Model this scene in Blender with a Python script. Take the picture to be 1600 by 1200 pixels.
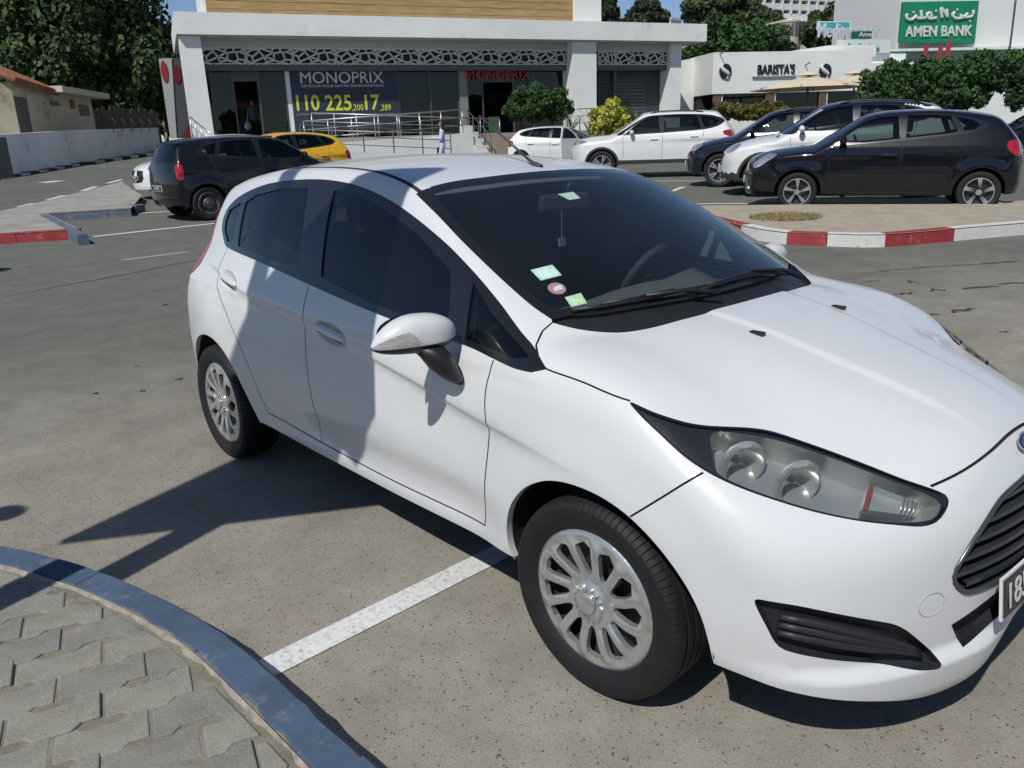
import bpy, bmesh, math, random
import numpy as np
from mathutils import Vector, Matrix
from mathutils.geometry import delaunay_2d_cdt

for o in list(bpy.data.objects): bpy.data.objects.remove(o)
scene = bpy.context.scene
COL = scene.collection
rad = math.radians
random.seed(7)
RNG = np.random.default_rng(11)

# ------------------------------------------------------------------ camera
# world axes: x forward and y left of the white hatchback, origin on the ground under its front axle
FPX, CAM = 1255.8, np.array([1.3176, -2.2282, 1.4886])
YAW, PITCH, ROLL = rad(138.995), rad(16.958), rad(1.954)
_f = np.array([math.cos(YAW)*math.cos(PITCH), math.sin(YAW)*math.cos(PITCH), -math.sin(PITCH)])
_r = np.array([math.sin(YAW), -math.cos(YAW), 0.0])
_d = np.cross(_f, _r)
_r2 = math.cos(ROLL)*_r + math.sin(ROLL)*_d
_d2 = -math.sin(ROLL)*_r + math.cos(ROLL)*_d
CM = np.array([_r2, _d2, _f])
cd = bpy.data.cameras.new('camera'); cam = bpy.data.objects.new('camera', cd); COL.objects.link(cam)
cd.sensor_width = 36; cd.lens = 36*FPX/1600; cd.clip_start = .05; cd.clip_end = 3000
m4 = Matrix.Identity(4)
for i in range(3):
    m4[i][0] = _r2[i]; m4[i][1] = -_d2[i]; m4[i][2] = -_f[i]; m4[i][3] = CAM[i]
cam.matrix_world = m4
scene.camera = cam

# ------------------------------------------------------------------ light
SUN_AZ, SUN_EL = rad(111), rad(50.5)          # direction the light travels (azimuth), height of the sun
w = bpy.data.worlds.new('World'); scene.world = w; w.use_nodes = True
nt = w.node_tree; bg = nt.nodes['Background']
sky = nt.nodes.new('ShaderNodeTexSky'); sky.sky_type = 'NISHITA'; sky.sun_disc = False
sky.sun_elevation = SUN_EL
sx, sy = -math.cos(SUN_AZ), -math.sin(SUN_AZ)
sky.sun_rotation = math.atan2(sx, sy)
sky.air_density = 0.8; sky.dust_density = 0.15; sky.ozone_density = 4.0
nt.links.new(sky.outputs[0], bg.inputs[0]); bg.inputs[1].default_value = 0.086
sl = bpy.data.lights.new('sun', 'SUN'); so = bpy.data.objects.new('sun', sl); COL.objects.link(so)
sl.energy = 3.75; sl.angle = rad(.55); sl.color = (1.0, .975, .93)
_sd = Vector((math.cos(SUN_AZ)*math.cos(SUN_EL), math.sin(SUN_AZ)*math.cos(SUN_EL), -math.sin(SUN_EL)))
so.rotation_euler = _sd.to_track_quat('-Z', 'Y').to_euler()
so.location = (0, 0, 30)
vs = scene.view_settings
vs.view_transform = 'Standard'; vs.look = 'None'; vs.exposure = -0.01; vs.gamma = 1.0; vs.use_curve_mapping = False

# ------------------------------------------------------------------ pixel -> place
HF = np.array([math.cos(YAW), math.sin(YAW)]); HR = np.array([math.sin(YAW), -math.cos(YAW)])
def G(x, y):
    "height of the ground: flat under the car, a gentle rise towards the shops"
    d = (np.asarray(x)-CAM[0])*HF[0] + (np.asarray(y)-CAM[1])*HF[1]
    u = (np.asarray(x)-CAM[0])*HR[0] + (np.asarray(y)-CAM[1])*HR[1]
    v = .033*.8*np.logaddexp(0, np.clip(d-5.6, -40, 80)/.8)-.024*1.5*np.logaddexp(0, np.clip(d-15.5, -60, 80)/1.5)
    lf = .028*1.5*np.logaddexp(0, np.clip(d-17, -60, 60)/1.5)/(1+np.exp(np.clip((u+9.5)/1.2, -40, 40)))
    return np.minimum(v, .62)+np.minimum(lf, .95)
def pray(px, py):
    d = np.array([(px-800)/FPX, (py-600)/FPX, 1.0]) @ CM
    return d/np.linalg.norm(d)
def V(px, py, dist):
    "point on the view ray at a forward distance measured along the ground"
    d = pray(px, py); k = dist/(d[0]*HF[0]+d[1]*HF[1])
    return CAM + d*k
def GP(px, py, dz=0.0):
    "where the view ray meets the ground"
    d = pray(px, py); t = 1.0
    for i in range(4000):
        q = CAM+d*t
        if q[2] <= G(q[0], q[1])+dz: break
        t += .03
    a, b = t-.03, t
    for i in range(30):
        m = (a+b)/2; q = CAM+d*m
        if q[2] <= G(q[0], q[1])+dz: b = m
        else: a = m
    return CAM+d*b
def W(u, d):
    "view frame (metres right, metres forward) -> world xy"
    return CAM[0]+u*HR[0]+d*HF[0], CAM[1]+u*HR[1]+d*HF[1]
def UD(p):
    q = np.array(p[:2])-CAM[:2]; return float(q@HR), float(q@HF)

# ------------------------------------------------------------------ materials
MATS = {}
def mat(name, col=(.5,.5,.5), rough=.5, metal=0.0, coat=0.0, noise=0.0, scale=8.0, bump=0.0, bscale=None, spec=None,
        col2=None, dirt=None, dscale=3.0, dthr=.55, emit=None, estr=1.0, trans=0.0, coord='Object', detail=4.0, coatr=.03, stretch=None):
    if name in MATS: return MATS[name]
    m = bpy.data.materials.new(name); MATS[name] = m; m.use_nodes = True
    t = m.node_tree; b = t.nodes['Principled BSDF']; L = t.links.new
    b.inputs['Base Color'].default_value = (*col, 1); b.inputs['Roughness'].default_value = rough
    b.inputs['Metallic'].default_value = metal; b.inputs['Coat Weight'].default_value = coat; b.inputs['Coat Roughness'].default_value = coatr
    if spec is not None: b.inputs['Specular IOR Level'].default_value = spec
    if emit is not None: b.inputs['Emission Color'].default_value = (*emit, 1); b.inputs['Emission Strength'].default_value = estr
    co = None
    if noise or bump or dirt or col2:
        tc = t.nodes.new('ShaderNodeTexCoord'); co = tc.outputs[coord]
        if stretch:
            mp = t.nodes.new('ShaderNodeMapping'); mp.inputs['Scale'].default_value = stretch; L(co, mp.inputs[0]); co = mp.outputs[0]
    src = None
    if noise or col2:
        n = t.nodes.new('ShaderNodeTexNoise'); n.inputs['Scale'].default_value = scale; n.inputs['Detail'].default_value = detail; n.inputs['Roughness'].default_value = .62
        L(co, n.inputs['Vector'])
        r = t.nodes.new('ShaderNodeValToRGB'); L(n.outputs['Fac'], r.inputs[0])
        c2 = col2 if col2 else tuple(min(1, c*(1+noise)) for c in col)
        c1 = col if col2 else tuple(c*(1-noise) for c in col)
        r.color_ramp.elements[0].position = .32; r.color_ramp.elements[1].position = .70
        r.color_ramp.elements[0].color = (*c1, 1); r.color_ramp.elements[1].color = (*c2, 1)
        src = r.outputs[0]
    if dirt:
        n2 = t.nodes.new('ShaderNodeTexNoise'); n2.inputs['Scale'].default_value = dscale; n2.inputs['Detail'].default_value = 8; n2.inputs['Roughness'].default_value = .7
        L(co, n2.inputs['Vector'])
        r2 = t.nodes.new('ShaderNodeValToRGB'); L(n2.outputs['Fac'], r2.inputs[0])
        r2.color_ramp.elements[0].position = dthr-.08; r2.color_ramp.elements[1].position = dthr+.1
        mx = t.nodes.new('ShaderNodeMix'); mx.data_type = 'RGBA'; L(r2.outputs[0], mx.inputs[0])
        if src: L(src, mx.inputs[6])
        else: mx.inputs[6].default_value = (*col, 1)
        mx.inputs[7].default_value = (*dirt, 1); src = mx.outputs[2]
    if src: L(src, b.inputs['Base Color'])
    if bump:
        n3 = t.nodes.new('ShaderNodeTexNoise'); n3.inputs['Scale'].default_value = bscale or scale*6; n3.inputs['Detail'].default_value = 5
        L(co, n3.inputs['Vector'])
        bp = t.nodes.new('ShaderNodeBump'); bp.inputs['Strength'].default_value = bump; bp.inputs['Distance'].default_value = .01
        L(n3.outputs['Fac'], bp.inputs['Height']); L(bp.outputs[0], b.inputs['Normal'])
    return m
def glass(name, tint=(.5,.6,.58), ior=1.5, rough=.0, gain=1.0, dust_sheen=0.0):
    if name in MATS: return MATS[name]
    m = bpy.data.materials.new(name); MATS[name] = m; m.use_nodes = True
    t = m.node_tree; t.nodes.clear(); L = t.links.new
    out = t.nodes.new('ShaderNodeOutputMaterial'); mx = t.nodes.new('ShaderNodeMixShader')
    tr = t.nodes.new('ShaderNodeBsdfTransparent'); tr.inputs[0].default_value = (*tint, 1)
    gl = t.nodes.new('ShaderNodeBsdfGlossy'); gl.inputs['Roughness'].default_value = rough; gl.inputs[0].default_value = (1, 1, 1, 1)
    fr = t.nodes.new('ShaderNodeFresnel'); fr.inputs['IOR'].default_value = ior
    ml = t.nodes.new('ShaderNodeMath'); ml.operation = 'MULTIPLY'; ml.inputs[1].default_value = gain; ml.use_clamp = True
    L(fr.outputs[0], ml.inputs[0]); L(ml.outputs[0], mx.inputs[0]); L(tr.outputs[0], mx.inputs[1]); L(gl.outputs[0], mx.inputs[2]); 
    if dust_sheen:                                   # thin dusty film, its blue tint painting in hazy reflected sky
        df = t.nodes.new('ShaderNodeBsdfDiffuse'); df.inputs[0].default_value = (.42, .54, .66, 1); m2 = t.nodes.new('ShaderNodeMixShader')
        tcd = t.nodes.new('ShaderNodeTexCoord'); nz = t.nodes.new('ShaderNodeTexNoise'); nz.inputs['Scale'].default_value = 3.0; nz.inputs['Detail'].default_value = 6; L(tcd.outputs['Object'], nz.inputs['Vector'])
        mr = t.nodes.new('ShaderNodeMapRange'); L(nz.outputs['Fac'], mr.inputs[0]); mr.inputs[1].default_value = .3; mr.inputs[2].default_value = .7; mr.inputs[3].default_value = dust_sheen*.7; mr.inputs[4].default_value = dust_sheen*1.3
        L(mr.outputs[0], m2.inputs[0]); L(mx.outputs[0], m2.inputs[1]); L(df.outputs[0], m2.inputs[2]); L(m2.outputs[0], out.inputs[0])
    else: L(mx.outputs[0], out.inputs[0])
    return m
white_paint = mat('white_car_paint', (.665,.672,.67), .30, coat=.42, noise=.015, scale=2.5, coatr=.02)
black_trim = mat('black_plastic_trim', (.016,.017,.02), .45, noise=.2, scale=30)
gloss_black = mat('gloss_black_pillar', (.012,.013,.016), .18, coat=.5)
rubber = mat('tyre_rubber', (.008,.008,.009), .68, noise=.25, scale=20, bump=.12, bscale=120)
dark_void = mat('dark_lining', (.008,.008,.009), .9)
chrome = mat('chrome', (.75,.75,.75), .12, metal=1)
MIRR = mat('mirror_silver', (.9,.9,.9), .03, metal=1)

# ------------------------------------------------------------------ mesh helpers
def tag(o, label=None, cat=None, group=None, kind=None):
    if label: o['label'] = label
    if cat: o['category'] = cat
    if group: o['group'] = group
    if kind: o['kind'] = kind
    return o
def empty(name, loc=(0,0,0), rz=0.0, label=None, cat=None, group=None):
    o = bpy.data.objects.new(name, None); COL.objects.link(o); o.location = Vector([float(v) for v in loc]); o.rotation_euler = (0, 0, rz)
    o.empty_display_size = .1
    return tag(o, label, cat, group)
def mesh(name, v, f, m, parent=None, smooth=False, normals=None, mi=None):
    me = bpy.data.meshes.new(name)
    me.from_pydata([tuple(map(float, q)) for q in v], [], [tuple(map(int, q)) for q in f])
    if isinstance(m, (list, tuple)):
        for q in m: me.materials.append(q)
        if mi is not None: me.polygons.foreach_set('material_index', np.array(mi, np.int32))
    else: me.materials.append(m)
    if smooth: me.polygons.foreach_set('use_smooth', np.ones(len(me.polygons), bool))
    me.update()
    if normals is not None: me.normals_split_custom_set_from_vertices([tuple(map(float, q)) for q in normals])
    o = bpy.data.objects.new(name, me); COL.objects.link(o)
    if parent is not None: o.parent = parent
    return o
class MB:
    "collects shapes for one mesh"
    def __init__(s): s.v = []; s.f = []
    def add(s, v, f):
        n = len(s.v); s.v += [tuple(map(float, q)) for q in v]; s.f += [tuple(int(i)+n for i in q) for q in f]; return s
    def box(s, c, size, rz=0, M=None):
        hx, hy, hz = [q/2 for q in size]
        P = np.array([(a*hx, b*hy, cc*hz) for a in (-1,1) for b in (-1,1) for cc in (-1,1)])
        if rz: 
            c_, s_ = math.cos(rz), math.sin(rz); P = P @ np.array([[c_, s_, 0], [-s_, c_, 0], [0, 0, 1]])
        if M is not None: P = P @ np.array(M).T
        return s.add(P+np.array(c), [(0,1,3,2),(4,6,7,5),(0,4,5,1),(2,3,7,6),(0,2,6,4),(1,5,7,3)])
    def prism(s, poly, p0, ax, ay, az, depth):
        "2-D polygon extruded: point = p0 + x*ax + y*ay, thickness along az"
        p0, ax, ay, az = map(np.array, (p0, ax, ay, az)); n = len(poly)
        A = [p0+q[0]*ax+q[1]*ay for q in poly]; B = [q+az*depth for q in A]
        f = [tuple(range(n)), tuple(range(2*n-1, n-1, -1))]+[(i, n+i, n+(i+1) % n, (i+1) % n) for i in range(n)]
        return s.add(A+B, f)
    def tube(s, path, r, n=8, cap=True):
        path = [np.array(q, float) for q in path]; rs = r if hasattr(r, '__len__') else [r]*len(path)
        up = np.array([0, 0, 1.0]); V_ = []; m = len(path)
        for i, q in enumerate(path):
            t = path[min(i+1, m-1)]-path[max(i-1, 0)]; t = t/(np.linalg.norm(t)+1e-12)
            a = np.cross(t, up) if abs(t[2]) < .95 else np.cross(t, np.array([1.0, 0, 0])); a /= np.linalg.norm(a); b = np.cross(a, t)
            for k in range(n):
                an = 2*math.pi*k/n; V_.append(q+rs[i]*(math.cos(an)*a+math.sin(an)*b))
        f = [(i*n+k, i*n+(k+1) % n, (i+1)*n+(k+1) % n, (i+1)*n+k) for i in range(m-1) for k in range(n)]
        if cap: f += [tuple(range(n))[::-1], tuple((m-1)*n+k for k in range(n))]
        return s.add(V_, f)
    def lathe(s, prof, n=48, c=(0,0,0), axis='y', closed=False, a0=0, a1=2*math.pi):
        "profile of (radius, offset along axis)"
        full = abs(a1-a0-2*math.pi) < 1e-6; k = n if full else n+1; V_ = []; m = len(prof)
        for j in range(k):
            a = a0+(a1-a0)*j/n; ca, sa = math.cos(a), math.sin(a)
            for r, h in prof:
                if axis == 'y': q = (r*ca, h, r*sa)
                elif axis == 'z': q = (r*ca, r*sa, h)
                else: q = (h, r*ca, r*sa)
                V_.append(np.array(q)+np.array(c))
        f = []
        for j in range(n):
            j2 = (j+1) % k
            for i in range(m if closed else m-1):
                i2 = (i+1) % m; f.append((j*m+i, j2*m+i, j2*m+i2, j*m+i2))
        return s.add(V_, f)
    def build(s, name, m, parent=None, smooth=False, bevel=0, seg=2, autosm=None):
        o = mesh(name, s.v, s.f, m, parent, smooth)
        bm = bmesh.new(); bm.from_mesh(o.data); bmesh.ops.recalc_face_normals(bm, faces=bm.faces); bm.to_mesh(o.data); bm.free()
        if bevel:
            b = o.modifiers.new('bevel', 'BEVEL'); b.width = bevel; b.segments = seg; b.limit_method = 'ANGLE'; b.angle_limit = rad(35)
        if autosm: o.data.set_sharp_from_angle(angle=rad(autosm))
        return o
def copy_tree(o, parent=None):
    c = o.copy(); COL.objects.link(c); c.parent = parent
    if parent is not None: c.matrix_parent_inverse = o.matrix_parent_inverse
    for ch in list(o.children): copy_tree(ch, c)
    return c
def text_mesh(name, body, size, m, parent=None, M=None, depth=.01, align='CENTER', xscale=1.0, bold=0.0):
    "lettering as a mesh; M maps text x/y/z to the scene"
    cu = bpy.data.curves.new(name, 'FONT'); cu.body = body; cu.size = size; cu.extrude = depth/2; cu.align_x = align; cu.align_y = 'CENTER'; cu.offset = bold
    cu.resolution_u = 3
    to = bpy.data.objects.new('tmp_text', cu); COL.objects.link(to)
    dg = bpy.context.evaluated_depsgraph_get(); dg.update()
    me = bpy.data.meshes.new_from_object(to.evaluated_get(dg)); bpy.data.objects.remove(to); bpy.data.curves.remove(cu)
    me.name = name; me.materials.clear(); me.materials.append(m)
    if xscale != 1.0: me.transform(Matrix.Diagonal((xscale, 1, 1, 1)))
    if M is not None: me.transform(M)
    o = bpy.data.objects.new(name, me); COL.objects.link(o)
    if parent is not None: o.parent = parent
    return o
def frame(p, xdir, ydir=(0,0,1)):
    x = Vector(xdir).normalized(); y = Vector(ydir).normalized(); z = x.cross(y).normalized(); y = z.cross(x)
    M = Matrix.Identity(4)
    for i in range(3): M[i][0] = x[i]; M[i][1] = y[i]; M[i][2] = z[i]; M[i][3] = float(p[i])
    return M
# ------------------------------------------------------------------ car bodies: one smooth implicit surface, cut into panels
def spl(xs, ys):
    xs = np.array(xs, float); ys = np.array(ys, float)
    o = np.argsort(xs); xs = xs[o]; ys = ys[o]; n = len(xs); h = np.diff(xs); d = np.diff(ys)/h
    m = np.zeros(n)
    for i in range(1, n-1):
        if d[i-1]*d[i] > 0:
            w1 = 2*h[i]+h[i-1]; w2 = h[i]+2*h[i-1]; m[i] = (w1+w2)/(w1/d[i-1]+w2/d[i])
    m[0] = d[0]; m[-1] = d[-1]
    def f(x):
        x = np.asarray(x, float)
        i = np.clip(np.searchsorted(xs, x)-1, 0, n-2); t = (x-xs[i])/h[i]
        tc = np.clip(t, 0, 1); t2 = tc*tc; t3 = t2*tc
        v = (2*t3-3*t2+1)*ys[i]+(t3-2*t2+tc)*h[i]*m[i]+(-2*t3+3*t2)*ys[i+1]+(t3-t2)*h[i]*m[i+1]
        return v+np.where(t < 0, t*h[i]*m[i], 0)+np.where(t > 1, (t-1)*h[i]*m[i+1], 0)
    return f
def smax(a, b, k):
    h = np.maximum(k-np.abs(a-b), 0)/k
    return np.maximum(a, b)+h*h*h*k/6
def smin(a, b, k): return -smax(-a, -b, k)
def sst(a, b, x):
    t = np.clip((x-a)/(b-a), 0, 1); return t*t*(3-2*t)
def smooth_line(P, step=.02, closed=False):
    "Catmull-Rom through the points, resampled"
    P = [np.array(q, float) for q in P]; n = len(P); out = []
    rng = n if closed else n-1
    for i in range(rng):
        if closed: p0, p1, p2, p3 = P[(i-1) % n], P[i], P[(i+1) % n], P[(i+2) % n]
        else: p0, p1, p2, p3 = P[max(i-1, 0)], P[i], P[i+1], P[min(i+2, n-1)]
        k = max(2, int(np.linalg.norm(p2-p1)/step)+1)
        d1 = (p2-p0)/2; d2 = (p3-p1)/2; L = np.linalg.norm(p2-p1)
        for q in (d1, d2):
            nn = np.linalg.norm(q)
            if nn > 1.0*L: q *= 1.0*L/nn
        for j in range(k):
            t = j/k; out.append((2*t**3-3*t**2+1)*p1+(t**3-2*t**2+t)*d1+(-2*t**3+3*t**2)*p2+(t**3-t**2)*d2)
    if not closed: out.append(P[-1])
    return np.array(out)
def poly_line(P, step=.02, closed=False):
    P = [np.array(q, float) for q in P]; out = []; n = len(P)
    for i in range(n if closed else n-1):
        a, b = P[i], P[(i+1) % n]; k = max(1, int(np.linalg.norm(b-a)/step)+1)
        out += [a+(b-a)*j/k for j in range(k)]
    if not closed: out.append(P[-1])
    return np.array(out)
def inpoly(pt, poly):
    x, y = pt[:, 0], pt[:, 1]; r = np.zeros(len(pt), bool); n = len(poly)
    bb = (x >= poly[:, 0].min()) & (x <= poly[:, 0].max()) & (y >= poly[:, 1].min()) & (y <= poly[:, 1].max())
    ii = np.where(bb)[0]; x = x[ii]; y = y[ii]; rr = np.zeros(len(ii), bool); j = n-1
    for i in range(n):
        xi, yi = poly[i]; xj, yj = poly[j]
        if yi != yj:
            c = ((yi > y) != (yj > y)) & (x < (xj-xi)*(y-yi)/(yj-yi)+xi); rr ^= c
        j = i
    r[ii] = rr
    return r
def segdist(pt, A, B, lim):
    "distance from points to the nearest segment (only where it is below lim)"
    d = np.full(len(pt), 9.0)
    for a, b in zip(A, B):
        m = (pt[:, 0] > min(a[0], b[0])-lim) & (pt[:, 0] < max(a[0], b[0])+lim) & (pt[:, 1] > min(a[1], b[1])-lim) & (pt[:, 1] < max(a[1], b[1])+lim)
        if not m.any(): continue
        q = pt[m]; ab = b-a; t = np.clip(((q-a)@ab)/(ab@ab+1e-15), 0, 1)
        d[m] = np.minimum(d[m], np.hypot(*(q-a-t[:, None]*ab).T))
    return d
class Shell:
    "right half (y<=0) of a car body, parametrised from a spine inside it"
    TK, RC = .85, .8
    def __init__(s, F, xa, xb, z0):
        s.F, s.xa, s.xb, s.z0 = F, xa, xb, z0
        s.cons = []; s.gaps = []; s.polys = {}
    def dom(s, p):
        p = np.atleast_2d(p); x, y, z = p[:, 0], -p[:, 1], p[:, 2]-s.z0
        rho = np.hypot(y, z); phi = np.arctan2(z, np.maximum(y, 0))
        ss = np.where(x > s.xa, s.xa+s.RC*np.arctan2(x-s.xa, rho), np.where(x < s.xb, s.xb-s.RC*np.arctan2(s.xb-x, rho), x))
        return np.c_[ss, s.TK*phi]
    def rays(s, q):
        ss, phi = q[:, 0], q[:, 1]/s.TK
        a = np.where(ss > s.xa, (ss-s.xa)/s.RC, np.where(ss < s.xb, (ss-s.xb)/s.RC, 0.0))
        o = np.c_[np.clip(ss, s.xb, s.xa), 0*ss, 0*ss+s.z0]
        d = np.c_[np.sin(a), -np.cos(a)*np.cos(phi), np.cos(a)*np.sin(phi)]
        return o, d
    def solve(s, o, d, lo, hi, it=34):
        a = np.full(len(o), lo); b = np.full(len(o), hi)
        for _ in range(it):
            m = (a+b)/2; v = s.F(o+d*m[:, None]); a = np.where(v < 0, m, a); b = np.where(v < 0, b, m)
        return o+d*((a+b)/2)[:, None]
    def surf(s, q):
        o, d = s.rays(q); return s.solve(o, d, .02, 2.2)
    def nrm(s, X, e=2e-3):
        g = np.zeros_like(X)
        for k in range(3):
            o = np.zeros(3); o[k] = e; g[:, k] = s.F(X+o)-s.F(X-o)
        return g/(np.linalg.norm(g, axis=1)[:, None]+1e-12)
    # feature points from a side, top or front view
    def S(s, P): P = np.atleast_2d(P); o = np.c_[P[:, 0], 0*P[:, 0]-1.4, P[:, 1]]; return s.outer(o, np.array([0, 1.0, 0]), 1.4)
    def T(s, P): P = np.atleast_2d(P); o = np.c_[P[:, 0], P[:, 1], 0*P[:, 0]+2.2]; return s.outer(o, np.array([0, 0, -1.0]), 2.0)
    def N(s, P): P = np.atleast_2d(P); o = np.c_[0*P[:, 0]+1.8, P[:, 0], P[:, 1]]; return s.outer(o, np.array([-1.0, 0, 0]), 2.0)
    def B(s, P): P = np.atleast_2d(P); o = np.c_[0*P[:, 0]-5.5, P[:, 0], P[:, 1]]; return s.outer(o, np.array([1.0, 0, 0]), 3.0)
    def outer(s, o, d, L, n=140):
        d = np.broadcast_to(d, o.shape); ts = np.linspace(0, L, n); hit = np.full(len(o), np.nan); prev = s.F(o)
        for i in range(1, n):
            c = s.F(o+d*ts[i]); k = np.isnan(hit) & (prev > 0) & (c <= 0); hit[k] = ts[i]; prev = c
        hit = np.where(np.isnan(hit), L, hit); a = hit-ts[1]; b = hit
        for _ in range(26):
            m = (a+b)/2; v = s.F(o+d*m[:, None]); a = np.where(v > 0, m, a); b = np.where(v > 0, b, m)
        return o+d*((a+b)/2)[:, None]
    def poly(s, name, X, closed=True):
        "register a closed outline (3-D points on the surface)"
        q = s.dom(X); s.polys[name] = q; s.cons.append((q, True)); return q
    def polyq(s, name, q, con=True):
        s.polys[name] = np.array(q)
        if con: s.cons.append((np.array(q), True))
    def gap(s, X, w=.006):
        q = s.dom(X); t = np.gradient(q, axis=0); n = np.c_[-t[:, 1], t[:, 0]]; n /= np.linalg.norm(n, axis=1)[:, None]+1e-12
        L = q+n*w/2; R = q-n*w/2
        s.cons += [(L, False), (R, False), (q, False)]
        s.gaps.append((np.r_[L, R[::-1]], q))
    def run(s, res, s0, s1, tmin, tmax=math.pi/2*.85):
        tmin = max(tmin, -math.pi/2*s.TK)
        xs = np.linspace(s0, s1, int((s1-s0)/res)+1); ys = np.linspace(tmin, tmax, int((tmax-tmin)/res)+1)
        gx, gy = np.meshgrid(xs, ys); gx = gx.copy(); gx[1::2] += 0
        pts = np.c_[gx.ravel(), gy.ravel()]
        A, Bb = [], []
        for q, cl in s.cons:
            A.append(q if cl else q[:-1]); Bb.append(np.roll(q, -1, 0) if cl else q[1:])
        A = np.vstack(A) if A else np.zeros((0, 2)); Bb = np.vstack(Bb) if Bb else np.zeros((0, 2))
        border = (pts[:, 0] < s0+1e-6) | (pts[:, 0] > s1-1e-6) | (pts[:, 1] < tmin+1e-6) | (pts[:, 1] > tmax-1e-6)
        pts = pts[border | (segdist(pts, A, Bb, res) > .42*res)]
        vv = [tuple(q) for q in pts]; ee = []
        for q, cl in s.cons:
            n0 = len(vv); q = q.copy(); q[:, 0] = np.clip(q[:, 0], s0, s1); q[:, 1] = np.clip(q[:, 1], tmin, tmax)
            vv += [tuple(k) for k in q]; m = len(q)
            ee += [(n0+i, n0+(i+1) % m) for i in range(m if cl else m-1)]
        r = delaunay_2d_cdt([Vector(q) for q in vv], ee, [], 0, 1e-5)
        s.Q = np.array([tuple(q) for q in r[0]]); s.tri = np.array([tuple(f) for f in r[2]])
        a, b, c = s.Q[s.tri[:, 0]], s.Q[s.tri[:, 1]], s.Q[s.tri[:, 2]]
        ar = (b[:, 0]-a[:, 0])*(c[:, 1]-a[:, 1])-(b[:, 1]-a[:, 1])*(c[:, 0]-a[:, 0])
        s.tri = s.tri[np.abs(ar) > 1e-10]; s.cen = s.Q[s.tri].mean(1)
        s.X = s.surf(s.Q)
        cl = (s.Q[:, 1] > tmax-1e-6) | ((s.Q[:, 1] < -math.pi/2*s.TK+1e-6))
        s.X[cl, 1] = 0; s.X[np.abs(s.X[:, 1]) < 1e-4, 1] = 0
        s.n = s.nrm(s.X); s.n[s.X[:, 1] == 0, 1] = 0; s.n /= np.linalg.norm(s.n, axis=1)[:, None]
        s.isgap = np.zeros(len(s.tri), bool); s.push = np.zeros(len(s.Q))
        for pg, q in s.gaps:
            s.isgap |= inpoly(s.cen, pg)
            s.push = np.where(segdist(s.Q, q[:-1], q[1:], .002) < 2e-4, 1.0, s.push)
        s.left = np.ones(len(s.tri), bool)
    def bvh(s):
        from mathutils.bvhtree import BVHTree
        s.tree = BVHTree.FromPolygons([tuple(q) for q in s.X], [tuple(map(int, t)) for t in s.tri])
    def hit(s, o, d):
        r = s.tree.ray_cast(Vector(o), Vector(d))
        if r[0] is None: r = s.tree.find_nearest(Vector(o)+Vector(d))
        p = np.array(r[0]); n = s.n[s.tri[r[2]]].mean(0); return p, n/np.linalg.norm(n)
    def inside(s, name): return inpoly(s.cen, s.polys[name])
    def take(s, m):
        "claim the still unclaimed faces under mask m"
        m = m & s.left; s.left &= ~m; return m
    def part(s, name, m, material, parent, off=0.0, skirt=0.0, skirt_mat=None, mirror='merge', smooth=True, label=None, inward=None, offs=None):
        "mesh from faces m; mirror: merge = both halves in one mesh, both = two objects, right = this half only"
        tr = s.tri[m]
        if len(tr) == 0: return None
        ids, inv = np.unique(tr, return_inverse=True); tr = inv.reshape(-1, 3)
        o_ = off if offs is None else off+offs[ids]
        P = s.X[ids]+s.n[ids]*(np.asarray(o_)[..., None] if np.ndim(o_) else o_); Nn = s.n[ids]
        if skirt:
            ed = {}
            for t in tr:
                for k in range(3):
                    e = (t[k], t[(k+1) % 3]); ed[e] = ed.get(e, 0)+1
            be = [e for e in ed if (e[1], e[0]) not in ed]
            be = [e for e in be if not (abs(s.X[ids[e[0]], 1]) < 1e-6 and abs(s.X[ids[e[1]], 1]) < 1e-6)]
        # orient outwards
        a, b, c = P[tr[:, 0]], P[tr[:, 1]], P[tr[:, 2]]
        fl = (np.cross(b-a, c-a)*Nn[tr].sum(1)).sum(1) < 0
        tr[fl] = tr[fl][:, ::-1]
        def mk(P, Nn, tr, nm):
            return mesh(nm, P, tr, material, parent, smooth, Nn if smooth else None)
        outs = []
        if mirror == 'merge':
            mid = np.abs(P[:, 1]) < 1e-5; k = np.where(mid, np.arange(len(P)), 0); n = len(P)
            mp = np.where(mid, np.arange(n), n+np.cumsum(~mid)-1)
            P2 = np.r_[P, P[~mid]*[1, -1, 1]]; N2 = np.r_[Nn, Nn[~mid]*[1, -1, 1]]
            outs.append(mk(P2, N2, np.r_[tr, mp[tr][:, ::-1]], name))
        else:
            outs.append(mk(P, Nn, tr, name))
            if mirror == 'both': outs.append(mk(P*[1, -1, 1], Nn*[1, -1, 1], tr[:, ::-1], name))
        if skirt:
            dirv = -Nn if inward is None else np.broadcast_to(np.array(inward, float), Nn.shape)
            v, f = [], []
            for e in be:
                k = len(v); v += [P[e[0]], P[e[1]], P[e[1]]+dirv[e[1]]*skirt, P[e[0]]+dirv[e[0]]*skirt]; f.append((k, k+1, k+2, k+3))
            v = np.array(v)
            sm = skirt_mat or material
            for q in outs[:1]:
                if mirror == 'merge':
                    vv = np.r_[v, v*[1, -1, 1]]; ff = f+[tuple(len(v)+i for i in g[::-1]) for g in f]
                else: vv, ff = v, f
                join_into(q, vv, ff, sm)
            if len(outs) > 1: join_into(outs[1], v*[1, -1, 1], [g[::-1] for g in f], sm)
        for q in outs:
            if label: q['label'] = label
        return outs
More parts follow.
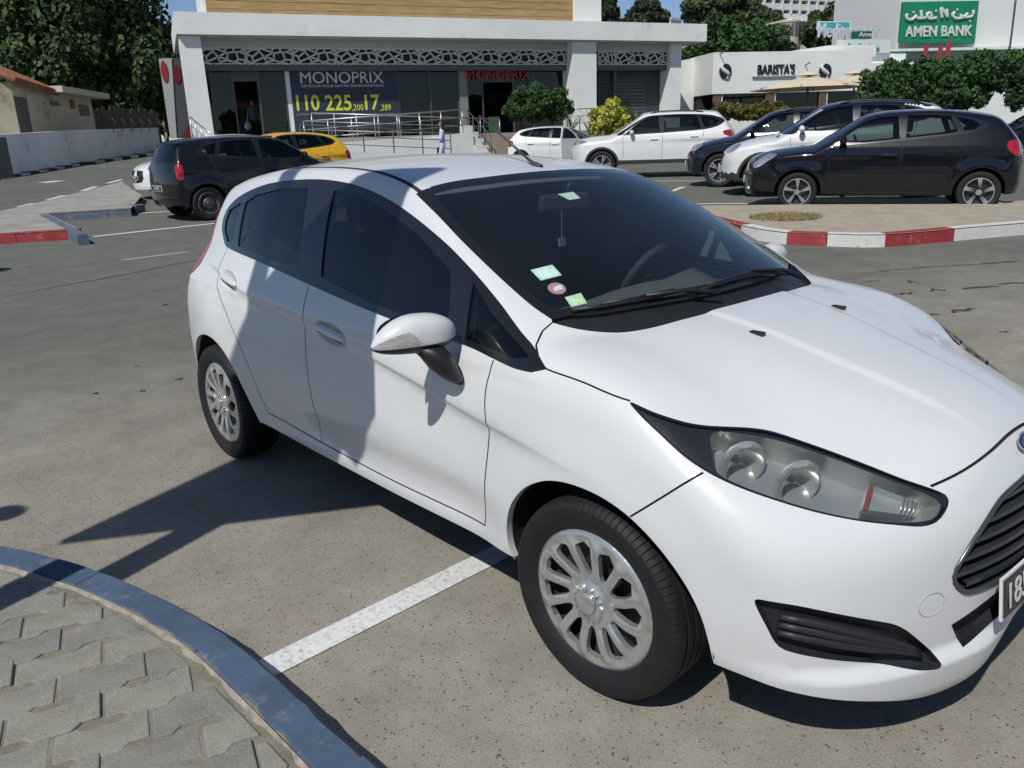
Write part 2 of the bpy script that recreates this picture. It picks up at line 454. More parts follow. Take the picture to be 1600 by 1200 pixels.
def join_into(o, v, f, m):
    "append loose faces to a mesh object, keeping the smooth normals it has"
    me = o.data; n = len(me.vertices)
    vs_ = np.empty(n*3); me.vertices.foreach_get('co', vs_); vs_ = vs_.reshape(-1, 3)
    fs = [tuple(p.vertices) for p in me.polygons]
    nn = None
    if me.has_custom_normals:
        cn = np.zeros((n, 3))
        for l in me.loops: cn[l.vertex_index] = me.corner_normals[l.index].vector
        nn = cn
    mats = [q for q in me.materials]
    if m not in mats: mats.append(m)
    mi = [0]*len(fs)+[mats.index(m)]*len(f)
    new = bpy.data.meshes.new(me.name)
    new.from_pydata([tuple(q) for q in vs_]+[tuple(map(float, q)) for q in v], [], fs+[tuple(i+n for i in g) for g in f])
    for q in mats: new.materials.append(q)
    new.polygons.foreach_set('material_index', np.array(mi, np.int32))
    sm = np.zeros(len(fs)+len(f), bool); sm[:len(fs)] = True; new.polygons.foreach_set('use_smooth', sm); new.update()
    if nn is not None:
        # flat normals for the skirt
        fn = np.zeros((len(v), 3))
        for p in list(new.polygons)[len(fs):]:
            for i in p.vertices: fn[i-n] = p.normal
        new.normals_split_custom_set_from_vertices([tuple(map(float, q)) for q in np.r_[nn, fn]])
    old = o.data; o.data = new; bpy.data.meshes.remove(old)
# ------------------------------------------------------------------ the white hatchback
HP = dict(
 prof=spl([.05,.15,.22,.30,.45,.6,.7,.8,.9,.95,1.0,1.1,1.2,1.3,1.38,1.45,1.6],
          [.73,.775,.80,.822,.842,.850,.849,.838,.810,.79,.768,.722,.668,.605,.555,.515,.40]),
 fx=spl([.9,.6,.35,.15,0,-.5,-1,-1.5,-2,-2.5,-2.9,-3.15],[.80,.915,.96,.98,.99,.992,1.0,1.0,.995,.972,.918,.86]),
 gx=spl([.5,-.3,-.8,-1.3,-1.8,-2.3,-2.7,-3.1],[1.0,1.0,1.0,1.0,.99,.965,.93,.87]),
 hood=spl([1.0,.78,.7,.6,.45,.3,.1,-.1,-.5,-3.5],[.50,.685,.75,.795,.845,.886,.938,.972,1.0,1.02]),
 xf=spl([0,.12,.2,.3,.42,.55,.66,.74,.80,.9],[.70,.745,.785,.80,.805,.80,.785,.765,.735,.66]),
 roof=spl([-.6,-.95,-1.1,-1.4,-1.7,-2.1,-2.5,-2.85,-3.2],[1.30,1.372,1.392,1.426,1.436,1.428,1.39,1.325,1.25]),
 xr=spl([0,.2,.35,.5,.65,.8,.95,1.1,1.25,1.33],[-2.98,-3.08,-3.13,-3.14,-3.12,-3.09,-3.04,-2.98,-2.90,-2.86]),
 zs=spl([-3.1,-2.56,-2.29,-1.755,-1.3,-.78,-.4,0,.5],[.99,.955,.912,.863,.826,.762,.703,.665,.63]),
 yr=spl([-.2,-.03,.27,.52,.7,1.0],[.22,.20,.17,.14,.12,.10]),
)
def F_hero(p):
    P = HP
    x = p[..., 0]; y = np.abs(p[..., 1]); z = p[..., 2]
    w = P['prof'](z)*P['fx'](x)
    g = sst(.85, 1.05, z); w = w*(1+g*(P['gx'](x)-1))
    for wx in (0, -2.489):
        r = np.hypot(x-wx, (z-.286))
        w = w+.016*np.exp(-((r-.34)/.10)**2)*sst(.1, .3, z)
    dz = P['zs'](x)-z                                  # the rising swage line through the handles
    A = sst(.15, -.5, x)*sst(-3.05, -2.5, x)
    w = w-.013*A*sst(-.002, .03, dz)*(1-sst(.05, .26, dz))
    w = w-.014*sst(.50, .40, z)*sst(.30, .38, z)*sst(-.25, -.6, x)*sst(-2.1, -1.7, x)
    side = (y-w)
    hood = (z-(P['hood'](x)-(.05+.20*sst(.0, .75, x))*(y/.75)**2.2))*.93
    yr = P['yr'](x)
    hood = hood-(.006*(1-sst(yr-.012, yr+.03, y))-.006*sst(yr+.10, yr+.34, y)*(1-sst(.52, .66, y)))*sst(.72, .5, x)
    xf = P['xf'](z)-.50*np.abs(y)**2.3
    xf = xf+.026*sst(.305, .262, z)*sst(.05, .3, y)
    front = (x-xf)*.9
    rear = (P['xr'](z)+.28*np.abs(y)**2.2-x)
    u = -.06-(x+.45*y*y); uc = np.clip(u, -.1, 1.2)
    ws = (z-(.955+u*.466+.05*uc*(.9-uc)))*.9
    roof = z-(P['roof'](x)-.042*(y/.55)**2)
    low = smax(smax(side, hood, .12), front, .16)
    low = smax(low, .12-z, .06)
    gh = smax(smax(smax(roof, ws, .06), side, .07), .86-z, .02)
    return smax(smin(low, gh, .02), rear, .10)

car = empty('white_hatchback', (0, 0, 0), 0, 'glossy white five-door hatchback with tinted windows and silver wheel covers, parked by the blue kerb', 'car')
H = Shell(F_hero, .05, -2.45, .55)
def rib(name, A, Bv, m, parent, mirror=True, smooth=True):
    "ribbon between two polylines, on both sides of the car"
    out = []
    for sg in ((1, -1) if mirror else (1,)):
        n = len(A); v = np.r_[np.array(A), np.array(Bv)]*[1, sg, 1]
        f = [(i, i+1, n+i+1, n+i) for i in range(n-1)]
        if sg < 0: f = [q[::-1] for q in f]
        out.append(mesh(name, v, f, m, parent, smooth))
    return out
DLO = smooth_line([(-2.58,1.072),(-2.50,1.040),(-2.038,1.014),(-1.619,.982),(-1.283,.953),(-1.02,.932),(-.751,.916),(-.503,.902),(-.389,.888),(-.30,.878),(-.235,.878)], .025)
DLO = np.r_[DLO, smooth_line([(-.188,.893),(-.313,.952),(-.458,1.032),(-.609,1.108),(-.768,1.176),(-.95,1.236),(-1.156,1.289),(-1.366,1.328),(-1.546,1.347),(-1.751,1.355),(-1.991,1.349),(-2.226,1.331),(-2.427,1.297),(-2.577,1.255),(-2.66,1.208),(-2.682,1.155),(-2.645,1.105)], .025)]
H.poly('dlo', H.S(DLO))
GQ = {'quarter': [(-2.62,1.20),(-2.49,1.24),(-2.455,1.15),(-2.415,1.062),(-2.50,1.062),(-2.60,1.11),(-2.63,1.155)],
      'rear': [(-2.43,1.243),(-2.335,1.278),(-2.08,1.312),(-1.82,1.319),(-1.73,1.19),(-1.655,1.028),(-1.85,1.028),(-2.34,1.056),(-2.385,1.14)],
      'front': [(-1.60,1.316),(-1.41,1.306),(-1.2,1.267),(-.93,1.195),(-.69,1.10),(-.648,1.0),(-.63,.930),(-.82,.942),(-1.1,.966),(-1.455,1.01),(-1.52,1.15)],
      'tri': [(-.575,1.075),(-.46,1.005),(-.265,.912),(-.31,.902),(-.42,.912),(-.535,.922)]}
for k, q in GQ.items(): H.poly('g_'+k, H.S(poly_line(q, .03, True)))
# windscreen
WT = [(-.937,0),(-.945,-.15),(-.962,-.30),(-.995,-.44),(-1.03,-.545),(-1.045,-.585)]
WS_ = [(-.92,-.612),(-.739,-.643),(-.593,-.657),(-.468,-.662),(-.378,-.66),(-.315,-.65)]
HR_ = [(-.305,-.657),(-.262,-.628),(-.205,-.578),(-.15,-.512),(-.112,-.42),(-.088,-.28),(-.075,-.13),(-.072,0)]
GB = [(-.296,-.60),(-.245,-.50),(-.185,-.30),(-.158,-.15),(-.15,0)]
wtop = H.T(smooth_line(WT, .03)); wside = H.T(smooth_line(WS_, .03)); hrear = H.T(smooth_line(HR_, .03)); gbase = H.T(smooth_line(GB, .03))
H.poly('screen', np.r_[wtop, wside, gbase])
H.poly('cowl', np.r_[gbase[::-1], wside[-1:], hrear])
inner = np.r_[H.T(smooth_line([(-.975,0),(-.983,-.15),(-1.0,-.30),(-1.028,-.43),(-1.035,-.53)], .03)), H.T(smooth_line([(-.93,-.572),(-.75,-.607),(-.60,-.622),(-.475,-.63),(-.39,-.628),(-.335,-.612)], .03)), H.T(smooth_line([(-.32,-.585),(-.268,-.50),(-.208,-.30),(-.182,-.15),(-.175,0)], .03))]
H.poly('screen_glass', inner)
# lamps, grilles
HEAD = np.array([(.093,-.782,.861),(.155,-.763,.844),(.216,-.726,.825),(.254,-.685,.814),(.314,-.600,.801),(.352,-.558,.790),(.435,-.511,.764),(.532,-.469,.735),(.616,-.436,.709),(.669,-.400,.689),(.694,-.378,.674),(.705,-.380,.660),(.707,-.401,.642),(.702,-.433,.626),(.686,-.470,.623),(.650,-.524,.633),(.593,-.587,.646),(.521,-.652,.666),(.442,-.707,.691),(.375,-.747,.715),(.319,-.771,.738),(.262,-.786,.766),(.189,-.792,.808),(.133,-.791,.838)])
head = smooth_line(HEAD, .02, True); H.poly('head', head)
def inset(q, d, n=1):
    t = np.roll(q, -1, 0)-np.roll(q, 1, 0); nn = np.c_[-t[:, 1], t[:, 0]]; nn /= np.linalg.norm(nn, axis=1)[:, None]+1e-12
    ar = np.sum(q[:, 0]*np.roll(q[:, 1], -1)-np.roll(q[:, 0], -1)*q[:, 1])
    return q+nn*d*(1 if ar > 0 else -1)
H.polyq('head_in', inset(H.polys['head'], .0055))
H.poly('head_win', smooth_line([(.272,-.683,.805),(.318,-.620,.796),(.373,-.568,.781),(.468,-.513,.752),(.560,-.474,.724),(.635,-.438,.698),(.679,-.407,.676),(.699,-.397,.657),(.699,-.431,.634),(.666,-.494,.635),(.590,-.584,.651),(.516,-.647,.672),(.441,-.698,.696),(.379,-.734,.719),(.334,-.752,.740),(.300,-.728,.773)], .02, True))
FOG = np.array([(.466,-.784,.472),(.477,-.779,.478),(.546,-.733,.472),(.613,-.658,.446),(.675,-.556,.407),(.694,-.518,.383),(.716,-.465,.332),(.733,-.412,.278),(.729,-.421,.269),(.693,-.509,.286),(.638,-.614,.313),(.583,-.690,.334),(.525,-.744,.353),(.508,-.756,.370),(.491,-.769,.410),(.473,-.780,.450)])
H.poly('fog', smooth_line(FOG, .02, True))
grl = np.r_[smooth_line([(.775,0,.652),(.771,-.09,.647),(.764,-.221,.629),(.758,-.328,.574),(.747,-.383,.523),(.743,-.399,.490),(.749,-.385,.460),(.759,-.354,.437),(.771,-.312,.430),(.785,-.23,.430),(.80,0,.430)], .02)]
H.polyq('grille', np.r_[H.dom(grl), [[.05+.8*math.pi/2, -math.pi/2*.85], [.05+.8*math.pi/2, math.pi/2*.85]]])
lgl = smooth_line([(.81,0,.415),(.80,-.14,.408),(.785,-.246,.392),(.748,-.385,.357)], .02)
lgb = smooth_line([(.757,-.338,.289),(.781,-.241,.301),(.80,-.12,.325),(.81,0,.335)], .02)
H.poly('lgrille', np.r_[lgl, lgb])
TAIL = H.S(smooth_line([(-2.80,1.20),(-2.80,1.10),(-2.80,1.0),(-2.80,.93),(-2.835,.89)], .02))
tq = H.dom(TAIL); tq2 = H.dom(H.B(smooth_line([(-.60,.86),(-.52,.93),(-.50,1.03),(-.50,1.12),(-.49,1.20)], .02)))
H.polyq('tail', np.r_[tq, tq2])
# lower edge and wheel openings
BOT = smooth_line([(.80,0,.285),(.79,-.15,.250),(.768,-.24,.195),(.75,-.29,.174),(.718,-.374,.172),(.656,-.566,.213),(.574,-.689,.238),(.465,-.761,.250),(.373,-.79,.260)], .02)
SILL = H.S(smooth_line([(.30,.275),(-.30,.292),(-1.0,.288),(-2.07,.290),(-2.80,.31),(-2.90,.30)], .04))
RB = H.B(smooth_line([(-.70,.295),(-.4,.29),(0,.29)], .05))
bot = np.r_[H.dom(BOT), H.dom(SILL), H.dom(RB)]
tm = -math.pi/2*.85
H.polyq('below', np.r_[bot, [[-3.9, tm], [1.4, tm]]])
AR1 = smooth_line([(-.312,.285),(-.325,.334),(-.32,.398),(-.291,.477),(-.234,.547),(-.158,.594),(-.079,.618),(.009,.625),(.082,.617),(.155,.592),(.223,.551),(.277,.503),(.321,.448),(.351,.386),(.367,.314),(.372,.262)], .02)
AR2 = smooth_line([(-2.06,.285),(-2.08,.335),(-2.12,.41),(-2.175,.485),(-2.235,.545),(-2.31,.592),(-2.40,.620),(-2.489,.630),(-2.58,.622),(-2.67,.595),(-2.75,.548),(-2.81,.485),(-2.838,.41),(-2.838,.35),(-2.835,.30)], .02)
a1, a2 = H.S(AR1), H.S(AR2)
for nm, a in (('arch1', a1), ('arch2', a2)):
    q = H.dom(a); H.polyq(nm, np.r_[q, [[q[-1, 0], tm], [q[0, 0], tm]]])
# shut lines
hood_side = np.r_[hrear[:1], H.T(smooth_line([(-.300,-.70),(-.275,-.75)], .02)), H.S(smooth_line([(-.225,.905),(-.188,.893),(-.05,.883),(.092,.863)], .03))]
hood_front = smooth_line([(.668,-.397,.692),(.694,-.301,.705),(.708,-.171,.721),(.712,-.06,.733),(.713,0,.735)], .03)
H.gap(hood_side, .0045); H.gap(hood_front, .009)
d1 = H.S(smooth_line([(-.39,.885),(-.403,.821),(-.406,.759),(-.398,.69),(-.405,.62),(-.428,.448),(-.45,.345)], .03))
d2 = H.S(smooth_line([(-1.53,.972),(-1.513,.823),(-1.498,.721),(-1.482,.639),(-1.468,.531),(-1.462,.455),(-1.475,.398),(-1.48,.345)], .03))
db = H.S(smooth_line([(-.45,.345),(-1.0,.338),(-1.48,.345),(-1.95,.36)], .03))
d3 = H.S(smooth_line([(-1.95,.36),(-2.0,.46),(-2.09,.61),(-2.24,.74),(-2.42,.86),(-2.475,.95),(-2.475,1.045)], .03))
fb = H.S(smooth_line([(.153,.594),(.235,.667),(.312,.738)], .03))
ditch = H.T(smooth_line([(-1.04,-.572),(-1.139,-.552),(-1.267,-.533),(-1.451,-.514),(-1.685,-.503),(-1.942,-.492),(-2.2,-.48),(-2.5,-.462)], .03))
for l, w_ in ((d1,.005),(d2,.005),(db,.005),(d3,.005),(fb,.005),(ditch,.014)): H.gap(l, w_)
H.gap(H.S([(-2.84,.56),(-2.9,.66),(-2.95,.74)]), .005)
for dz_ in (0, .012, .026, .05, .10):                     # extra rows of points along the swage line
    xs_ = np.arange(-2.6, .1, .024); H.cons.append((H.dom(H.S(np.c_[xs_, HP['zs'](xs_)-dz_])), False))
for dy_ in (-.012, .009, .03):
    xs_ = np.arange(-.04, .66, .024); H.cons.append((H.dom(H.T(np.c_[xs_, -(HP['yr'](xs_)+dy_)])), False))
for zz_ in (.312, .295, .283, .271, .258):
    ys_ = np.arange(-.70, -.04, .022); H.cons.append((H.dom(H.N(np.c_[ys_, 0*ys_+zz_])), False))
HANDLES = [(-2.30, .912), (-1.305, .826)]
def handle_axes(x): sl_ = float(HP['zs'](x+.1)-HP['zs'](x-.1))/.2; return np.array([1, sl_])/math.hypot(1, sl_)
for i_, (hx, hz) in enumerate(HANDLES):                      # scooped recess behind each door handle
    ax_ = handle_axes(hx); ay_ = np.array([-ax_[1], ax_[0]])
    for k_, sc_ in enumerate((1.0, .80, .55)):
        tt = np.linspace(0, 2*math.pi, 37)[:-1]; q_ = np.array([hx, hz-.004])+np.outer(np.cos(tt)*.128*sc_, ax_)+np.outer(np.sin(tt)*.040*sc_, ay_)
        if k_ == 0: H.poly('cup%d' % i_, H.S(q_))
        else: H.cons.append((H.dom(H.S(q_)), True))
# panel outlines (only used to sort faces)
ROOFQ = np.r_[H.dom(ditch), [[-2.9, H.dom(ditch)[-1, 1]], [-2.9, 1.4], [-.8, 1.4]], H.dom(wtop)]
H.polyq('roof', ROOFQ, False)
hq = np.r_[H.dom(hrear[::-1]), H.dom(hood_side), H.dom(head[:1]), H.dom(np.array([(.3,-.68,.78),(.5,-.55,.72),(.66,-.44,.67)])), H.dom(hood_front), [[.9, 1.4], [-.07, 1.4]]]
H.polyq('hood', hq, False)
s_arch = H.dom(fb)[0]
bq = np.r_[H.dom(fb), H.dom(np.array([(.42,-.66,.73),(.56,-.56,.69),(.68,-.43,.66)])), H.dom(hood_front), [[.9, 1.4], [1.4, 1.4], [1.4, -1.4], [s_arch[0], -1.4]]]
H.polyq('bumper', bq, False)
dmid = H.S(poly_line([(-1.53,1.1),(-.6,1.0),(-.39,.90)], .05))
H.polyq('fdoor', np.r_[H.dom(d1), H.dom(db[::1])[:int(len(db)*.68)], H.dom(d2[::-1]), H.dom(dmid)], False)
i2 = int(np.argmin(np.abs(db[:, 0]+1.48)))
H.polys['fdoor'] = np.r_[H.dom(d1), H.dom(db[:i2]), H.dom(d2[::-1]), H.dom(dmid)]
H.polyq('rdoor', np.r_[H.dom(d2), H.dom(db[i2:]), H.dom(d3), H.dom(H.S(poly_line([(-2.45,1.15),(-1.53,1.1)], .05)))], False)
H.polyq('fender', np.r_[H.dom(d1), H.dom(H.S([(-.43,.30)])), [[-.31, -1.3], [s_arch[0], -1.3]], H.dom(fb), H.dom(np.array([(.3,-.78,.79)])), H.dom(head[:1]), H.dom(H.S(poly_line([(.09,.864),(-.188,.893),(-.39,.888)], .03)))], False)
H.run(.024, -2.45-.8*math.pi/2, .05+.8*math.pi/2, tm)
hole = H.inside('below') | H.inside('arch1') | H.inside('arch2')
H.take(hole)
glass_side = glass('tinted_side_glass', (.30,.34,.345), 1.52, gain=1.1, dust_sheen=.005)
glass_screen = glass('windscreen_glass', (.78,.86,.86), 1.5, dust_sheen=.016)
glass_lens = glass('clear_lamp_lens', (.93,.94,.93), 1.45, .02)
groove = mat('shut_line', (.03,.03,.032), .8)
push = -.008*H.push
sl_m = H.take(H.isgap & ~H.inside('dlo') & ~H.inside('head'))
H.part('shut_line', sl_m, groove, car, offs=push, smooth=False)[0]['kind'] = 'stuff'
rubbers = black_trim
head_m = H.inside('head') & H.left
m = H.take(H.inside('head') & ~H.inside('head_in'))
hl = H.part('headlamp', m, gloss_black, car, mirror='both', off=-.001)
mwin = H.inside('head_win') & head_m; mbez = head_m & H.inside('head_in') & ~H.inside('head_win')
H.left &= ~(mwin | mbez)
lamp_black = mat('lamp_bezel', (.022,.024,.03), .35)
lamp_silver = mat('lamp_reflector', (.72,.72,.70), .25, metal=.75, noise=.1, scale=30)
lamp_grey = mat('lamp_housing', (.52,.53,.53), .28, metal=.7, noise=.03, scale=10)
for i, nm in enumerate(('right', 'left')):
    pass
def half(name, m_, material, parents, **kw):
    "mirror-image parts hung under the two parents given"
    o = H.part(name, m_, material, None, mirror='both', **kw)
    for q, pr in zip(o, parents): q.parent = pr
    return o
half('lens', mwin | mbez, glass_lens, hl)
half('bezel', mbez, lamp_black, hl, off=-.008, skirt=.075, skirt_mat=lamp_grey)
half('housing', mwin, lamp_grey, hl, off=-.082)
fogm = H.take(H.inside('fog'))
bump_black = mat('bumper_black_plastic', (.020,.021,.025), .5, noise=.15, scale=25)
fgo = H.part('fog_recess', fogm, bump_black, car, mirror='both', off=-.028, skirt=-.0279, skirt_mat=bump_black)
grm = H.take(H.inside('grille')); lgm = H.take(H.inside('lgrille'))
gro = H.part('grille', grm, dark_void, car, off=-.055, skirt=-.0549, skirt_mat=bump_black)[0]
H.part('lower_grille', lgm, bump_black, car, off=-.03, skirt=-.0299, skirt_mat=bump_black)
tail_red = mat('tail_lamp_red', (.36,.012,.02), .12, coat=1.0, noise=.35, scale=60)
H.part('tail_lamp', H.take(H.inside('tail')), tail_red, car, mirror='both', off=.004, skirt=.008)
def scoop(i_):
    hx, hz = HANDLES[i_]; ax_ = handle_axes(hx); d_ = H.X[:, [0, 2]]-np.array([hx, hz-.004]); r2 = ((d_@ax_)/.128)**2+((d_@np.array([-ax_[1], ax_[0]]))/.040)**2
    return -.024*np.clip(1-r2, 0, 1)**.8
cupm = [H.take(H.inside('cup%d' % i_)) for i_ in (0, 1)]
# glazing
dl = H.inside('dlo')
for k in ('quarter', 'rear', 'front', 'tri'):
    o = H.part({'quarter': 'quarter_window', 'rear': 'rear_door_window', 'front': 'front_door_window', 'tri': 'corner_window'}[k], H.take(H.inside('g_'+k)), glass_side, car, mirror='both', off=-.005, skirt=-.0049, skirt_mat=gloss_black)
H.part('window_surround', H.take(dl), gloss_black, car, mirror='both', off=.0005)
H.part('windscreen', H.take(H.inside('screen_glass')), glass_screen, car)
H.part('windscreen_border', H.take(H.inside('screen')), gloss_black, car, off=.0005)
cw = H.take(H.inside('cowl')); H.part('cowl', cw, black_trim, car, off=-.014, skirt=-.0139, skirt_mat=black_trim)
H.part('bonnet', H.take(H.inside('hood')), white_paint, car)
H.part('front_bumper', H.take(H.inside('bumper')), white_paint, car)
H.part('roof', H.take(H.inside('roof')), white_paint, car)
H.part('door_handle_recess', cupm[1], white_paint, car, mirror='both', offs=scoop(1), smooth=False); H.part('door_handle_recess', cupm[0], white_paint, car, mirror='both', offs=scoop(0), smooth=False)
fd = H.part('front_door', H.take(H.inside('fdoor')), white_paint, car, mirror='both')
rd = H.part('rear_door', H.take(H.inside('rdoor')), white_paint, car, mirror='both')
H.part('front_wing', H.take(H.inside('fender')), white_paint, car, mirror='both')
rest = H.left.copy()
rg = rest & (H.X[H.tri].mean(1)[:, 0] < -2.80) & (np.abs(H.X[H.tri].mean(1)[:, 1]) < .46) & (H.X[H.tri].mean(1)[:, 2] > .98) & (H.X[H.tri].mean(1)[:, 2] < 1.26)
H.part('rear_window', H.take(rg), glass('rear_glass', (.35,.38,.38)), car)
H.part('body_frame', H.take(rest), white_paint, car)
# returns round the wheel openings and along the sills
dark_arch = mat('arch_liner', (.010,.010,.011), .85, noise=.3, scale=15)
for a in (a1, a2):
    b = a.copy(); b[:, 1] += .022; c = b.copy(); c[:, 1] += .05
    rib('arch_lip', a, b, white_paint, car); rib('arch_liner', b, c, dark_arch, car)
bt = H.surf(np.r_[H.dom(BOT), H.dom(SILL)][::1]); b2 = bt*[1, .90, 1]-[0, 0, .012]; b3 = bt*[1, .80, 1]; b3[:, 2] = .20
k = len(BOT)
b2[:k] = bt[:k]*[.965, .965, 1]-[0, 0, .006]
rib('bumper_underside', bt[:k], b2[:k], bump_black, car)
i0 = k+int(np.argmin(np.abs(bt[k:, 0]+.31))); i1 = k+int(np.argmin(np.abs(bt[k:, 0]+2.06)))
rib('sill_underside', bt[i0:i1], b2[i0:i1], bump_black, car); rib('sill_seam', b2[i0:i1], b3[i0:i1], dark_void, car)
mb = MB().box((-1.24,0,.235), (2.0,1.36,.05)).box((.38,0,.22), (.42,1.0,.04)).box((-2.95,0,.26), (.2,1.2,.04)); mb.build('underbody', dark_void, car)
for wx in (0, -2.489):
    for sg in (-1, 1):
        o = MB().lathe([(.345, -.80),(.352,-.74),(.352,-.46),(.05,-.46)], 40, (0,0,0), 'y', a0=-.02, a1=math.pi+.02)
        v = np.array(o.v)*[1.03, 1, 1]; v[:, 1] *= -sg; v += [wx+(.02 if wx == 0 else 0), 0, .286]; o.v = [tuple(q) for q in v]
        o.build('wheel_arch', dark_arch, car, True)
# ------------------------------------------------------------------ wheels
silver = mat('wheel_cover_silver', (.60,.60,.59), .28, metal=.75, noise=.05, scale=5, dirt=(.36,.34,.31), dscale=8, dthr=.68)
steel_dark = mat('steel_wheel_black', (.03,.028,.026), .6, metal=.3, noise=.3, scale=30)
def tyre_mesh(R, r, wd, n=160, blocks=2):
    "tyre around the y axis, outer face towards -y, with circumferential grooves and shoulder cuts"
    h = wd/2
    pr = [(r-.002, -h*.70),(r+.004,-h*.84),(r+(R-r)*.30,-h*.985),(r+(R-r)*.52,-h),(r+(R-r)*.74,-h*.985),(r+(R-r)*.745,-h*.97),(R-.011,-h*.90),(R-.0045,-h*.80),(R-.0012,-h*.66)]
    for g in (-.50, -.17, .17, .50):
        pr += [(R-.0005*abs(g), h*g-.006),(R-.007, h*g-.0045),(R-.007, h*g+.0045),(R-.0005*abs(g), h*g+.006)]
    pr += [(R-.0012,h*.66),(R-.0045,h*.80),(R-.011,h*.90),(r+(R-r)*.74,h*.985),(r+(R-r)*.5,h),(r+.004,h*.84),(r-.002,h*.70)]
    m = len(pr); v = []; f = []
    for j in range(n*4):
        k = j % 4; a = 2*math.pi*(j//4+(0, .10, .12, .90)[k] if k else j//4)/n
        a = 2*math.pi*(j//4+(0, .42, .50, .58)[k])/n
        for i, (q, y) in enumerate(pr):
            if (i in (6, 7, 8) or i in (m-7, m-6, m-5)) and k == 2 and (j//4) % blocks == 0: q -= .006
            v.append((q*math.cos(a), y, q*math.sin(a)))
    N = n*4
    for j in range(N):
        j2 = (j+1) % N
        for i in range(m-1): f.append((j*m+i, j*m+i+1, j2*m+i+1, j2*m+i))
    return v, f
def cover_mesh(R, slots=12, a_=(.076, .172), dish=None, twist=.10, wid=(.40, .74), rb=.012, depth=.016, res=.0062):
    "pressed wheel cover: disc with teardrop slots, dished and ribbed, facing -y"
    def circ(r, n): t = np.arange(n)*2*math.pi/n; return np.c_[r*np.cos(t), r*np.sin(t)]
    cons = [(circ(R, 120), True), (circ(R*.965, 120), True), (circ(R*.19, 60), True), (circ(R*.29, 60), True)]
    hp = []
    r0, r1 = a_
    for k in range(slots):
        base = 2*math.pi*(k+.5)/slots; pl = []
        m = 11; per = 2*math.pi/slots
        for j in range(m+1):
            t = j/m; rr = r0+(r1-r0)*t
            hw = per*.5*(wid[0]+(wid[1]-wid[0])*t**.8)*math.sqrt(max(0, 1-(2*t-1)**6))
            pl.append((rr, hw, twist*(t-.5)))
        q = [(rr, base+tw-hw) for rr, hw, tw in pl]+[(rr, base+tw+hw) for rr, hw, tw in pl[::-1]]
        q = np.array([(a*math.cos(b), a*math.sin(b)) for a, b in q])
        keep = [0]
        for i in range(1, len(q)):
            if np.linalg.norm(q[i]-q[keep[-1]]) > .002: keep.append(i)
        if np.linalg.norm(q[keep[-1]]-q[keep[0]]) < .002: keep.pop()
        hp.append(q[keep]); cons.append((q[keep], True))
    xs = np.arange(-R, R, res); gx, gy = np.meshgrid(xs, xs); pts = np.c_[gx.ravel(), gy.ravel()]; pts = pts[np.hypot(*pts.T) < R-.003]
    A = np.vstack([q for q, _ in cons]); Bb = np.vstack([np.roll(q, -1, 0) for q, _ in cons])
    pts = pts[segdist(pts, A, Bb, res) > .45*res]
    vv = [tuple(q) for q in pts]; ee = []
    for q, _ in cons:
        n0 = len(vv); vv += [tuple(k) for k in q]; ee += [(n0+i, n0+(i+1) % len(q)) for i in range(len(q))]
    r = delaunay_2d_cdt([Vector(q) for q in vv], ee, [], 0, 1e-6)
    Q = np.array([tuple(q) for q in r[0]]); tri = np.array([tuple(f) for f in r[2]]); cen = Q[tri].mean(1)
    m = np.ones(len(tri), bool)
    for q in hp: m &= ~inpoly(cen, q)
    tri = tri[m]
    rr = np.hypot(Q[:, 0], Q[:, 1]); th = np.arctan2(Q[:, 1], Q[:, 0])
    dsh = dish or spl([0,.034,.040,.058,.075,.10,.14,.175,.192,.203],[.020,.020,.019,.008,.006,.008,.012,.010,.008,.0])
    y = -dsh(rr*(.203/R))
    ridge = np.cos(slots*(th-twist*(rr-r0)/(r1-r0)+twist*.5))
    y = y-.006*ridge*sst(.06, .10, rr*.203/R)*(1-sst(.165, .19, rr*.203/R))
    ed = {}
    for t in tri:
        for k in range(3): ed[(t[k], t[(k+1) % 3])] = 1
    be = [e for e in ed if (e[1], e[0]) not in ed]
    v = [(Q[i, 0], y[i], Q[i, 1]) for i in range(len(Q))]; f = [tuple(t) for t in tri]; n = len(v)
    for a, b in be:
        k = len(v); v += [v[a], v[b], (v[b][0]*.985, v[b][1]+depth, v[b][2]*.985), (v[a][0]*.985, v[a][1]+depth, v[a][2]*.985)]; f.append((k, k+1, k+2, k+3))
    return v, f
def clean(o, ang=40):
    bm = bmesh.new(); bm.from_mesh(o.data); bmesh.ops.delete(bm, geom=[q for q in bm.verts if not q.link_faces], context='VERTS')
    bmesh.ops.recalc_face_normals(bm, faces=bm.faces); bm.to_mesh(o.data); bm.free()
    o.data.polygons.foreach_set('use_smooth', np.ones(len(o.data.polygons), bool)); o.data.set_sharp_from_angle(angle=rad(ang))
    return o
TV, TF = tyre_mesh(.288, .200, .195, 90, 1)
CV, CF = cover_mesh(.203)
WHEELS = []
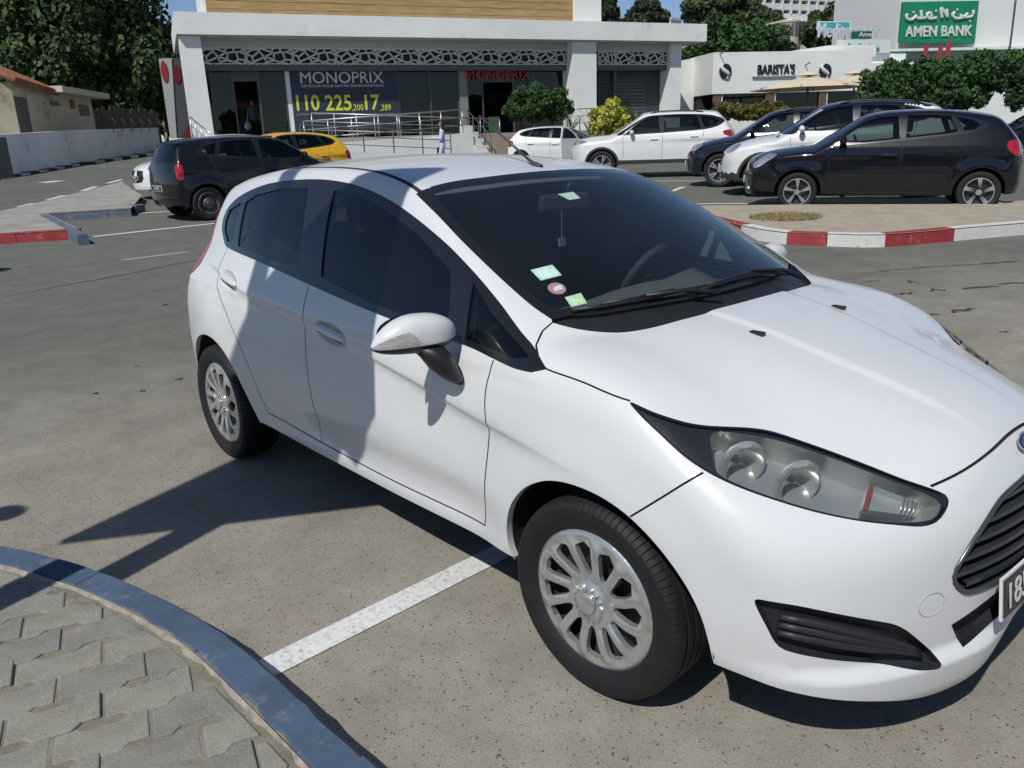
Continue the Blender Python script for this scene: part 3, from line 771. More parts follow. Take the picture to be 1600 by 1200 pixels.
def hero_wheel(x, y, sg, steer):
    wr = bpy.data.objects.new('wheel', None); COL.objects.link(wr); wr.parent = car; wr.location = (x, y, .286); wr.empty_display_size = .05
    wr.rotation_euler = (0, 0, steer+(0 if sg < 0 else math.pi))
    if WHEELS:
        for ch in WHEELS[0].children:
            c = ch.copy(); COL.objects.link(c); c.parent = wr
    else:
        o = clean(mesh('tyre', TV, TF, rubber, wr), 32)
        o = clean(mesh('wheel_cover', CV, CF, silver, wr), 28); o.location = (0, -.078, 0); o.rotation_euler = (0, .17, 0)
        q = MB().lathe([(.205,-.068),(.196,-.080),(.198,-.05),(.16,-.035),(.12,-.03),(.03,-.03),(.0,-.03)], 60); q.build('rim', steel_dark, wr, True, autosm=40)
        b = MB()
        for k in range(16):
            a = 2*math.pi*k/16; b.box((.047*math.cos(a), -.099, .047*math.sin(a)), (.010, .012, .004), M=np.array(Matrix.Rotation(-a, 3, 'Y')))
        b.lathe([(.030,-.1005),(.030,-.106),(.026,-.108),(0,-.1085)], 32)
        b.build('hub_cap', silver, wr, autosm=30)
    WHEELS.append(wr); return wr
hero_wheel(0, -.747, -1, rad(2.7)); hero_wheel(0, .747, 1, rad(2.7)); hero_wheel(-2.489, -.742, -1, 0); hero_wheel(-2.489, .742, 1, 0)
# ------------------------------------------------------------------ details of the white hatchback
def atY(px, py, y):
    d = pray(px, py); return CAM+d*((y-CAM[1])/d[1])
H.bvh()
def onS(x, z, off=0.0):
    p, n = H.hit((x, -1.4, z), (0, 1, 0)); return p+n*off, n
def onT(x, y, off=0.0):
    p, n = H.hit((x, -max(abs(y), 1e-4), 2.2), (0, 0, -1)); p[1] = y
    if y > 0: n = n*[1, -1, 1]
    return p+n*off, n
def onN(y, z, off=0.0):
    p, n = H.hit((1.8, -max(abs(y), 1e-4), z), (-1, 0, 0)); p[1] = y
    if y > 0: n = n*[1, -1, 1]
    return p+n*off, n
MY = np.array([1, -1, 1])
# headlamp internals
for i, lamp in enumerate(hl):
    sg = 1 if i == 0 else -1
    for (c, r, dep) in (((.360,-.660,.757), .050, .05), ((.470,-.598,.722), .050, .05)):
        X = H.dom(np.array([c])); p0 = H.surf(X)[0]; n0 = H.nrm(p0[None])[0]
        ax = np.array([.86, -.42, -.10]); ax /= np.linalg.norm(ax)
        cc = p0-n0*.046
        q = MB().lathe([(r, 0),(r*.97,-.012),(r*.82,-.028),(r*.5,-.042),(.010,-.046),(.006,-.030),(.003,-.022),(0,-.021)], 28, axis='x')
        M = np.array(Vector(ax).to_track_quat('X', 'Z').to_matrix()); q.v = [tuple((M@np.array(k)+cc)*[1, sg, 1]) for k in q.v]
        q.build('reflector', lamp_silver, lamp, True, autosm=50)
        b = MB().lathe([(r*1.0,-.002),(r*1.05,.0),(r*1.28,-.012)], 28, axis='x'); b.v = [tuple((M@np.array(k)+cc)*[1, sg, 1]) for k in b.v]
        b.build('reflector_surround', lamp_silver, lamp, True)
    # indicator chamber: ribbed silver box at the inner end, amber bulb strip
    pts = H.surf(H.dom(np.array([(.575,-.495,.708),(.672,-.438,.668),(.674,-.465,.645),(.592,-.555,.668)]))); nn = H.nrm(pts)
    A = pts-nn*.014; Bq = pts-nn*.04
    mesh('indicator_chamber', np.r_[A, Bq]*[1, sg, 1], [(4,5,6,7),(0,1,5,4),(1,2,6,5),(2,3,7,6),(3,0,4,7)], lamp_silver, lamp)
    a = (A[0]*.7+Bq[0]*.3); b_ = (A[3]*.7+Bq[3]*.3); e = (A[1]-A[0])*.09
    mesh('amber_strip', np.array([a, a+e, b_+e, b_])*[1, sg, 1]+np.array([.002,0,.002]), [(0,1,2,3)], mat('amber', (.20,.06,.045), .3), lamp)
    for t in (.70,.78,.86,.94):
        a = A[0]*(1-t)+A[1]*t; b_ = A[3]*(1-t)+A[2]*t
        MB().tube([a*[1, sg, 1], b_*[1, sg, 1]], .0022, 6).build('lens_rib', lamp_grey, lamp, True)
# fog recess fins
for i, fg in enumerate(fgo):
    sg = 1 if i == 0 else -1
    for (t0, t1, nseg) in ((.74,.70,0), (.48,.46,0), (.22,.24,0)):
        P = []
        for k in range(13):
            u = k/12
            y = -.755+.30*u; zt = .455-.13*u**1.5-.02*u; zb = .372-.085*u
            zz = zb+(zt-zb)*(t0+(t1-t0)*u); P.append(onN(max(y, -.76), zz, -.012)[0])
        P = np.array(P)
        MB().tube(P*[1, sg, 1], [.006+.007*math.sin(math.pi*min(1, .08+.92*k/12)) for k in range(13)], 8).build('fin', bump_black, fg, True)
# grille bars: dark blades with a bright upper edge
blade = mat('grille_blade', (.045,.05,.06), .28, metal=.4, coat=.4)
for k, zc in enumerate((.625,.592,.557,.521,.485,.452)):
    yl = {0: .20, 1: .285, 2: .335, 3: .372, 4: .385, 5: .35}[k]
    ys = np.linspace(-yl, yl, 37); C_ = H.N(np.c_[-np.abs(ys), 0*ys+zc]); C_[:, 1] = ys
    v = []
    for q in C_: v += [q+[-.004,0,.006], q+[-.002,0,-.003], q+[-.010,0,-.012], q+[-.034,0,-.004], q+[-.030,0,.010]]
    f = [(j*5+a, j*5+(a+1) % 5, (j+1)*5+(a+1) % 5, (j+1)*5+a) for j in range(36) for a in range(5)]
    o = mesh('grille_bar', v, f, blade, gro); bm = bmesh.new(); bm.from_mesh(o.data); bmesh.ops.recalc_face_normals(bm, faces=bm.faces); bm.to_mesh(o.data); bm.free()
gq = np.r_[grl[::-1], grl[1:]*MY]
gs = H.N(np.c_[-np.abs(gq[:, 1]), gq[:, 2]]); gs[:, 1] = gq[:, 1]
MB().tube([q+[.0,0,0] for q in gs[2:-2]], .007, 8, False).build('grille_surround', mat('grille_rim', (.10,.105,.115), .25, metal=.6), gro, True)
# badge
bp, bn = onN(0, .712, .003); M = frame(bp, (0,1,0), np.cross(np.array([0, 1.0, 0]), -bn)*-1 if False else np.cross(bn, [0, 1.0, 0]))
def disc(name, rx, ry, p, xd, yd, m, parent, th=.004, n=40):
    xd = np.array(xd, float); yd = np.array(yd, float); zd = np.cross(xd, yd)
    b = MB().prism([(rx*math.cos(2*math.pi*k/n), ry*math.sin(2*math.pi*k/n)) for k in range(n)], p, xd, yd, zd, th); return b.build(name, m, parent)
up = np.cross(bn, [0, 1.0, 0]); up = up if up[2] > 0 else -up; lt = np.cross(up, bn)
xd = np.array([0, 1.0, 0])
bp = bp+np.array([.010,0,0]); bo = disc('emblem', .058, .025, bp, xd, up, chrome, car, .004)
disc('emblem_field', .053, .0208, bp+bn*.0045, xd, up, mat('emblem_blue', (.01,.018,.09), .25, coat=1), bo, .002)
Mx = Matrix.Identity(4)
for i in range(3): Mx[i][0] = xd[i]; Mx[i][1] = up[i]; Mx[i][2] = bn[i]; Mx[i][3] = (bp+bn*.0075)[i]
text_mesh('emblem_script', 'Ford', .036, chrome, bo, Mx, .001)
# number plate
plate_black = mat('plate_black', (.012,.012,.014), .3); plate_white = mat('plate_white', (.72,.72,.70), .4)
pz, px_ = .405, None
pp = onN(0, .40)[0]; pc = np.array([pp[0]+.004, 0, .403])
PL = MB()
ys = np.linspace(-.262, .262, 15)
def plate_at(y, z, off): return np.array([.812-.10*y*y+off-.12*(z-.40), y, z])
def plate_strip(z0, z1, y0, y1, off, n=14):
    v = []; 
    for y in np.linspace(y0, y1, n+1): v += [plate_at(y, z0, off), plate_at(y, z1, off), plate_at(y, z0, off-.006), plate_at(y, z1, off-.006)]
    f = []
    for j in range(n):
        a = j*4; b = a+4; f += [(a, b, b+1, a+1), (a+2, a+3, b+3, b+2), (a, a+2, b+2, b), (a+1, b+1, b+3, a+3)]
    f += [(0, 1, 3, 2), (n*4, n*4+2, n*4+3, n*4+1)]
    return v, f
plate = mesh('number_plate', *plate_strip(.348,.456,-.275,.275,.010), plate_white, car)
mesh('plate_field', *plate_strip(.354,.450,-.267,.267,.0125), plate_black, plate)
Mx = Matrix.Identity(4)
for (tx, yc, sz) in (('185', -.19, .075), ('5399', .16, .075)):
    c = plate_at(yc, .400, .0140); tn = np.array([-.2*yc, 1.0, 0]); tn /= np.linalg.norm(tn); uu = np.array([-.12, 0, 1.0]); uu /= np.linalg.norm(uu); zz = np.cross(tn, uu)
    for i in range(3): Mx[i][0] = tn[i]; Mx[i][1] = uu[i]; Mx[i][2] = zz[i]; Mx[i][3] = c[i]
    text_mesh('plate_number', tx, sz*1.25, plate_white, plate, Mx.copy(), .001, bold=.001)
# tow-eye cap outline
tp, tn = onN(-.455, .432, .0); 
for sg in (1,):
    ring = []
    for k in range(33):
        a = 2*math.pi*k/32; ring.append(onN(-.455+.034*math.cos(a), .432+.030*math.sin(a), .0005)[0])
    MB().tube(ring, .0012, 5, False).build('tow_eye_cap', mat('cap_seam', (.42,.42,.42), .6), car, True)
# door handles
for (x, z, dr) in ((-2.30,.912,rd), (-1.305,.826,fd)):
    for i, dd in enumerate(dr):
        sg = 1 if i == 0 else -1
        p, n = onS(x, z); sl = (HP['zs'](x+.1)-HP['zs'](x-.1))/.2; t = np.array([1, 0, float(sl)]); t -= n*(t@n); t /= np.linalg.norm(t); b = np.cross(t, n); b = b if b[2] > 0 else -b
        v = []; f = []; NU, NV = 24, 9
        for a in range(NU+1):
            for c in range(NV+1):
                u = -1+2*a/NU; w_ = -1+2*c/NV; r_ = math.sqrt(max(0, 1-u*u))
                rr2 = abs(w_)
                h = .019*(max(0, 1-rr2**4))*r_**.5-.004
                v.append((p+t*u*.116+b*(.002+w_*.0175*r_**.6)+n*h)*[1, sg, 1])
        f = [(a*(NV+1)+c, (a+1)*(NV+1)+c, (a+1)*(NV+1)+c+1, a*(NV+1)+c+1) for a in range(NU) for c in range(NV)]
        o = MB(); o.add(v, f); ho = o.build('handle', white_paint, dd, True)
        MB().tube([(p+t*u_*.09-b*.017+n*.001)*[1, sg, 1] for u_ in (-1,-.5,0,.5,1)], .0022, 6).build('handle_seal', black_trim, dd, True)  # dark strip standing in for the shadowed slit beneath the strap
# antenna
ab, an = onT(-1.06, 0, 0); at_ = atY(749, 181, 0.0)
dv = at_-ab; dv /= np.linalg.norm(dv); an_o = MB(); rg_v = []
for (c_a, ra_, rb_a) in ((ab+[.008,0,-.003],.032,.017),(ab+[.006,0,.005],.029,.015),(ab+dv*.035,.012,.010),(ab+dv*.075,.006,.006)):
    rg_v += [c_a+np.array([ra_*math.cos(2*math.pi*k/16), rb_a*math.sin(2*math.pi*k/16), 0]) for k in range(16)]
an_o.add(rg_v, [(r_*16+k, r_*16+(k+1) % 16, (r_+1)*16+(k+1) % 16, (r_+1)*16+k) for r_ in range(3) for k in range(16)]+[tuple(range(16))[::-1]])
an_o.tube([ab+dv*.07, ab+dv*.2, at_], [.0055,.0045,.0038], 8)
an_o.build('antenna', mat('antenna_rubber', (.05,.05,.052), .45), car, True)
# washer nozzles
for y in (-.235, .235):
    p, n = onT(.098, y, .003); MB().box((0,0,0), (.045,.022,.010)).build('washer_nozzle', black_trim, car, bevel=.004).location = p
# wipers
def scr(pts, off): return [onT(x, -abs(y), off)[0]*[1, (1 if y <= 0 else -1), 1] for x, y in pts]
for base, pts in ((( -.165,.02), [(-.205,-.20),(-.235,-.36),(-.275,-.50),(-.315,-.60)]), ((-.16,.34), [(-.165,.05),(-.185,.18),(-.20,.34)]), ):
    pass
def wiper(arm, bladep):
    A = scr(arm, .026); Bl = scr(bladep, .010)
    o = MB().tube(A, [.010,.007,.005], 8).build('wiper', black_trim, car, True)
    MB().tube(Bl, .0065, 6).tube([q+np.array([0,0,.008]) for q in Bl[1:-1]], .005, 6).build('blade', black_trim, o, True)
wiper([(-.125,-.12),(-.18,-.22),(-.215,-.36)], [(-.180,-.10),(-.198,-.24),(-.225,-.38),(-.262,-.50),(-.30,-.585)])
wiper([(-.135,.40),(-.19,.36),(-.195,.16)], [(-.19,.42),(-.195,.28),(-.185,.12),(-.176,-.05),(-.172,-.16)])
# stickers behind the glass
def sticker(name, c4, m, rnd=False):
    P = [onT(x, y, -.004)[0] for x, y in c4]
    if rnd:
        c = (P[0]+P[2])/2; a = (P[1]-P[0])/2; b = (P[3]-P[0])/2; n = 24
        v = [c+a*math.cos(2*math.pi*k/n)+b*math.sin(2*math.pi*k/n) for k in range(n)]; return mesh(name, v, [tuple(range(n))], m, car)
    return mesh(name, P, [(0,1,2,3)], m, car)
stk = mat('sticker_white', (.75,.85,.78), .6, noise=.15, scale=60)
sticker('permit_sticker', [(-.500,-.556),(-.482,-.480),(-.431,-.489),(-.448,-.563)], stk)
sticker('permit_sticker', [(-.357,-.552),(-.344,-.496),(-.303,-.512),(-.318,-.564)], mat('sticker_yellow', (.70,.80,.55), .6, noise=.15, scale=60))
so_ = sticker('round_sticker', [(-.428,-.566),(-.412,-.512),(-.366,-.524),(-.380,-.578)], mat('sticker_pink', (.62,.28,.32), .6), True)
c_ = [onT(-.396-.026+.052*k, y, -.0035)[0] for k in (0,1) for y in (-.545,)]
sticker('round_sticker_band', [(-.412,-.563),(-.402,-.522),(-.384,-.528),(-.394,-.569)], mat('sticker_band', (.75,.80,.80), .6))
# door mirror
def mirror(sg):
    root = bpy.data.objects.new('door_mirror', None); COL.objects.link(root); root.parent = car
    c = np.array([-.583, -.948, .950])
    # axes: outward (long), forward, up
    NU, NV = 110, 72; v = []; P = {}
    oa = np.array([-.17, -1.0, .02]); oa /= np.linalg.norm(oa); fa = np.array([1.0, -.17, 0.0]); fa -= oa*(fa@oa); fa /= np.linalg.norm(fa); ua = np.array([0, 0, 1.0])
    def surf(u, a):
        # u: -1 inner end .. 1 outer tip ; a: angle round
        w_ = (1-abs(u)**2.6)**.5 if u < 0 else (1-u**1.9)**.62
        up_, dn = .066*w_, .046*w_
        ca, sa = math.cos(a), math.sin(a)
        fz = .062*w_*(1 if ca > 0 else .55)
        pz_ = (up_ if sa > 0 else dn)*math.copysign(abs(sa)**.74, sa)
        return c+oa*(.134*u)+fa*(fz*math.copysign(abs(ca)**.74, ca))+ua*(pz_-.018*max(0, u)**2+.0)
    def lam(u, a): return math.sin(a)*(.074 if math.sin(a) > 0 else .046)
    V_ = np.array([[surf(-.995+1.99*i/NU, 2*math.pi*j/NV-math.pi/2) for j in range(NV)] for i in range(NU+1)])
    grp = {'cap': [], 'base': [], 'lens': []}
    for i in range(NU):
        for j in range(NV):
            u = -.995+1.99*(i+.5)/NU; a = 2*math.pi*(j+.5)/NV-math.pi/2; sa, ca = math.sin(a), math.cos(a)
            lim = -.10-.0*u; k = 'cap'
            hz = sa
            if hz < -.30: k = 'base'
            elif ca > -.2 and u > -.15 and hz < .36-.66*(1-min(1, max(0, (u+.15)/.45))): k = 'lens'
            if ca < -.55: k = 'base'
            grp[k].append((i*NV+j, i*NV+(j+1) % NV, (i+1)*NV+(j+1) % NV, (i+1)*NV+j))
    Vf = V_.reshape(-1, 3)*[1, sg, 1]
    for k, m_, nm in (('cap', white_paint, 'mirror_cap'), ('base', black_trim, 'mirror_base'), ('lens', mat('indicator_lens', (.50,.49,.47), .12, metal=.3, coat=1, noise=.25, scale=40, stretch=(1,1,8)), 'indicator')):
        o = MB(); ids = sorted({q for f_ in grp[k] for q in f_}); mp = {q: n for n, q in enumerate(ids)}
        o.add([Vf[q] for q in ids], [tuple(mp[q] for q in f_) for f_ in grp[k]]); o.build(nm, m_, root, True)
    # edge rubber between lens and cap, stalk and foot
    ft = onS(-.53, .80, .0)[0]
    path = [c+oa*(-.03)+np.array([0, 0, -.030]), c+oa*(-.06)+np.array([.012,0,-.065]), (c+oa*(-.07)+np.array([.03,0,-.10])), ft+np.array([.0,-.022,.012]), ft+np.array([-.0,.005,-.012])]
    st = MB(); n = 16
    rx = [(.074,.050),(.069,.046),(.058,.040),(.036,.028),(.012,.010)]
    ring = []
    for (q, (ra, rb_)) in zip(path, rx):
        for k in range(n): a = 2*math.pi*k/n; ring.append((q+fa*ra*math.cos(a)+oa*rb_*math.sin(a))*[1, sg, 1])
    st.add(ring, [(i*n+k, i*n+(k+1) % n, (i+1)*n+(k+1) % n, (i+1)*n+k) for i in range(4) for k in range(n)]+[tuple(4*n+k for k in range(n)), tuple(range(n))[::-1]])
    st.build('mirror_stalk', black_trim, root, True)
    gl_ = [c+oa*(.10*math.cos(2*math.pi*k/24))+ua*(.012+.048*math.sin(2*math.pi*k/24))-fa*.036 for k in range(24)]
    mesh('mirror_glass', np.array(gl_)*[1, sg, 1], [tuple(range(24)) if sg < 0 else tuple(range(24))[::-1]], MIRR, root)
mirror(1); mirror(-1)
# ---- cabin
cab_dark = mat('cabin_dark', (.022,.022,.024), .75, noise=.2, scale=20); seat_cloth = mat('seat_cloth', (.075,.076,.08), .9, noise=.2, scale=60); dash_m = mat('dash_plastic', (.11,.112,.108), .6, noise=.15, scale=40, bump=.1, bscale=200)
headliner = mat('headliner', (.10,.10,.10), .95)
tc = H.X[H.tri].mean(1)
gl_m = H.inside('screen') | H.inside('cowl')
for k in GQ: gl_m |= H.inside('g_'+k)
lin = ~gl_m & ~H.inside('below') & (tc[:, 2] > .42) & (tc[:, 0] < -.10) & (tc[:, 0] > -2.85) & ~rg & ~H.inside('arch1') & ~H.inside('arch2')
up_m = lin & (tc[:, 2] > 1.12); lo_m = lin & ~up_m
H.part('headlining', up_m, headliner, car, off=-.03); H.part('door_cards', lo_m, cab_dark, car, mirror='both', off=-.035)
MB().box((-1.5,0,.32), (2.5,1.45,.04)).box((-.16,0,.62),(.06,1.36,.56)).box((-2.62,0,.62), (.06,1.3,.50)).build('cabin_floor', cab_dark, car)
# dashboard: swept profile with a hood over the instruments
v = []; NX, NYY = 11, 29
for j in range(NYY):
    y = -.66+1.32*j/(NYY-1); hood_ = .045*math.exp(-((y-.36)/.16)**2); c0 = .03*math.exp(-((y)/.2)**2)
    pr = [(-.20,.925),(-.30,.955-.01),(-.42,.958+hood_*.4+c0*.3),(-.52,.950+hood_+c0),(-.60,.925+hood_*.8+c0),(-.63,.88+c0*.5),(-.62,.80),(-.60,.72),(-.58,.62),(-.50,.52),(-.2,.5)]
    k = .10*(abs(y)/.66)**2
    for (x, z) in pr: v.append((x-k, y, z-.03*(abs(y)/.66)**3))
f = [(j*NX+i, j*NX+i+1, (j+1)*NX+i+1, (j+1)*NX+i) for j in range(NYY-1) for i in range(NX-1)]
b = MB(); b.add(v, f); b.build('dashboard', dash_m, car, True)
# steering wheel
sw = MB().lathe([(.185+.016*math.cos(a), .016*math.sin(a)) for a in np.linspace(0, 2*math.pi, 11)[:-1]], 40, axis='z', closed=True)
sw.box((0,0,-.015), (.13,.10,.04)).box((.10,0,-.01), (.14,.035,.02)).box((-.10,0,-.01), (.14,.035,.02)).box((0,-.09,-.01), (.05,.14,.02))
o = sw.build('steering_wheel', cab_dark, car, True, autosm=40); o.location = (-.76, .36, .90); o.rotation_euler = (0, rad(-62), 0); o.rotation_euler = (Matrix.Rotation(rad(-64), 3, 'Y') @ Matrix.Rotation(rad(90), 3, 'Z')).to_euler()
def seat(x, y, wd, nm='seat'):
    b = MB().box((x+.02, y, .50), (.50, wd, .16)).build(nm, seat_cloth, car, bevel=.05, seg=3)
    Mq = np.array(Matrix.Rotation(rad(-16), 3, 'Y'))
    MB().box((x-.33, y, .80), (.13, wd, .62), M=Mq).build('seat_back', seat_cloth, b, bevel=.05, seg=3)
    return b
for y in (-.36, .36):
    b = seat(-1.22, y, .50)
    MB().box((-1.66, y, 1.20), (.10,.27,.19), M=np.array(Matrix.Rotation(rad(-12), 3, 'Y'))).build('headrest', seat_cloth, b, bevel=.04, seg=3)
    for k_ in (-.06, .06): MB().tube([(-1.63,y+k_,1.05),(-1.65,y+k_,1.15)], .007).build('headrest_post', chrome, b, True)
b = seat(-2.12, 0, 1.24, 'rear_bench')
for y in (-.40, .40): MB().box((-2.52, y, 1.12), (.09,.26,.15)).build('headrest', seat_cloth, b, bevel=.035, seg=3)
# interior mirror and hanging charm
im = MB().box((-.905,-.0,1.250), (.03,.23,.065), M=np.array(Matrix.Rotation(rad(-8), 3, 'Z'))); im.build('interior_mirror', cab_dark, car, bevel=.012)
MB().tube([(-.89,0,1.28),(-.875,0,1.325)], .008).build('mirror_stem', cab_dark, car, True)
mesh('toll_tag', [onT(-.80,-.135,-.01)[0], onT(-.80,-.055,-.01)[0], onT(-.755,-.06,-.012)[0], onT(-.755,-.12,-.012)[0]], [(0,1,2,3)], stk, car)
MB().tube([(-.88,-.04,1.22),(-.88,-.04,1.12)], .002, 5).box((-.88,-.04,1.105), (.012,.03,.03)).build('hanging_charm', lamp_grey, car)
# ------------------------------------------------------------------ ground
def asphalt_mat(name, base, var, pit, rough=.88, tint=None, lane=None):
    m = bpy.data.materials.new(name); m.use_nodes = True; t = m.node_tree; b = t.nodes['Principled BSDF']; L = t.links.new; b.inputs['Roughness'].default_value = rough
    b.inputs['Specular IOR Level'].default_value = .3
    tc = t.nodes.new('ShaderNodeTexCoord'); co = tc.outputs['Object']
    def noise(sc, det=6, ro=.6):
        n = t.nodes.new('ShaderNodeTexNoise'); n.inputs['Scale'].default_value = sc; n.inputs['Detail'].default_value = det; n.inputs['Roughness'].default_value = ro; L(co, n.inputs['Vector']); return n.outputs['Fac']
    def ramp(f, a, b_, ca, cb):
        r = t.nodes.new('ShaderNodeValToRGB'); L(f, r.inputs[0]); r.color_ramp.elements[0].position = a; r.color_ramp.elements[1].position = b_; r.color_ramp.elements[0].color = (*ca, 1); r.color_ramp.elements[1].color = (*cb, 1); return r.outputs[0]
    def mix(f, a, b_, mode='MIX'):
        x = t.nodes.new('ShaderNodeMix'); x.data_type = 'RGBA'; x.blend_type = mode
        if isinstance(f, float): x.inputs[0].default_value = f
        else: L(f, x.inputs[0])
        for k, v in ((6, a), (7, b_)):
            if isinstance(v, tuple): x.inputs[k].default_value = (*v, 1)
            else: L(v, x.inputs[k])
        return x.outputs[2]
    c = ramp(noise(.55, 5), .3, .7, tuple(q*(1-var) for q in base), tuple(q*(1+var) for q in base))
    if tint: c = mix(ramp(noise(1.3, 3), .50, .68, (0,0,0), (.55,.55,.55)), c, tint)
    if lane:                                   # the driving lane away from the bays is greyer
        sp = t.nodes.new('ShaderNodeVectorMath'); sp.operation = 'DOT_PRODUCT'; L(co, sp.inputs[0]); sp.inputs[1].default_value = (-.93, .37, 0)
        ad = t.nodes.new('ShaderNodeMath'); ad.operation = 'MULTIPLY_ADD'; L(noise(.7, 4), ad.inputs[0]); ad.inputs[1].default_value = 2.6; L(sp.outputs['Value'], ad.inputs[2])
        mr = t.nodes.new('ShaderNodeMapRange'); mr.interpolation_type = 'SMOOTHSTEP'; L(ad.outputs[0], mr.inputs[0]); mr.inputs[1].default_value = 2.6; mr.inputs[2].default_value = 7.0
        c = mix(mr.outputs[0], c, lane)
    c = mix(1.0, c, ramp(noise(160, 3, .8), .25, .8, (.62,.62,.62), (1.32,1.30,1.28)), 'MULTIPLY')
    vo = t.nodes.new('ShaderNodeTexVoronoi'); vo.inputs['Scale'].default_value = 72; vo.inputs['Randomness'].default_value = 1; L(co, vo.inputs['Vector'])
    sel = ramp(noise(40, 4), .50, .57, (0,0,0), (1,1,1))
    dots = ramp(vo.outputs['Distance'], .20, .33, (1,1,1), (0,0,0))
    pm = mix(1.0, dots, sel, 'MULTIPLY')
    c = mix(pm, c, tuple(q*pit for q in base))
    c = mix(1.0, c, ramp(noise(3.2, 9, .75), .33, .62, (.78,.78,.78), (1.07,1.07,1.07)), 'MULTIPLY')
    c = mix(ramp(noise(.9, 8, .7), .60, .72, (0,0,0), (.55,.55,.55)), c, tuple(q*.62 for q in base))
    L(c, b.inputs['Base Color'])
    bp = t.nodes.new('ShaderNodeBump'); bp.inputs['Strength'].default_value = .55; bp.inputs['Distance'].default_value = .006
    L(noise(140, 4, .7), bp.inputs['Height']); L(bp.outputs[0], b.inputs['Normal'])
    MATS[name] = m
    return m
asphalt = asphalt_mat('asphalt', (.318,.294,.244), .09, .30, tint=(.310,.262,.218), lane=(.156,.160,.134))
asphalt_dark = asphalt_mat('asphalt_road', (.145,.148,.132), .12, .5)
# one sheet to the horizon: fine near, coarse far
def axis_pts(lim, near, step):
    p = list(np.arange(-near, near+.01, step)); k = near; st = step
    while k < lim: st *= 1.35; k += st; p = [-k]+p+[k]
    return np.array(p)
ua = axis_pts(1500, 36, 1.0); da = np.array(list(np.arange(-12, 60, 1.0)))
k = 60.0; st = 1.0; ext = []
while k < 1600: st *= 1.35; k += st; ext.append(k)
k = -12.0; st = 1.0; pre = []
while k > -900: st *= 1.35; k -= st; pre.append(k)
da = np.array(pre[::-1]+list(da)+ext)
v = []; f = []
for d in da:
    for u in ua:
        x, y = W(u, d); v.append((x, y, float(G(x, y))))
n = len(ua)
f = [(j*n+i, j*n+i+1, (j+1)*n+i+1, (j+1)*n+i) for j in range(len(da)-1) for i in range(n-1)]
ground = tag(mesh('ground', v, f, asphalt, smooth=True), kind='structure')
def drape(name, poly, m, dz, parent=None, kind=None, res=.8):
    "flat sheet following the ground"
    poly = [np.array(q[:2], float) for q in poly]; q = poly_line(poly, res, True)
    lo, hi = q.min(0), q.max(0); gx, gy = np.meshgrid(np.arange(lo[0], hi[0], res), np.arange(lo[1], hi[1], res)); pts = np.c_[gx.ravel(), gy.ravel()]
    pts = pts[inpoly(pts, q)] if len(pts) else pts
    if len(pts): pts = pts[segdist(pts, q, np.roll(q, -1, 0), res) > .3*res]
    vv = [tuple(k) for k in pts]; n0 = len(vv); vv += [tuple(k) for k in q]
    r = delaunay_2d_cdt([Vector(k) for k in vv], [(n0+i, n0+(i+1) % len(q)) for i in range(len(q))], [], 0, 1e-5)
    Q = np.array([tuple(k) for k in r[0]]); tri = np.array([tuple(k) for k in r[2]]); tri = tri[inpoly(Q[tri].mean(1), q)]
    z = G(Q[:, 0], Q[:, 1])+(dz if np.ndim(dz) == 0 else 0)
    return tag(mesh(name, np.c_[Q, z], tri, m, parent), kind=kind)
def gpx(L, dz=0.0): return [GP(a, b, dz)[:2] for a, b in L]
line_paint = mat('line_paint', (.66,.66,.63), .8, noise=.1, scale=40, dirt=(.29,.28,.26), dscale=55, dthr=.60)
def strip(name, a, b, wd, m=line_paint, dz=.004, parent=ground):
    a = np.array(a[:2]); b = np.array(b[:2]); t = (b-a)/np.linalg.norm(b-a); n_ = np.array([-t[1], t[0]])*wd/2
    return drape(name, [a+n_, b+n_, b-n_, a-n_], m, dz, parent, res=1.2)
strip('bay_line', (-.73,-1.47), (-.83,.95), .105)
# ---- pavement island with blue kerb in the foreground
KT = .12
KO = smooth_line([(3.4,-1.46),(2.0,-1.465),(1.0,-1.475),(-.05,-1.49),(-.54,-1.505),(-.87,-1.53),(-1.24,-1.61),(-1.57,-1.72),(-1.96,-1.905),(-2.3,-2.16),(-2.55,-2.55),(-2.68,-3.2),(-2.72,-5.0),(-2.72,-7.5)], .05)
tn = np.gradient(KO, axis=0); nn = np.c_[-tn[:, 1], tn[:, 0]]; nn /= np.linalg.norm(nn, axis=1)[:, None]       # towards the pavement
if (nn[10]@np.array([0, -1.0])) < 0: nn = -nn
pav = tag(drape('pavement', list(KO+nn*.10)+[(-2.6,-7.5),(3.4,-7.5)], mat('paver_bed', (.205,.182,.138), .95, noise=.2, scale=14, bump=.5, bscale=60, dirt=(.27,.24,.18), dscale=9), KT-.0065, res=.5), kind='structure')
blue_kerb = mat('blue_kerb_paint', (.074,.110,.168), .9, spec=.2, noise=.14, scale=5, dirt=(.22,.23,.25), dscale=11, dthr=.63, bump=.25, bscale=70)
arc = np.r_[0, np.cumsum(np.linalg.norm(np.diff(KO, axis=0), axis=1))]
s0 = 0.0; ki = 0
rk = random.Random(3)
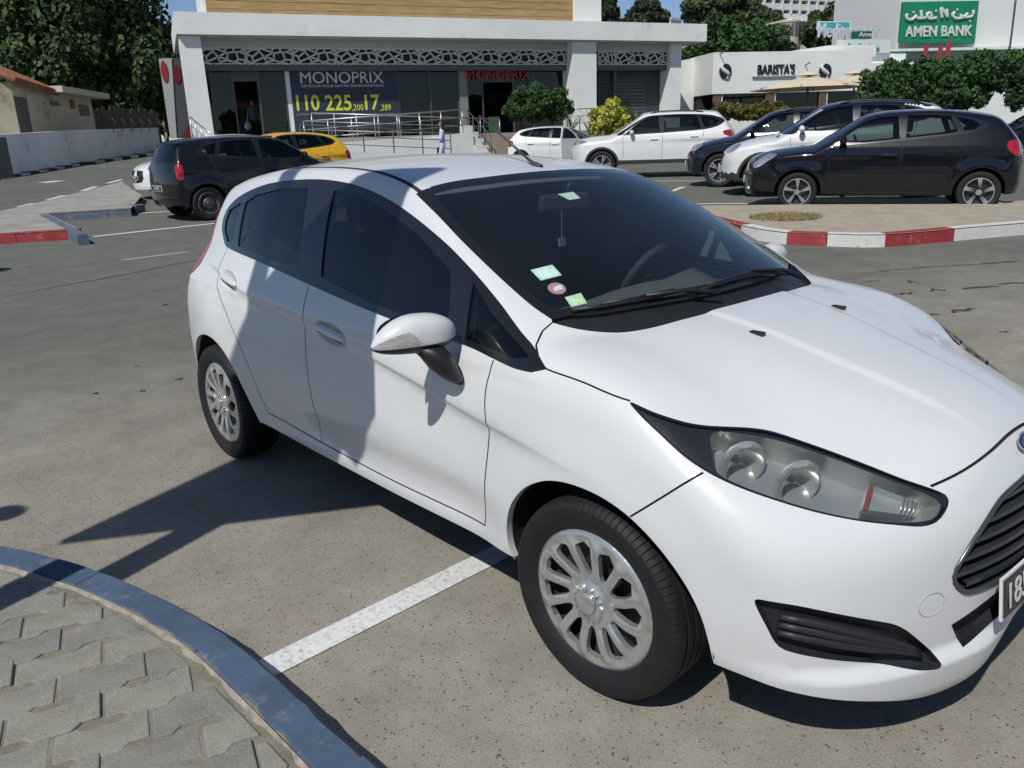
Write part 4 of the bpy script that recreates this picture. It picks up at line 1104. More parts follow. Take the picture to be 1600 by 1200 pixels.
while s0 < arc[-1]-.2:
    s1 = min(arc[-1], s0+.70); sel = [i for i in range(len(arc)) if s0 <= arc[i] <= s1]
    def at(s): return np.array([np.interp(s, arc, KO[:, 0]), np.interp(s, arc, KO[:, 1])]), np.array([np.interp(s, arc, nn[:, 0]), np.interp(s, arc, nn[:, 1])])
    ss = [s0+.0015]+[arc[i] for i in sel if s0+.01 < arc[i] < s1-.01]+[s1-.0015]
    vv = []; dz = rk.uniform(-.003, .003); dn = rk.uniform(-.004, .004); wd = .118+rk.uniform(-.005, .005)
    for s in ss:
        p, q = at(s); w1, w2 = rk.gauss(0, .0016), rk.gauss(0, .004)
        pr = [(dn+w1, -.02),(dn+w1-.002, KT-.014+dz),(dn+.012+w1, KT+dz),(wd-.012+w2, KT+dz+.001),(wd+w2, KT-.012+dz),(wd+w2, -.02)]
        vv += [(p[0]+q[0]*a, p[1]+q[1]*a, b) for a, b in pr]
    m_ = 6; ff = [(j*m_+i, (j+1)*m_+i, (j+1)*m_+(i+1) % m_, j*m_+(i+1) % m_) for j in range(len(ss)-1) for i in range(m_)]+[tuple(range(m_)), tuple(len(vv)-m_+i for i in range(m_))[::-1]]
    b = MB(); b.add(vv, ff); b.build('kerb_stone', blue_kerb, pav, True, autosm=30); s0 = s1
# mortar edge between kerb and pavers
inner = KO+nn*.116; in2 = KO+nn*.134
mesh('mortar_edge', [(*q, KT+.001) for q in inner]+[(q[0]+rk.gauss(0,.006), q[1]+rk.gauss(0,.006), KT-.010) for q in in2], [(i, i+1, len(inner)+i+1, len(inner)+i) for i in range(len(inner)-1)], mat('mortar', (.31,.275,.215), .95, noise=.3, scale=25, bump=.6, bscale=90), pav, True)
# interlocking pavers
La = np.array([.275,.961]); Sa = np.array([.961,-.275]); PLn, PW = .222, .128
def paver_poly(l, w_):
    g = .0045; am = .011; out = []
    xs = [-.5,-.42,-.33,-.17,-.08,.08,.17,.33,.42,.5]; ys = [1,1,-1,-1,1,1,-1,-1,1,1]
    xs = [-.5,-.30,-.20,.20,.30,.5]; ys = [1,1,-1,-1,1,1]
    top = [(a*l*(1-2*g/l), w_/2-g+am*b) for a, b in zip(xs, ys)]; bot = [(a*l*(1-2*g/l), -w_/2+g+am*b) for a, b in zip(xs, ys)]
    return bot+top[::-1]
pm = [mat('paver_concrete', (.258,.250,.205), .9, noise=.18, scale=9, bump=.35, bscale=110, dirt=(.24,.225,.19), dscale=11, dthr=.60), mat('paver_concrete_grey', (.225,.220,.187), .9, noise=.2, scale=9, bump=.35, bscale=110, dirt=(.22,.205,.175), dscale=8, dthr=.56)]
bs = MB().prism(paver_poly(PLn, PW), (0,0,-.05), (1,0,0), (0,1,0), (0,0,1), .05)
protos = []
for q in pm:
    o = bs.build('paver', q, pav, bevel=.004, seg=2); dg = bpy.context.evaluated_depsgraph_get(); me = bpy.data.meshes.new_from_object(o.evaluated_get(dg)); bpy.data.objects.remove(o); protos.append(me)
half_edge = np.r_[in2, [(-2.6,-7.5),(3.4,-7.5)]]
cnt = 0
for i in range(-22, 30):
    for j in range(-30, 12):
        c = np.array([-.85,-1.86])+Sa*(i*PW)+La*((j+(.5 if i % 2 else 0))*PLn)
        u_, d_ = UD(c)
        if d_ < .45 or u_ < -2.5 or u_ > .9 or d_ > 3.4 or cnt > 285: continue
        cn = np.array([c+La*a*PLn*.5+Sa*b*PW*.5 for a in (-1,0,1) for b in (-1,1)])
        ins = inpoly(cn, half_edge)
        if not ins.any(): continue
        if not ins.all():                                   # cut to the kerb line
            loc = np.array(paver_poly(PLn, PW)); wp = c+loc[:, :1]*La+loc[:, 1:]*Sa
            k_ = int(np.argmin(np.linalg.norm(in2-c, axis=1))); bp0 = in2[k_]+nn[k_]*.010; nv = nn[k_]
            out_ = []
            for a_ in range(len(wp)):
                p_, q_ = wp[a_], wp[(a_+1) % len(wp)]; da_, db_ = (p_-bp0)@nv, (q_-bp0)@nv
                if da_ >= 0: out_.append(p_)
                if (da_ >= 0) != (db_ >= 0): out_.append(p_+(q_-p_)*da_/(da_-db_))
            if len(out_) < 4: continue
            o_ = np.array(out_); ar_ = abs(np.sum(o_[:, 0]*np.roll(o_[:, 1], -1)-np.roll(o_[:, 0], -1)*o_[:, 1]))/2
            if ar_ < .004: continue
            MB().prism([tuple(q-c) for q in o_], (c[0], c[1], KT-.05), (1,0,0), (0,1,0), (0,0,1), .05+rk.uniform(-.004,.002)).build('paver', pm[rk.random() < .42], pav, bevel=.005)
            continue
        o = bpy.data.objects.new('paver', protos[rk.random() < .42]); COL.objects.link(o); o.parent = pav; cnt += 1
        o.location = (c[0], c[1], KT+rk.uniform(-.005, .003)); o.rotation_euler = (rk.gauss(0,.008), rk.gauss(0,.008), math.atan2(La[1], La[0])+rk.gauss(0,.012))
# ---- island with red and white kerb on the right
RK = gpx([(1100,338),(1150,350),(1190,358),(1230,363),(1262,364.5),(1293,365),(1340,366.5),(1385,366),(1440,362),(1493,357),(1550,352),(1600,348),(1700,339)], .15)
rk_line = smooth_line(RK, .12)
far = [np.array(W(*q)) for q in ((9.5,11.2),(9.8,12.3),(6.5,12.05),(4.6,12.6),(3.1,12.9),(2.2,12.6))]
isl = drape('island_paving', list(rk_line)+far, mat('island_pavers', (.39,.335,.25), .9, noise=.12, scale=5, bump=.2, bscale=60, dirt=(.30,.26,.21), dscale=3), .15, kind='structure', res=.35)
red_k = mat('red_kerb_paint', (.30,.035,.035), .7, noise=.15, scale=6, dirt=(.36,.22,.19), dscale=9, dthr=.64); white_k = mat('white_kerb_paint', (.62,.61,.57), .75, noise=.08, scale=6, dirt=(.25,.23,.2), dscale=12, dthr=.64)
def kerb_run(pts, mats, seg, h, wd, parent, side=1, breaks=None):
    pts = np.array(pts); t = np.gradient(pts, axis=0); nr = np.c_[-t[:, 1], t[:, 0]]*side; nr /= np.linalg.norm(nr, axis=1)[:, None]
    ar = np.r_[0, np.cumsum(np.linalg.norm(np.diff(pts, axis=0), axis=1))]; s = 0; k = 0
    br = breaks or list(np.arange(0, ar[-1]+seg, seg))
    for k in range(len(br)-1):
        a_, b_ = br[k]+.004, min(br[k+1], ar[-1])-.004
        if b_-a_ < .05: continue
        ss = np.linspace(a_, b_, 7); vv = []
        for s in ss:
            p = np.array([np.interp(s, ar, pts[:, 0]), np.interp(s, ar, pts[:, 1])]); q = np.array([np.interp(s, ar, nr[:, 0]), np.interp(s, ar, nr[:, 1])]); g = float(G(p[0], p[1]))
            for a, z in ((0,-.05),(.006,h-.02),(.022,h+.002),(wd,h+.004),(wd,-.05)): vv.append((p[0]+q[0]*a, p[1]+q[1]*a, g+z))
        ff = [(j*5+i, (j+1)*5+i, (j+1)*5+(i+1) % 5, j*5+(i+1) % 5) for j in range(6) for i in range(5)]+[tuple(range(5)), tuple(30+i for i in range(5))[::-1]]
        b = MB(); b.add(vv, ff); b.build('kerb_stone', mats[k % len(mats)], parent, True, autosm=30)
ar = np.r_[0, np.cumsum(np.linalg.norm(np.diff(rk_line, axis=0), axis=1))]
def arc_at(px, py):
    q = np.array(GP(px, py, .15)[:2]); return ar[int(np.argmin(np.linalg.norm(rk_line-q, axis=1)))]
brk = [0, arc_at(1158,352), arc_at(1230,363), arc_at(1293,365), arc_at(1385,366), arc_at(1493,357), arc_at(1640,344), ar[-1]]
# island lies on the far side of the kerb line
tmid = rk_line[len(rk_line)//2+1]-rk_line[len(rk_line)//2]; sd = 1 if np.dot(np.array([-tmid[1], tmid[0]]), HF) > 0 else -1
kerb_run(rk_line, [red_k, white_k], 1, .152, .16, isl, sd, brk)
gc = GP(1227,340,.15); dry = []
fv, ff = [], []
rg_ = random.Random(5)
for k in range(2600):
    a = rg_.uniform(0, 2*math.pi); r_ = math.sqrt(rg_.random()); x = gc[0]+HR[0]*.48*r_*math.cos(a)+HF[0]*.40*r_*math.sin(a); y = gc[1]+HR[1]*.48*r_*math.cos(a)+HF[1]*.40*r_*math.sin(a)
    z = float(G(x, y))+.153; h = rg_.uniform(.015,.06); b_ = rg_.uniform(0, 6.28); w_ = .006; n0 = len(fv)
    fv += [(x-w_*math.cos(b_), y-w_*math.sin(b_), z), (x+w_*math.cos(b_), y+w_*math.sin(b_), z), (x+rg_.gauss(0,.03), y+rg_.gauss(0,.03), z+h)]; ff.append((n0, n0+1, n0+2))
tag(mesh('dry_grass', fv, ff, mat('dry_grass', (.30,.235,.12), .9, noise=.3, scale=6)), 'round patch of short dry grass in the island paving', 'grass', kind='stuff')
# ---- raised pavement with red and blue kerbs on the left
LP = [(-150,378),(0,366),(62,362),(124,358)]
lp = gpx(LP, .15); c2 = GP(75,334,.15)[:2]; c3 = GP(204,326,.15)[:2]
far_l = [GP(190,283,.15)[:2], GP(100,306,.15)[:2], GP(0,330,.15)[:2], GP(-200,372,.15)[:2]]
lpav = drape('left_pavement', list(lp)+[c2, c3, GP(222,305,.15)[:2]]+far_l, mat('left_pavement_concrete', (.33,.31,.27), .92, noise=.14, scale=2, dirt=(.25,.235,.21), dscale=1.3, bump=.2, bscale=40), .148, kind='structure', res=.7)
kerb_run(poly_line(lp, .2), [red_k], 1.4, .152, .16, lpav, 1 if np.dot(np.array([-(lp[-1]-lp[0])[1], (lp[-1]-lp[0])[0]]), HF) > 0 else -1)
kerb_blue2 = mat('blue_grey_kerb', (.10,.13,.18), .8, noise=.15, scale=4, dirt=(.2,.2,.2), dscale=5)
def away(a, b, c):
    t = np.array(b)-np.array(a); return 1 if np.dot(np.array([-t[1], t[0]]), np.array(c)-np.array(a)) > 0 else -1
cen_l = np.mean(np.array(far_l[:3]), 0)
kerb_run(poly_line([GP(138,366,.15)[:2], c2], .2), [kerb_blue2], 1.0, .153, .15, lpav, away(GP(138,366,.15)[:2], c2, GP(40,350,.15)[:2]))
kerb_run(poly_line([c2, c3], .2), [kerb_blue2], 1.0, .1535, .2, lpav, away(c2, c3, cen_l))
b = MB()
pe = GP(211,332,.0); b.box((pe[0], pe[1], pe[2]+.07), (.3,.3,.17), rz=.6); b.build('kerb_end', kerb_blue2, lpav, bevel=.03)
strip('bay_line', GP(146,370)[:2], GP(338,349)[:2], .12); strip('bay_line', GP(222,333)[:2], GP(300,329)[:2], .12)
strip('worn_line', GP(190,407)[:2], GP(292,394)[:2], .13, mat('worn_paint', (.36,.355,.33), .85, noise=.1, scale=30, dirt=(.2,.19,.17), dscale=9, dthr=.50))
# far road on the left with its edge line
road = drape('road', [GP(-260,366)[:2], GP(0,333)[:2], GP(100,307)[:2], GP(199,280)[:2], np.array(W(-12.6,34)), np.array(W(-19.5,40)), np.array(W(-18.2,29)), np.array(W(-17.5,18))], asphalt_dark, .006, kind='structure', res=1.2)
for (a, b_) in (((30,324),(55,318)),((75,313),(100,306)),((128,299),(150,292)),((168,287),(190,281))): strip('edge_dash', GP(*a)[:2], GP(*b_)[:2], .16, line_paint, .012, road)
strip('road_arrow', GP(66,286)[:2], GP(94,283)[:2], .5, line_paint, .012, road)
# bay lines on the right
for a, b_ in (((1068,319),(1180,318)), ((1040,303),(1068,292)), ((1010,283),(1105,283))): strip('bay_line', GP(*a)[:2], GP(*b_)[:2], .11)
# cracks and dark patches in the asphalt
crk = mat('crack', (.045,.042,.04), .95)
def crack(pts, w_):
    P = smooth_line([np.array(q) for q in pts], .05); r_ = random.Random(int(abs(P[0][0])*1000)); L, R_ = [], []
    t = np.gradient(P, axis=0); nr = np.c_[-t[:, 1], t[:, 0]]; nr /= np.linalg.norm(nr, axis=1)[:, None]
    n_ = len(P)
    for i, (p, q) in enumerate(zip(P, nr)):
        k = math.sin(math.pi*i/(n_-1))**.5 if n_ > 1 else 1; a = w_*k*r_.uniform(.3, 1); j = r_.gauss(0, w_*.5)
        L.append(p+q*(a+j)); R_.append(p-q*(a-j))
    v = [(q[0], q[1], float(G(q[0], q[1]))+.003) for q in L+R_]
    return tag(mesh('crack', v, [(i, i+1, n_+i+1, n_+i) for i in range(n_-1)], crk, ground), kind=None)
crack(gpx([(0,465),(90,448),(180,432),(300,408),(390,393)]), .018)
crack(gpx([(1345,428),(1400,422),(1460,417),(1590,410)]), .012)
for (a, b_, w_) in (((1450,455),(1478,453),.05),((1498,451),(1560,447),.04),((1560,445),(1600,441),.04),((1395,461),(1432,458),.03),((1418,441),(1432,440),.05),((1350,440),(1376,439),.02),((1452,492),(1466,491),.03),((1480,488),(1522,482),.04),((1530,412),(1596,408),.015),((1560,519),(1576,518),.02),
                ((218,612),(228,610),.02),((143,616),(152,613),.03),((272,594),(288,591),.03),((253,478),(265,475),.03),((208,573),(218,572),.02)):
    crack(gpx([a, ((a[0]+b_[0])/2, (a[1]+b_[1])/2), b_]), w_)
# ---- the tall sign behind the photographer whose shadow falls across the car
e_ = np.array([.485,.875,0]); e_ /= np.linalg.norm(e_); hd = np.array([math.cos(SUN_AZ), math.sin(SUN_AZ), 0]); H0 = 2.35; Lb = H0/math.tan(SUN_EL)
def sun_back(p, h): return np.array([p[0], p[1], 0])-hd*(h/math.tan(SUN_EL))+np.array([0, 0, h])
A0 = sun_back((-2.10,-1.69), H0); wpan = 1.71
sgn = empty('street_sign', sun_back((-1.80,-1.15), 0), 0, 'tall grey post with a wide rectangular sign panel on the kerbside pavement', 'sign')
def sg_build(b, nm, m_, par=sgn):
    o = b.build(nm, m_, par); o.data.transform(Matrix.Translation(-sgn.location)); return o
gm = mat('galvanised', (.38,.39,.40), .45, metal=.7, noise=.1, scale=8)
b = MB(); pz = np.array([0, 0, 1.0]); nrm_ = np.cross(e_, pz)
b.prism([(0,0),(1.33,0),(1.45,-.18),(1.70,-.235),(wpan,1.22),(1.30,1.38),(0,1.40)], A0, e_, pz, nrm_, .04); sg_build(b, 'sign_panel', mat('sign_back', (.30,.31,.32), .5, metal=.3))
bp_ = sun_back((-1.79,-1.145), H0); base = np.array([bp_[0], bp_[1], 0]); 
b = MB().tube([base+[0,0,.0], base+[0,0,H0+2.7]], .075, 16); b.v = [tuple(np.array(q)-nrm_*.08) for q in b.v]; sg_build(b, 'post', gm)
sgn.location = sgn.location
# ------------------------------------------------------------------ parked cars: shared builder
black_paint = mat('black_car_paint', (.006,.0065,.010), .3, coat=.9, coatr=.03, spec=.08)
navy_paint = mat('dark_grey_car_paint', (.009,.011,.018), .3, coat=.9, spec=.08)
pearl = mat('white_suv_paint', (.72,.72,.70), .35, coat=.8)
yellow = mat('taxi_yellow', (.75,.40,.015), .35, coat=.8)
clad = mat('grey_cladding', (.035,.036,.038), .6, noise=.2, scale=20)
alloy = mat('alloy_bright', (.62,.62,.62), .28, metal=.8); alloy_dark = mat('alloy_black', (.02,.02,.02), .4)
car_glass = glass('car_glass', (.30,.36,.36), 1.52); lamp_clear = mat('bg_lamp', (.55,.56,.58), .12, metal=.6, coat=1.0, noise=.4, scale=14); lamp_red = mat('bg_tail_lamp', (.35,.01,.015), .15, coat=1)
seat_bg = mat('bg_seat', (.03,.03,.032), .9)
def make_F(C):
    wb, Wd, zt = C['wb'], C['W'], C['h']
    prof = spl(np.array([.10,.18,.25,.36,.48,.56,.62,.68,.76,.84,.92,1.0])*zt, np.array(C.get('prof', [.90,.945,.965,.985,1.0,.995,.98,.935,.875,.805,.725,.62]))*Wd)
    fx = spl([C['fo'],C['fo']-.25,C['fo']-.55,0-.3,-wb*.5,-wb+.2,-wb-.35,-wb-C['ro']], [.86,.94,.985,.995,1.0,.995,.96,.90])
    hood, roof = spl(*zip(*C['hood'])), spl(*zip(*C['roof'])); xf, xr = spl(*zip(*C['xf'])), spl(*zip(*C['xr']))
    (wx, wz), sl = C['ws']; cr = C.get('front_round', .42); rr_ = C.get('rear_round', .26)
    R = C['R']; zb = C['belt']
    def F(p):
        x = p[..., 0]; y = np.abs(p[..., 1]); z = p[..., 2]
        w_ = prof(z)*fx(x)
        w_ = w_*(1-.09*sst(zb, zt, z)*sst(-wb*.4, -wb-C['ro'], x))
        for q in (0, -wb):
            r = np.hypot(x-q, z-R); w_ = w_+.018*np.exp(-((r-R-.06)/.1)**2)*sst(.1, .3, z)
        dz = zb*.84+.03*(-x/wb)-z
        w_ = w_-.010*sst(0, .04, dz)*(1-sst(.08, .3, dz))
        side = y-w_; hd_ = (z-(hood(x)-.09*(y/.75)**2.4))*.93
        front = (x-(xf(z)-cr*y**2.3))*.9; rear = xr(z)+rr_*y**2.2-x
        ws = (z-(wz+(wx-(x+.35*y*y))*sl))*.88; rf = z-(roof(x)-.05*(y/.55)**2)
        low = smax(smax(smax(side, hd_, .07), front, C.get('nose_k', .09)), .16-z, .05)
        gh = smax(smax(smax(rf, ws, .06), side, .08), zb*.85-z, .02)
        return smax(smin(low, gh, .02), rear, .10)
    return F
def arch_pts(cx, R, r, n=22, z0=.22):
    a0 = math.asin(max(-.9, (z0-R)/r)); return [(cx+r*math.cos(a), R+r*math.sin(a)) for a in np.linspace(a0, math.pi-a0, n)]
WCACHE = {}
def bg_wheel(parent, x, y, R, kind):
    key = (R, kind); wr = bpy.data.objects.new('wheel', None); COL.objects.link(wr); wr.parent = parent; wr.location = (x, y, R); wr.empty_display_size = .05
    if y > 0: wr.rotation_euler = (0, 0, math.pi)
    if key in WCACHE:
        for ch in WCACHE[key].children:
            c = ch.copy(); COL.objects.link(c); c.parent = wr
        return wr
    r = R*.70
    clean(mesh('tyre', *tyre_mesh(R, r, .20, 36, 1), rubber, wr), 32)
    if kind == 'steel':
        MB().lathe([(r,-.085),(r*.94,-.095),(r*.9,-.06),(r*.62,-.035),(r*.55,-.06),(r*.40,-.085),(r*.25,-.08),(r*.2,-.095),(0,-.098)], 40).build('rim', mat('steel_grey', (.10,.10,.10), .5, metal=.5), wr, True, autosm=35)
    else:
        MB().lathe([(r,-.08),(r*.96,-.088),(r*.93,-.05),(r*.5,-.03),(0,-.03)], 40).build('rim', alloy_dark, wr, True, autosm=35)
        ns = 5
        b = MB()
        for k in range(ns):
            a = 2*math.pi*k/ns
            for (o1, o2) in ((-.10,.16),(.10,-.02 if kind == 'swirl' else -.16)):
                a1, a2 = a+o1, a+o2+(.26 if kind == 'swirl' else 0)
                p1, p2 = np.array([r*.16*math.cos(a1), r*.16*math.sin(a1)]), np.array([r*.95*math.cos(a2), r*.95*math.sin(a2)]); t = (p2-p1)/np.linalg.norm(p2-p1); n_ = np.array([-t[1], t[0]]); w1, w2 = r*.045, r*.075
                q = [p1+n_*w1, p2+n_*w2, p2-n_*w2, p1-n_*w1]
                b.prism([tuple(k_) for k_ in q], (0,-.088,0), (1,0,0), (0,0,1), (0,-1,0), .010)
        b.lathe([(r*1.0,-.086),(r*.99,-.096),(r*.93,-.094),(r*.92,-.08)], 40); b.lathe([(r*.2,-.085),(r*.19,-.100),(0,-.101)], 20)
        b.build('alloy_face', alloy, wr)
    WCACHE[key] = wr
    return wr
def make_car(name, C, paint, loc_ud, head, label, group, wheel='star', cat='car', open_door=False):
    """C: measures (x forward from the front axle, z up); loc_ud: view-frame place of the front axle centre; head: heading in the view frame"""
    X0 = W(*loc_ud); hw = np.array([head[0]*HR[0]+head[1]*HF[0], head[0]*HR[1]+head[1]*HF[1]]); rz = math.atan2(hw[1], hw[0])
    wb = C['wb']; rear_xy = np.array(X0)-hw/np.linalg.norm(hw)*wb
    z1, z2 = float(G(*X0)), float(G(*rear_xy))
    c = empty(name, (0,0,0), 0, label, cat, group)
    F = make_F(C); S = Shell(F, -.15, -wb+.1, C['h']*.40); R = C['R']
    dlo = np.array(C['dlo']); S.poly('dlo', S.S(smooth_line(dlo, .06, True)))
    for i, g in enumerate(C['glass']): S.poly('g%d' % i, S.S(poly_line(g, .07, True)))
    (wx, wz), sl = C['ws']; top = C['ws_top']; yb, yt = C['ws_y']
    def xw(z, y): return wx-(z-wz)/sl-.35*y*y
    zl, zh = wz+.035, top
    wp = [(xw(zh, 0)+.0, 0)]+[(xw(zh, y), -y) for y in np.linspace(.1, yt, 5)]+[(xw(zh+(zl-zh)*t, yt+(yb-yt)*t), -(yt+(yb-yt)*t)) for t in (.25,.5,.75,1)]+[(xw(zl, y), -y) for y in np.linspace(yb, 0, 7)[1:]]
    S.poly('ws', S.T(poly_line(wp, .08, True)))
    for k in ('head', 'tail'):
        if k in C: S.poly(k, S.S(smooth_line(C[k], .05, True)))
    if 'headN' in C: S.poly('headN', S.N(smooth_line(C['headN'], .05, True)))
    if 'tailB' in C: S.poly('tailB', S.B(smooth_line(C['tailB'], .05, True)))
    if 'grilleN' in C:
        g = np.array(C['grilleN']); S.polyq('grille', S.dom(S.N(poly_line(g, .05, False))), True)
    if 'grille2N' in C: S.polyq('grille2', S.dom(S.N(poly_line(C['grille2N'], .05, False))), True)
    if 'rwin' in C: S.polyq('rwin', S.dom(S.B(poly_line(C['rwin'], .06, False))), True)
    ar = R+C.get('gapr', .05); tm_ = -math.pi/2*.85
    for i, q in enumerate((0, -wb)):
        d = S.dom(S.S(arch_pts(q, R, ar, 24, C['sill']-.02))); S.polyq('a%d' % i, np.r_[d, [[d[-1, 0], tm_], [d[0, 0], tm_]]])
    fo, ro = C['fo'], C['ro']; sz = C['sill']
    bt = np.r_[S.dom(S.N([(0, sz),(-.3, sz),(-.55, sz+.01)])), S.dom(S.S([(.3, sz),(0, sz),(-wb*.5, sz),(-wb, sz+.02),(-wb-.3, sz+.03)])), S.dom(S.B([(-.5, sz+.05),(0, sz+.05)]))]
    S.polyq('below', np.r_[bt, [[-wb-1.5, tm_], [1.4, tm_]]])
    if C.get('clad'):
        for q in (0, -wb): S.cons.append((S.dom(S.S(arch_pts(q, R, ar+.055, 30, sz))), False))
        S.cons.append((S.dom(S.S([(x_, C['clad']) for x_ in np.arange(.35, -wb-.45, -.06)])), False))
    for g in C.get('gaps', []): S.gap(S.S(smooth_line(g, .08)), .009)
    res = C.get('res', .055)
    S.run(res, -wb+.1-.8*math.pi/2, -.15+.8*math.pi/2, tm_)
    S.take(S.inside('below') | S.inside('a0') | S.inside('a1'))
    if S.gaps: S.part('shut_line', S.take(S.isgap & ~S.inside('dlo')), groove, c, offs=-.008*S.push, smooth=False)[0]['kind'] = 'stuff'
    tc_ = S.X[S.tri].mean(1)
    gm_ = np.zeros(len(S.tri), bool)
    for i in range(len(C['glass'])): q = S.inside('g%d' % i); gm_ |= q; S.part('side_window', S.take(q), car_glass, c, mirror='both', off=-.006, skirt=-.006, skirt_mat=gloss_black)
    S.part('window_surround', S.take(S.inside('dlo')), C.get('pillar', gloss_black), c, mirror='both')
    q = S.inside('ws'); gm_ |= q; S.part('windscreen', S.take(q), car_glass, c)
    if 'rwin' in C: q = S.inside('rwin'); gm_ |= q; S.part('rear_window', S.take(q), car_glass, c)
    for k in ('head', 'headN'):
        if k in S.polys: S.part('headlamp', S.take(S.inside(k)), lamp_clear, c, mirror='both', off=.002)
    for k in ('tail', 'tailB'):
        if k in S.polys: S.part('tail_lamp', S.take(S.inside(k)), lamp_red, c, mirror='both', off=.004)
    if 'grilleN' in C: S.part('grille', S.take(S.inside('grille')), C.get('grille_mat', bump_black), c, off=-.03, skirt=-.03, skirt_mat=bump_black)
    if 'grille2N' in C: S.part('lower_grille', S.take(S.inside('grille2')), bump_black, c, off=-.03, skirt=-.03, skirt_mat=bump_black)
    if C.get('clad'):
        m_ = tc_[:, 2] < C['clad']
        for q in (0, -wb): m_ |= np.hypot(tc_[:, 0]-q, tc_[:, 2]-R) < ar+.055
        S.part('cladding', S.take(m_), clad, c, off=.004)
    xb_ = C['ws'][0][0]
    S.part('bonnet', S.take((tc_[:, 0] > xb_-.05) & (S.n[S.tri].mean(1)[:, 2] > .72)), paint, c)
    S.part('roof', S.take((tc_[:, 2] > C['h']*.9) & (S.n[S.tri].mean(1)[:, 2] > .75)), C.get('roof_mat', paint), c)
    S.part('body', S.take(np.ones(len(S.tri), bool)), paint, c)
    lin = ~gm_ & (tc_[:, 2] > .5) & (tc_[:, 0] < wx-.05) & ~S.inside('a0') & ~S.inside('a1')
    S.part('cabin_lining', lin, cab_dark, c, off=-.04)
    W_ = C['W']
    MB().box((-wb*.5+.02, 0, sz+.03), (wb-.75, W_*1.7, .06)).box((fo*.45+.1, 0, sz+.04), (.3, W_*1.3, .05)).build('underbody', dark_void, c)
    MB().box((wx-.32, 0, C['belt']*.93), (.5, W_*1.5, .12)).build('dashboard', cab_dark, c, bevel=.04)
    for y in (-.37, .37):
        MB().box((-wb*.5-.15, y, C['belt']*.86), (.14,.48,.62), M=np.array(Matrix.Rotation(rad(-14), 3, 'Y'))).build('seat', seat_bg, c, bevel=.05)
        MB().box((-wb*.5-.27, y, C['belt']*.86+.40), (.09,.26,.18)).build('headrest', seat_bg, c, bevel=.03)
    MB().box((-wb*.5-.98, 0, C['belt']*.84), (.16,1.2,.58), M=np.array(Matrix.Rotation(rad(-14), 3, 'Y'))).build('rear_seat', seat_bg, c, bevel=.05)
    sw_ = MB().lathe([(.18+.014*math.cos(a), .014*math.sin(a)) for a in np.linspace(0, 2*math.pi, 9)[:-1]], 24, axis='x', closed=True); o = sw_.build('steering_wheel', cab_dark, c, True); o.location = (-wb*.5+.42, .36, C['belt']*.98); o.rotation_euler = (0, rad(24), 0)
    for q in (0, -wb):
        for sg in (-1, 1):
            bg_wheel(c, q, sg*(W_-.115), R, wheel)
            o = MB().lathe([(ar-.002, -W_+.05),(ar+.004,-W_+.4),(.05,-W_+.4)], 24, a0=-.1, a1=math.pi+.1); o.v = [(a+q, -b*sg, d+R) for a, b, d in o.v]; o.build('wheel_arch', dark_arch, c, True)
    # mirrors, handles
    for sg in (-1, 1):
        mx, mz = C['mirror']
        p = S.S([(mx, mz)])[0]; v = []; NU, NV = 10, 12
        o = MB()
        for i in range(NU+1):
            t = -1+2*i/NU; r_ = (1-abs(t)**2.4)**.5*.98+.02
            for j in range(NV):
                a = 2*math.pi*j/NV; v.append((mx+.055*r_*math.cos(a), (p[1]-.11+.09*t)*-sg, mz+.06+.065*r_*math.sin(a)))
        o.add(v, [(i*NV+j, i*NV+(j+1) % NV, (i+1)*NV+(j+1) % NV, (i+1)*NV+j) for i in range(NU) for j in range(NV)]); o.build('door_mirror', C.get('mirror_mat', paint), c, True)
        MB().box((mx, (p[1]-.02)*-sg, mz+.02), (.05,.08,.04)).build('mirror_stalk', black_trim, c)
        for hx, hz in C['handles']:
            q = S.S([(hx, hz)])[0]; MB().box((hx, (q[1]-.016)*-sg, hz), (.21,.03,.036)).build('door_handle', C.get('handle_mat', paint), c, bevel=.014)
    if 'plateF' in C:
        y_, z_ = 0, C['plateF']; q = S.N([(-.02, z_)])[0]; po = MB().box((q[0]+.008, 0, z_), (.014,.5,.10)).build('number_plate', plate_white, c); MB().box((q[0]+.016, 0, z_), (.004,.48,.085)).build('plate_field', plate_black, po)
        text_mesh('plate_number', C.get('ptxt', '214 3067'), .085, plate_white, po, frame((q[0]+.0195, 0, z_), (0,1,0)), .001)
    if 'plateR' in C:
        z_ = C['plateR']; q = S.B([(-.02, z_)])[0]; po = MB().box((q[0]-.008, 0, z_), (.014,.5,.10)).build('number_plate', plate_white, c); MB().box((q[0]-.016, 0, z_), (.004,.48,.085)).build('plate_field', plate_black, po)
        text_mesh('plate_number', C.get('ptxt', '96 4782'), .085, plate_white, po, frame((q[0]-.0195, 0, z_), (0,-1,0)), .001)
    if C.get('rails'):
        for sg in (-1, 1):
            P = S.T([(x, -C['rails'][0]) for x in np.linspace(C['rails'][1], C['rails'][2], 8)]); P[:, 1] *= -sg; P[1:-1, 2] += .035
            MB().tube(P, .016, 8).build('roof_rail', black_trim, c, True)
    for fn in C.get('extra', []): fn(c, S)
    c.location = (X0[0], X0[1], z1); c.rotation_euler = (0, math.atan2(z1-z2, wb)*-1, rz)
    return c, S
def gd(*a): return list(a)
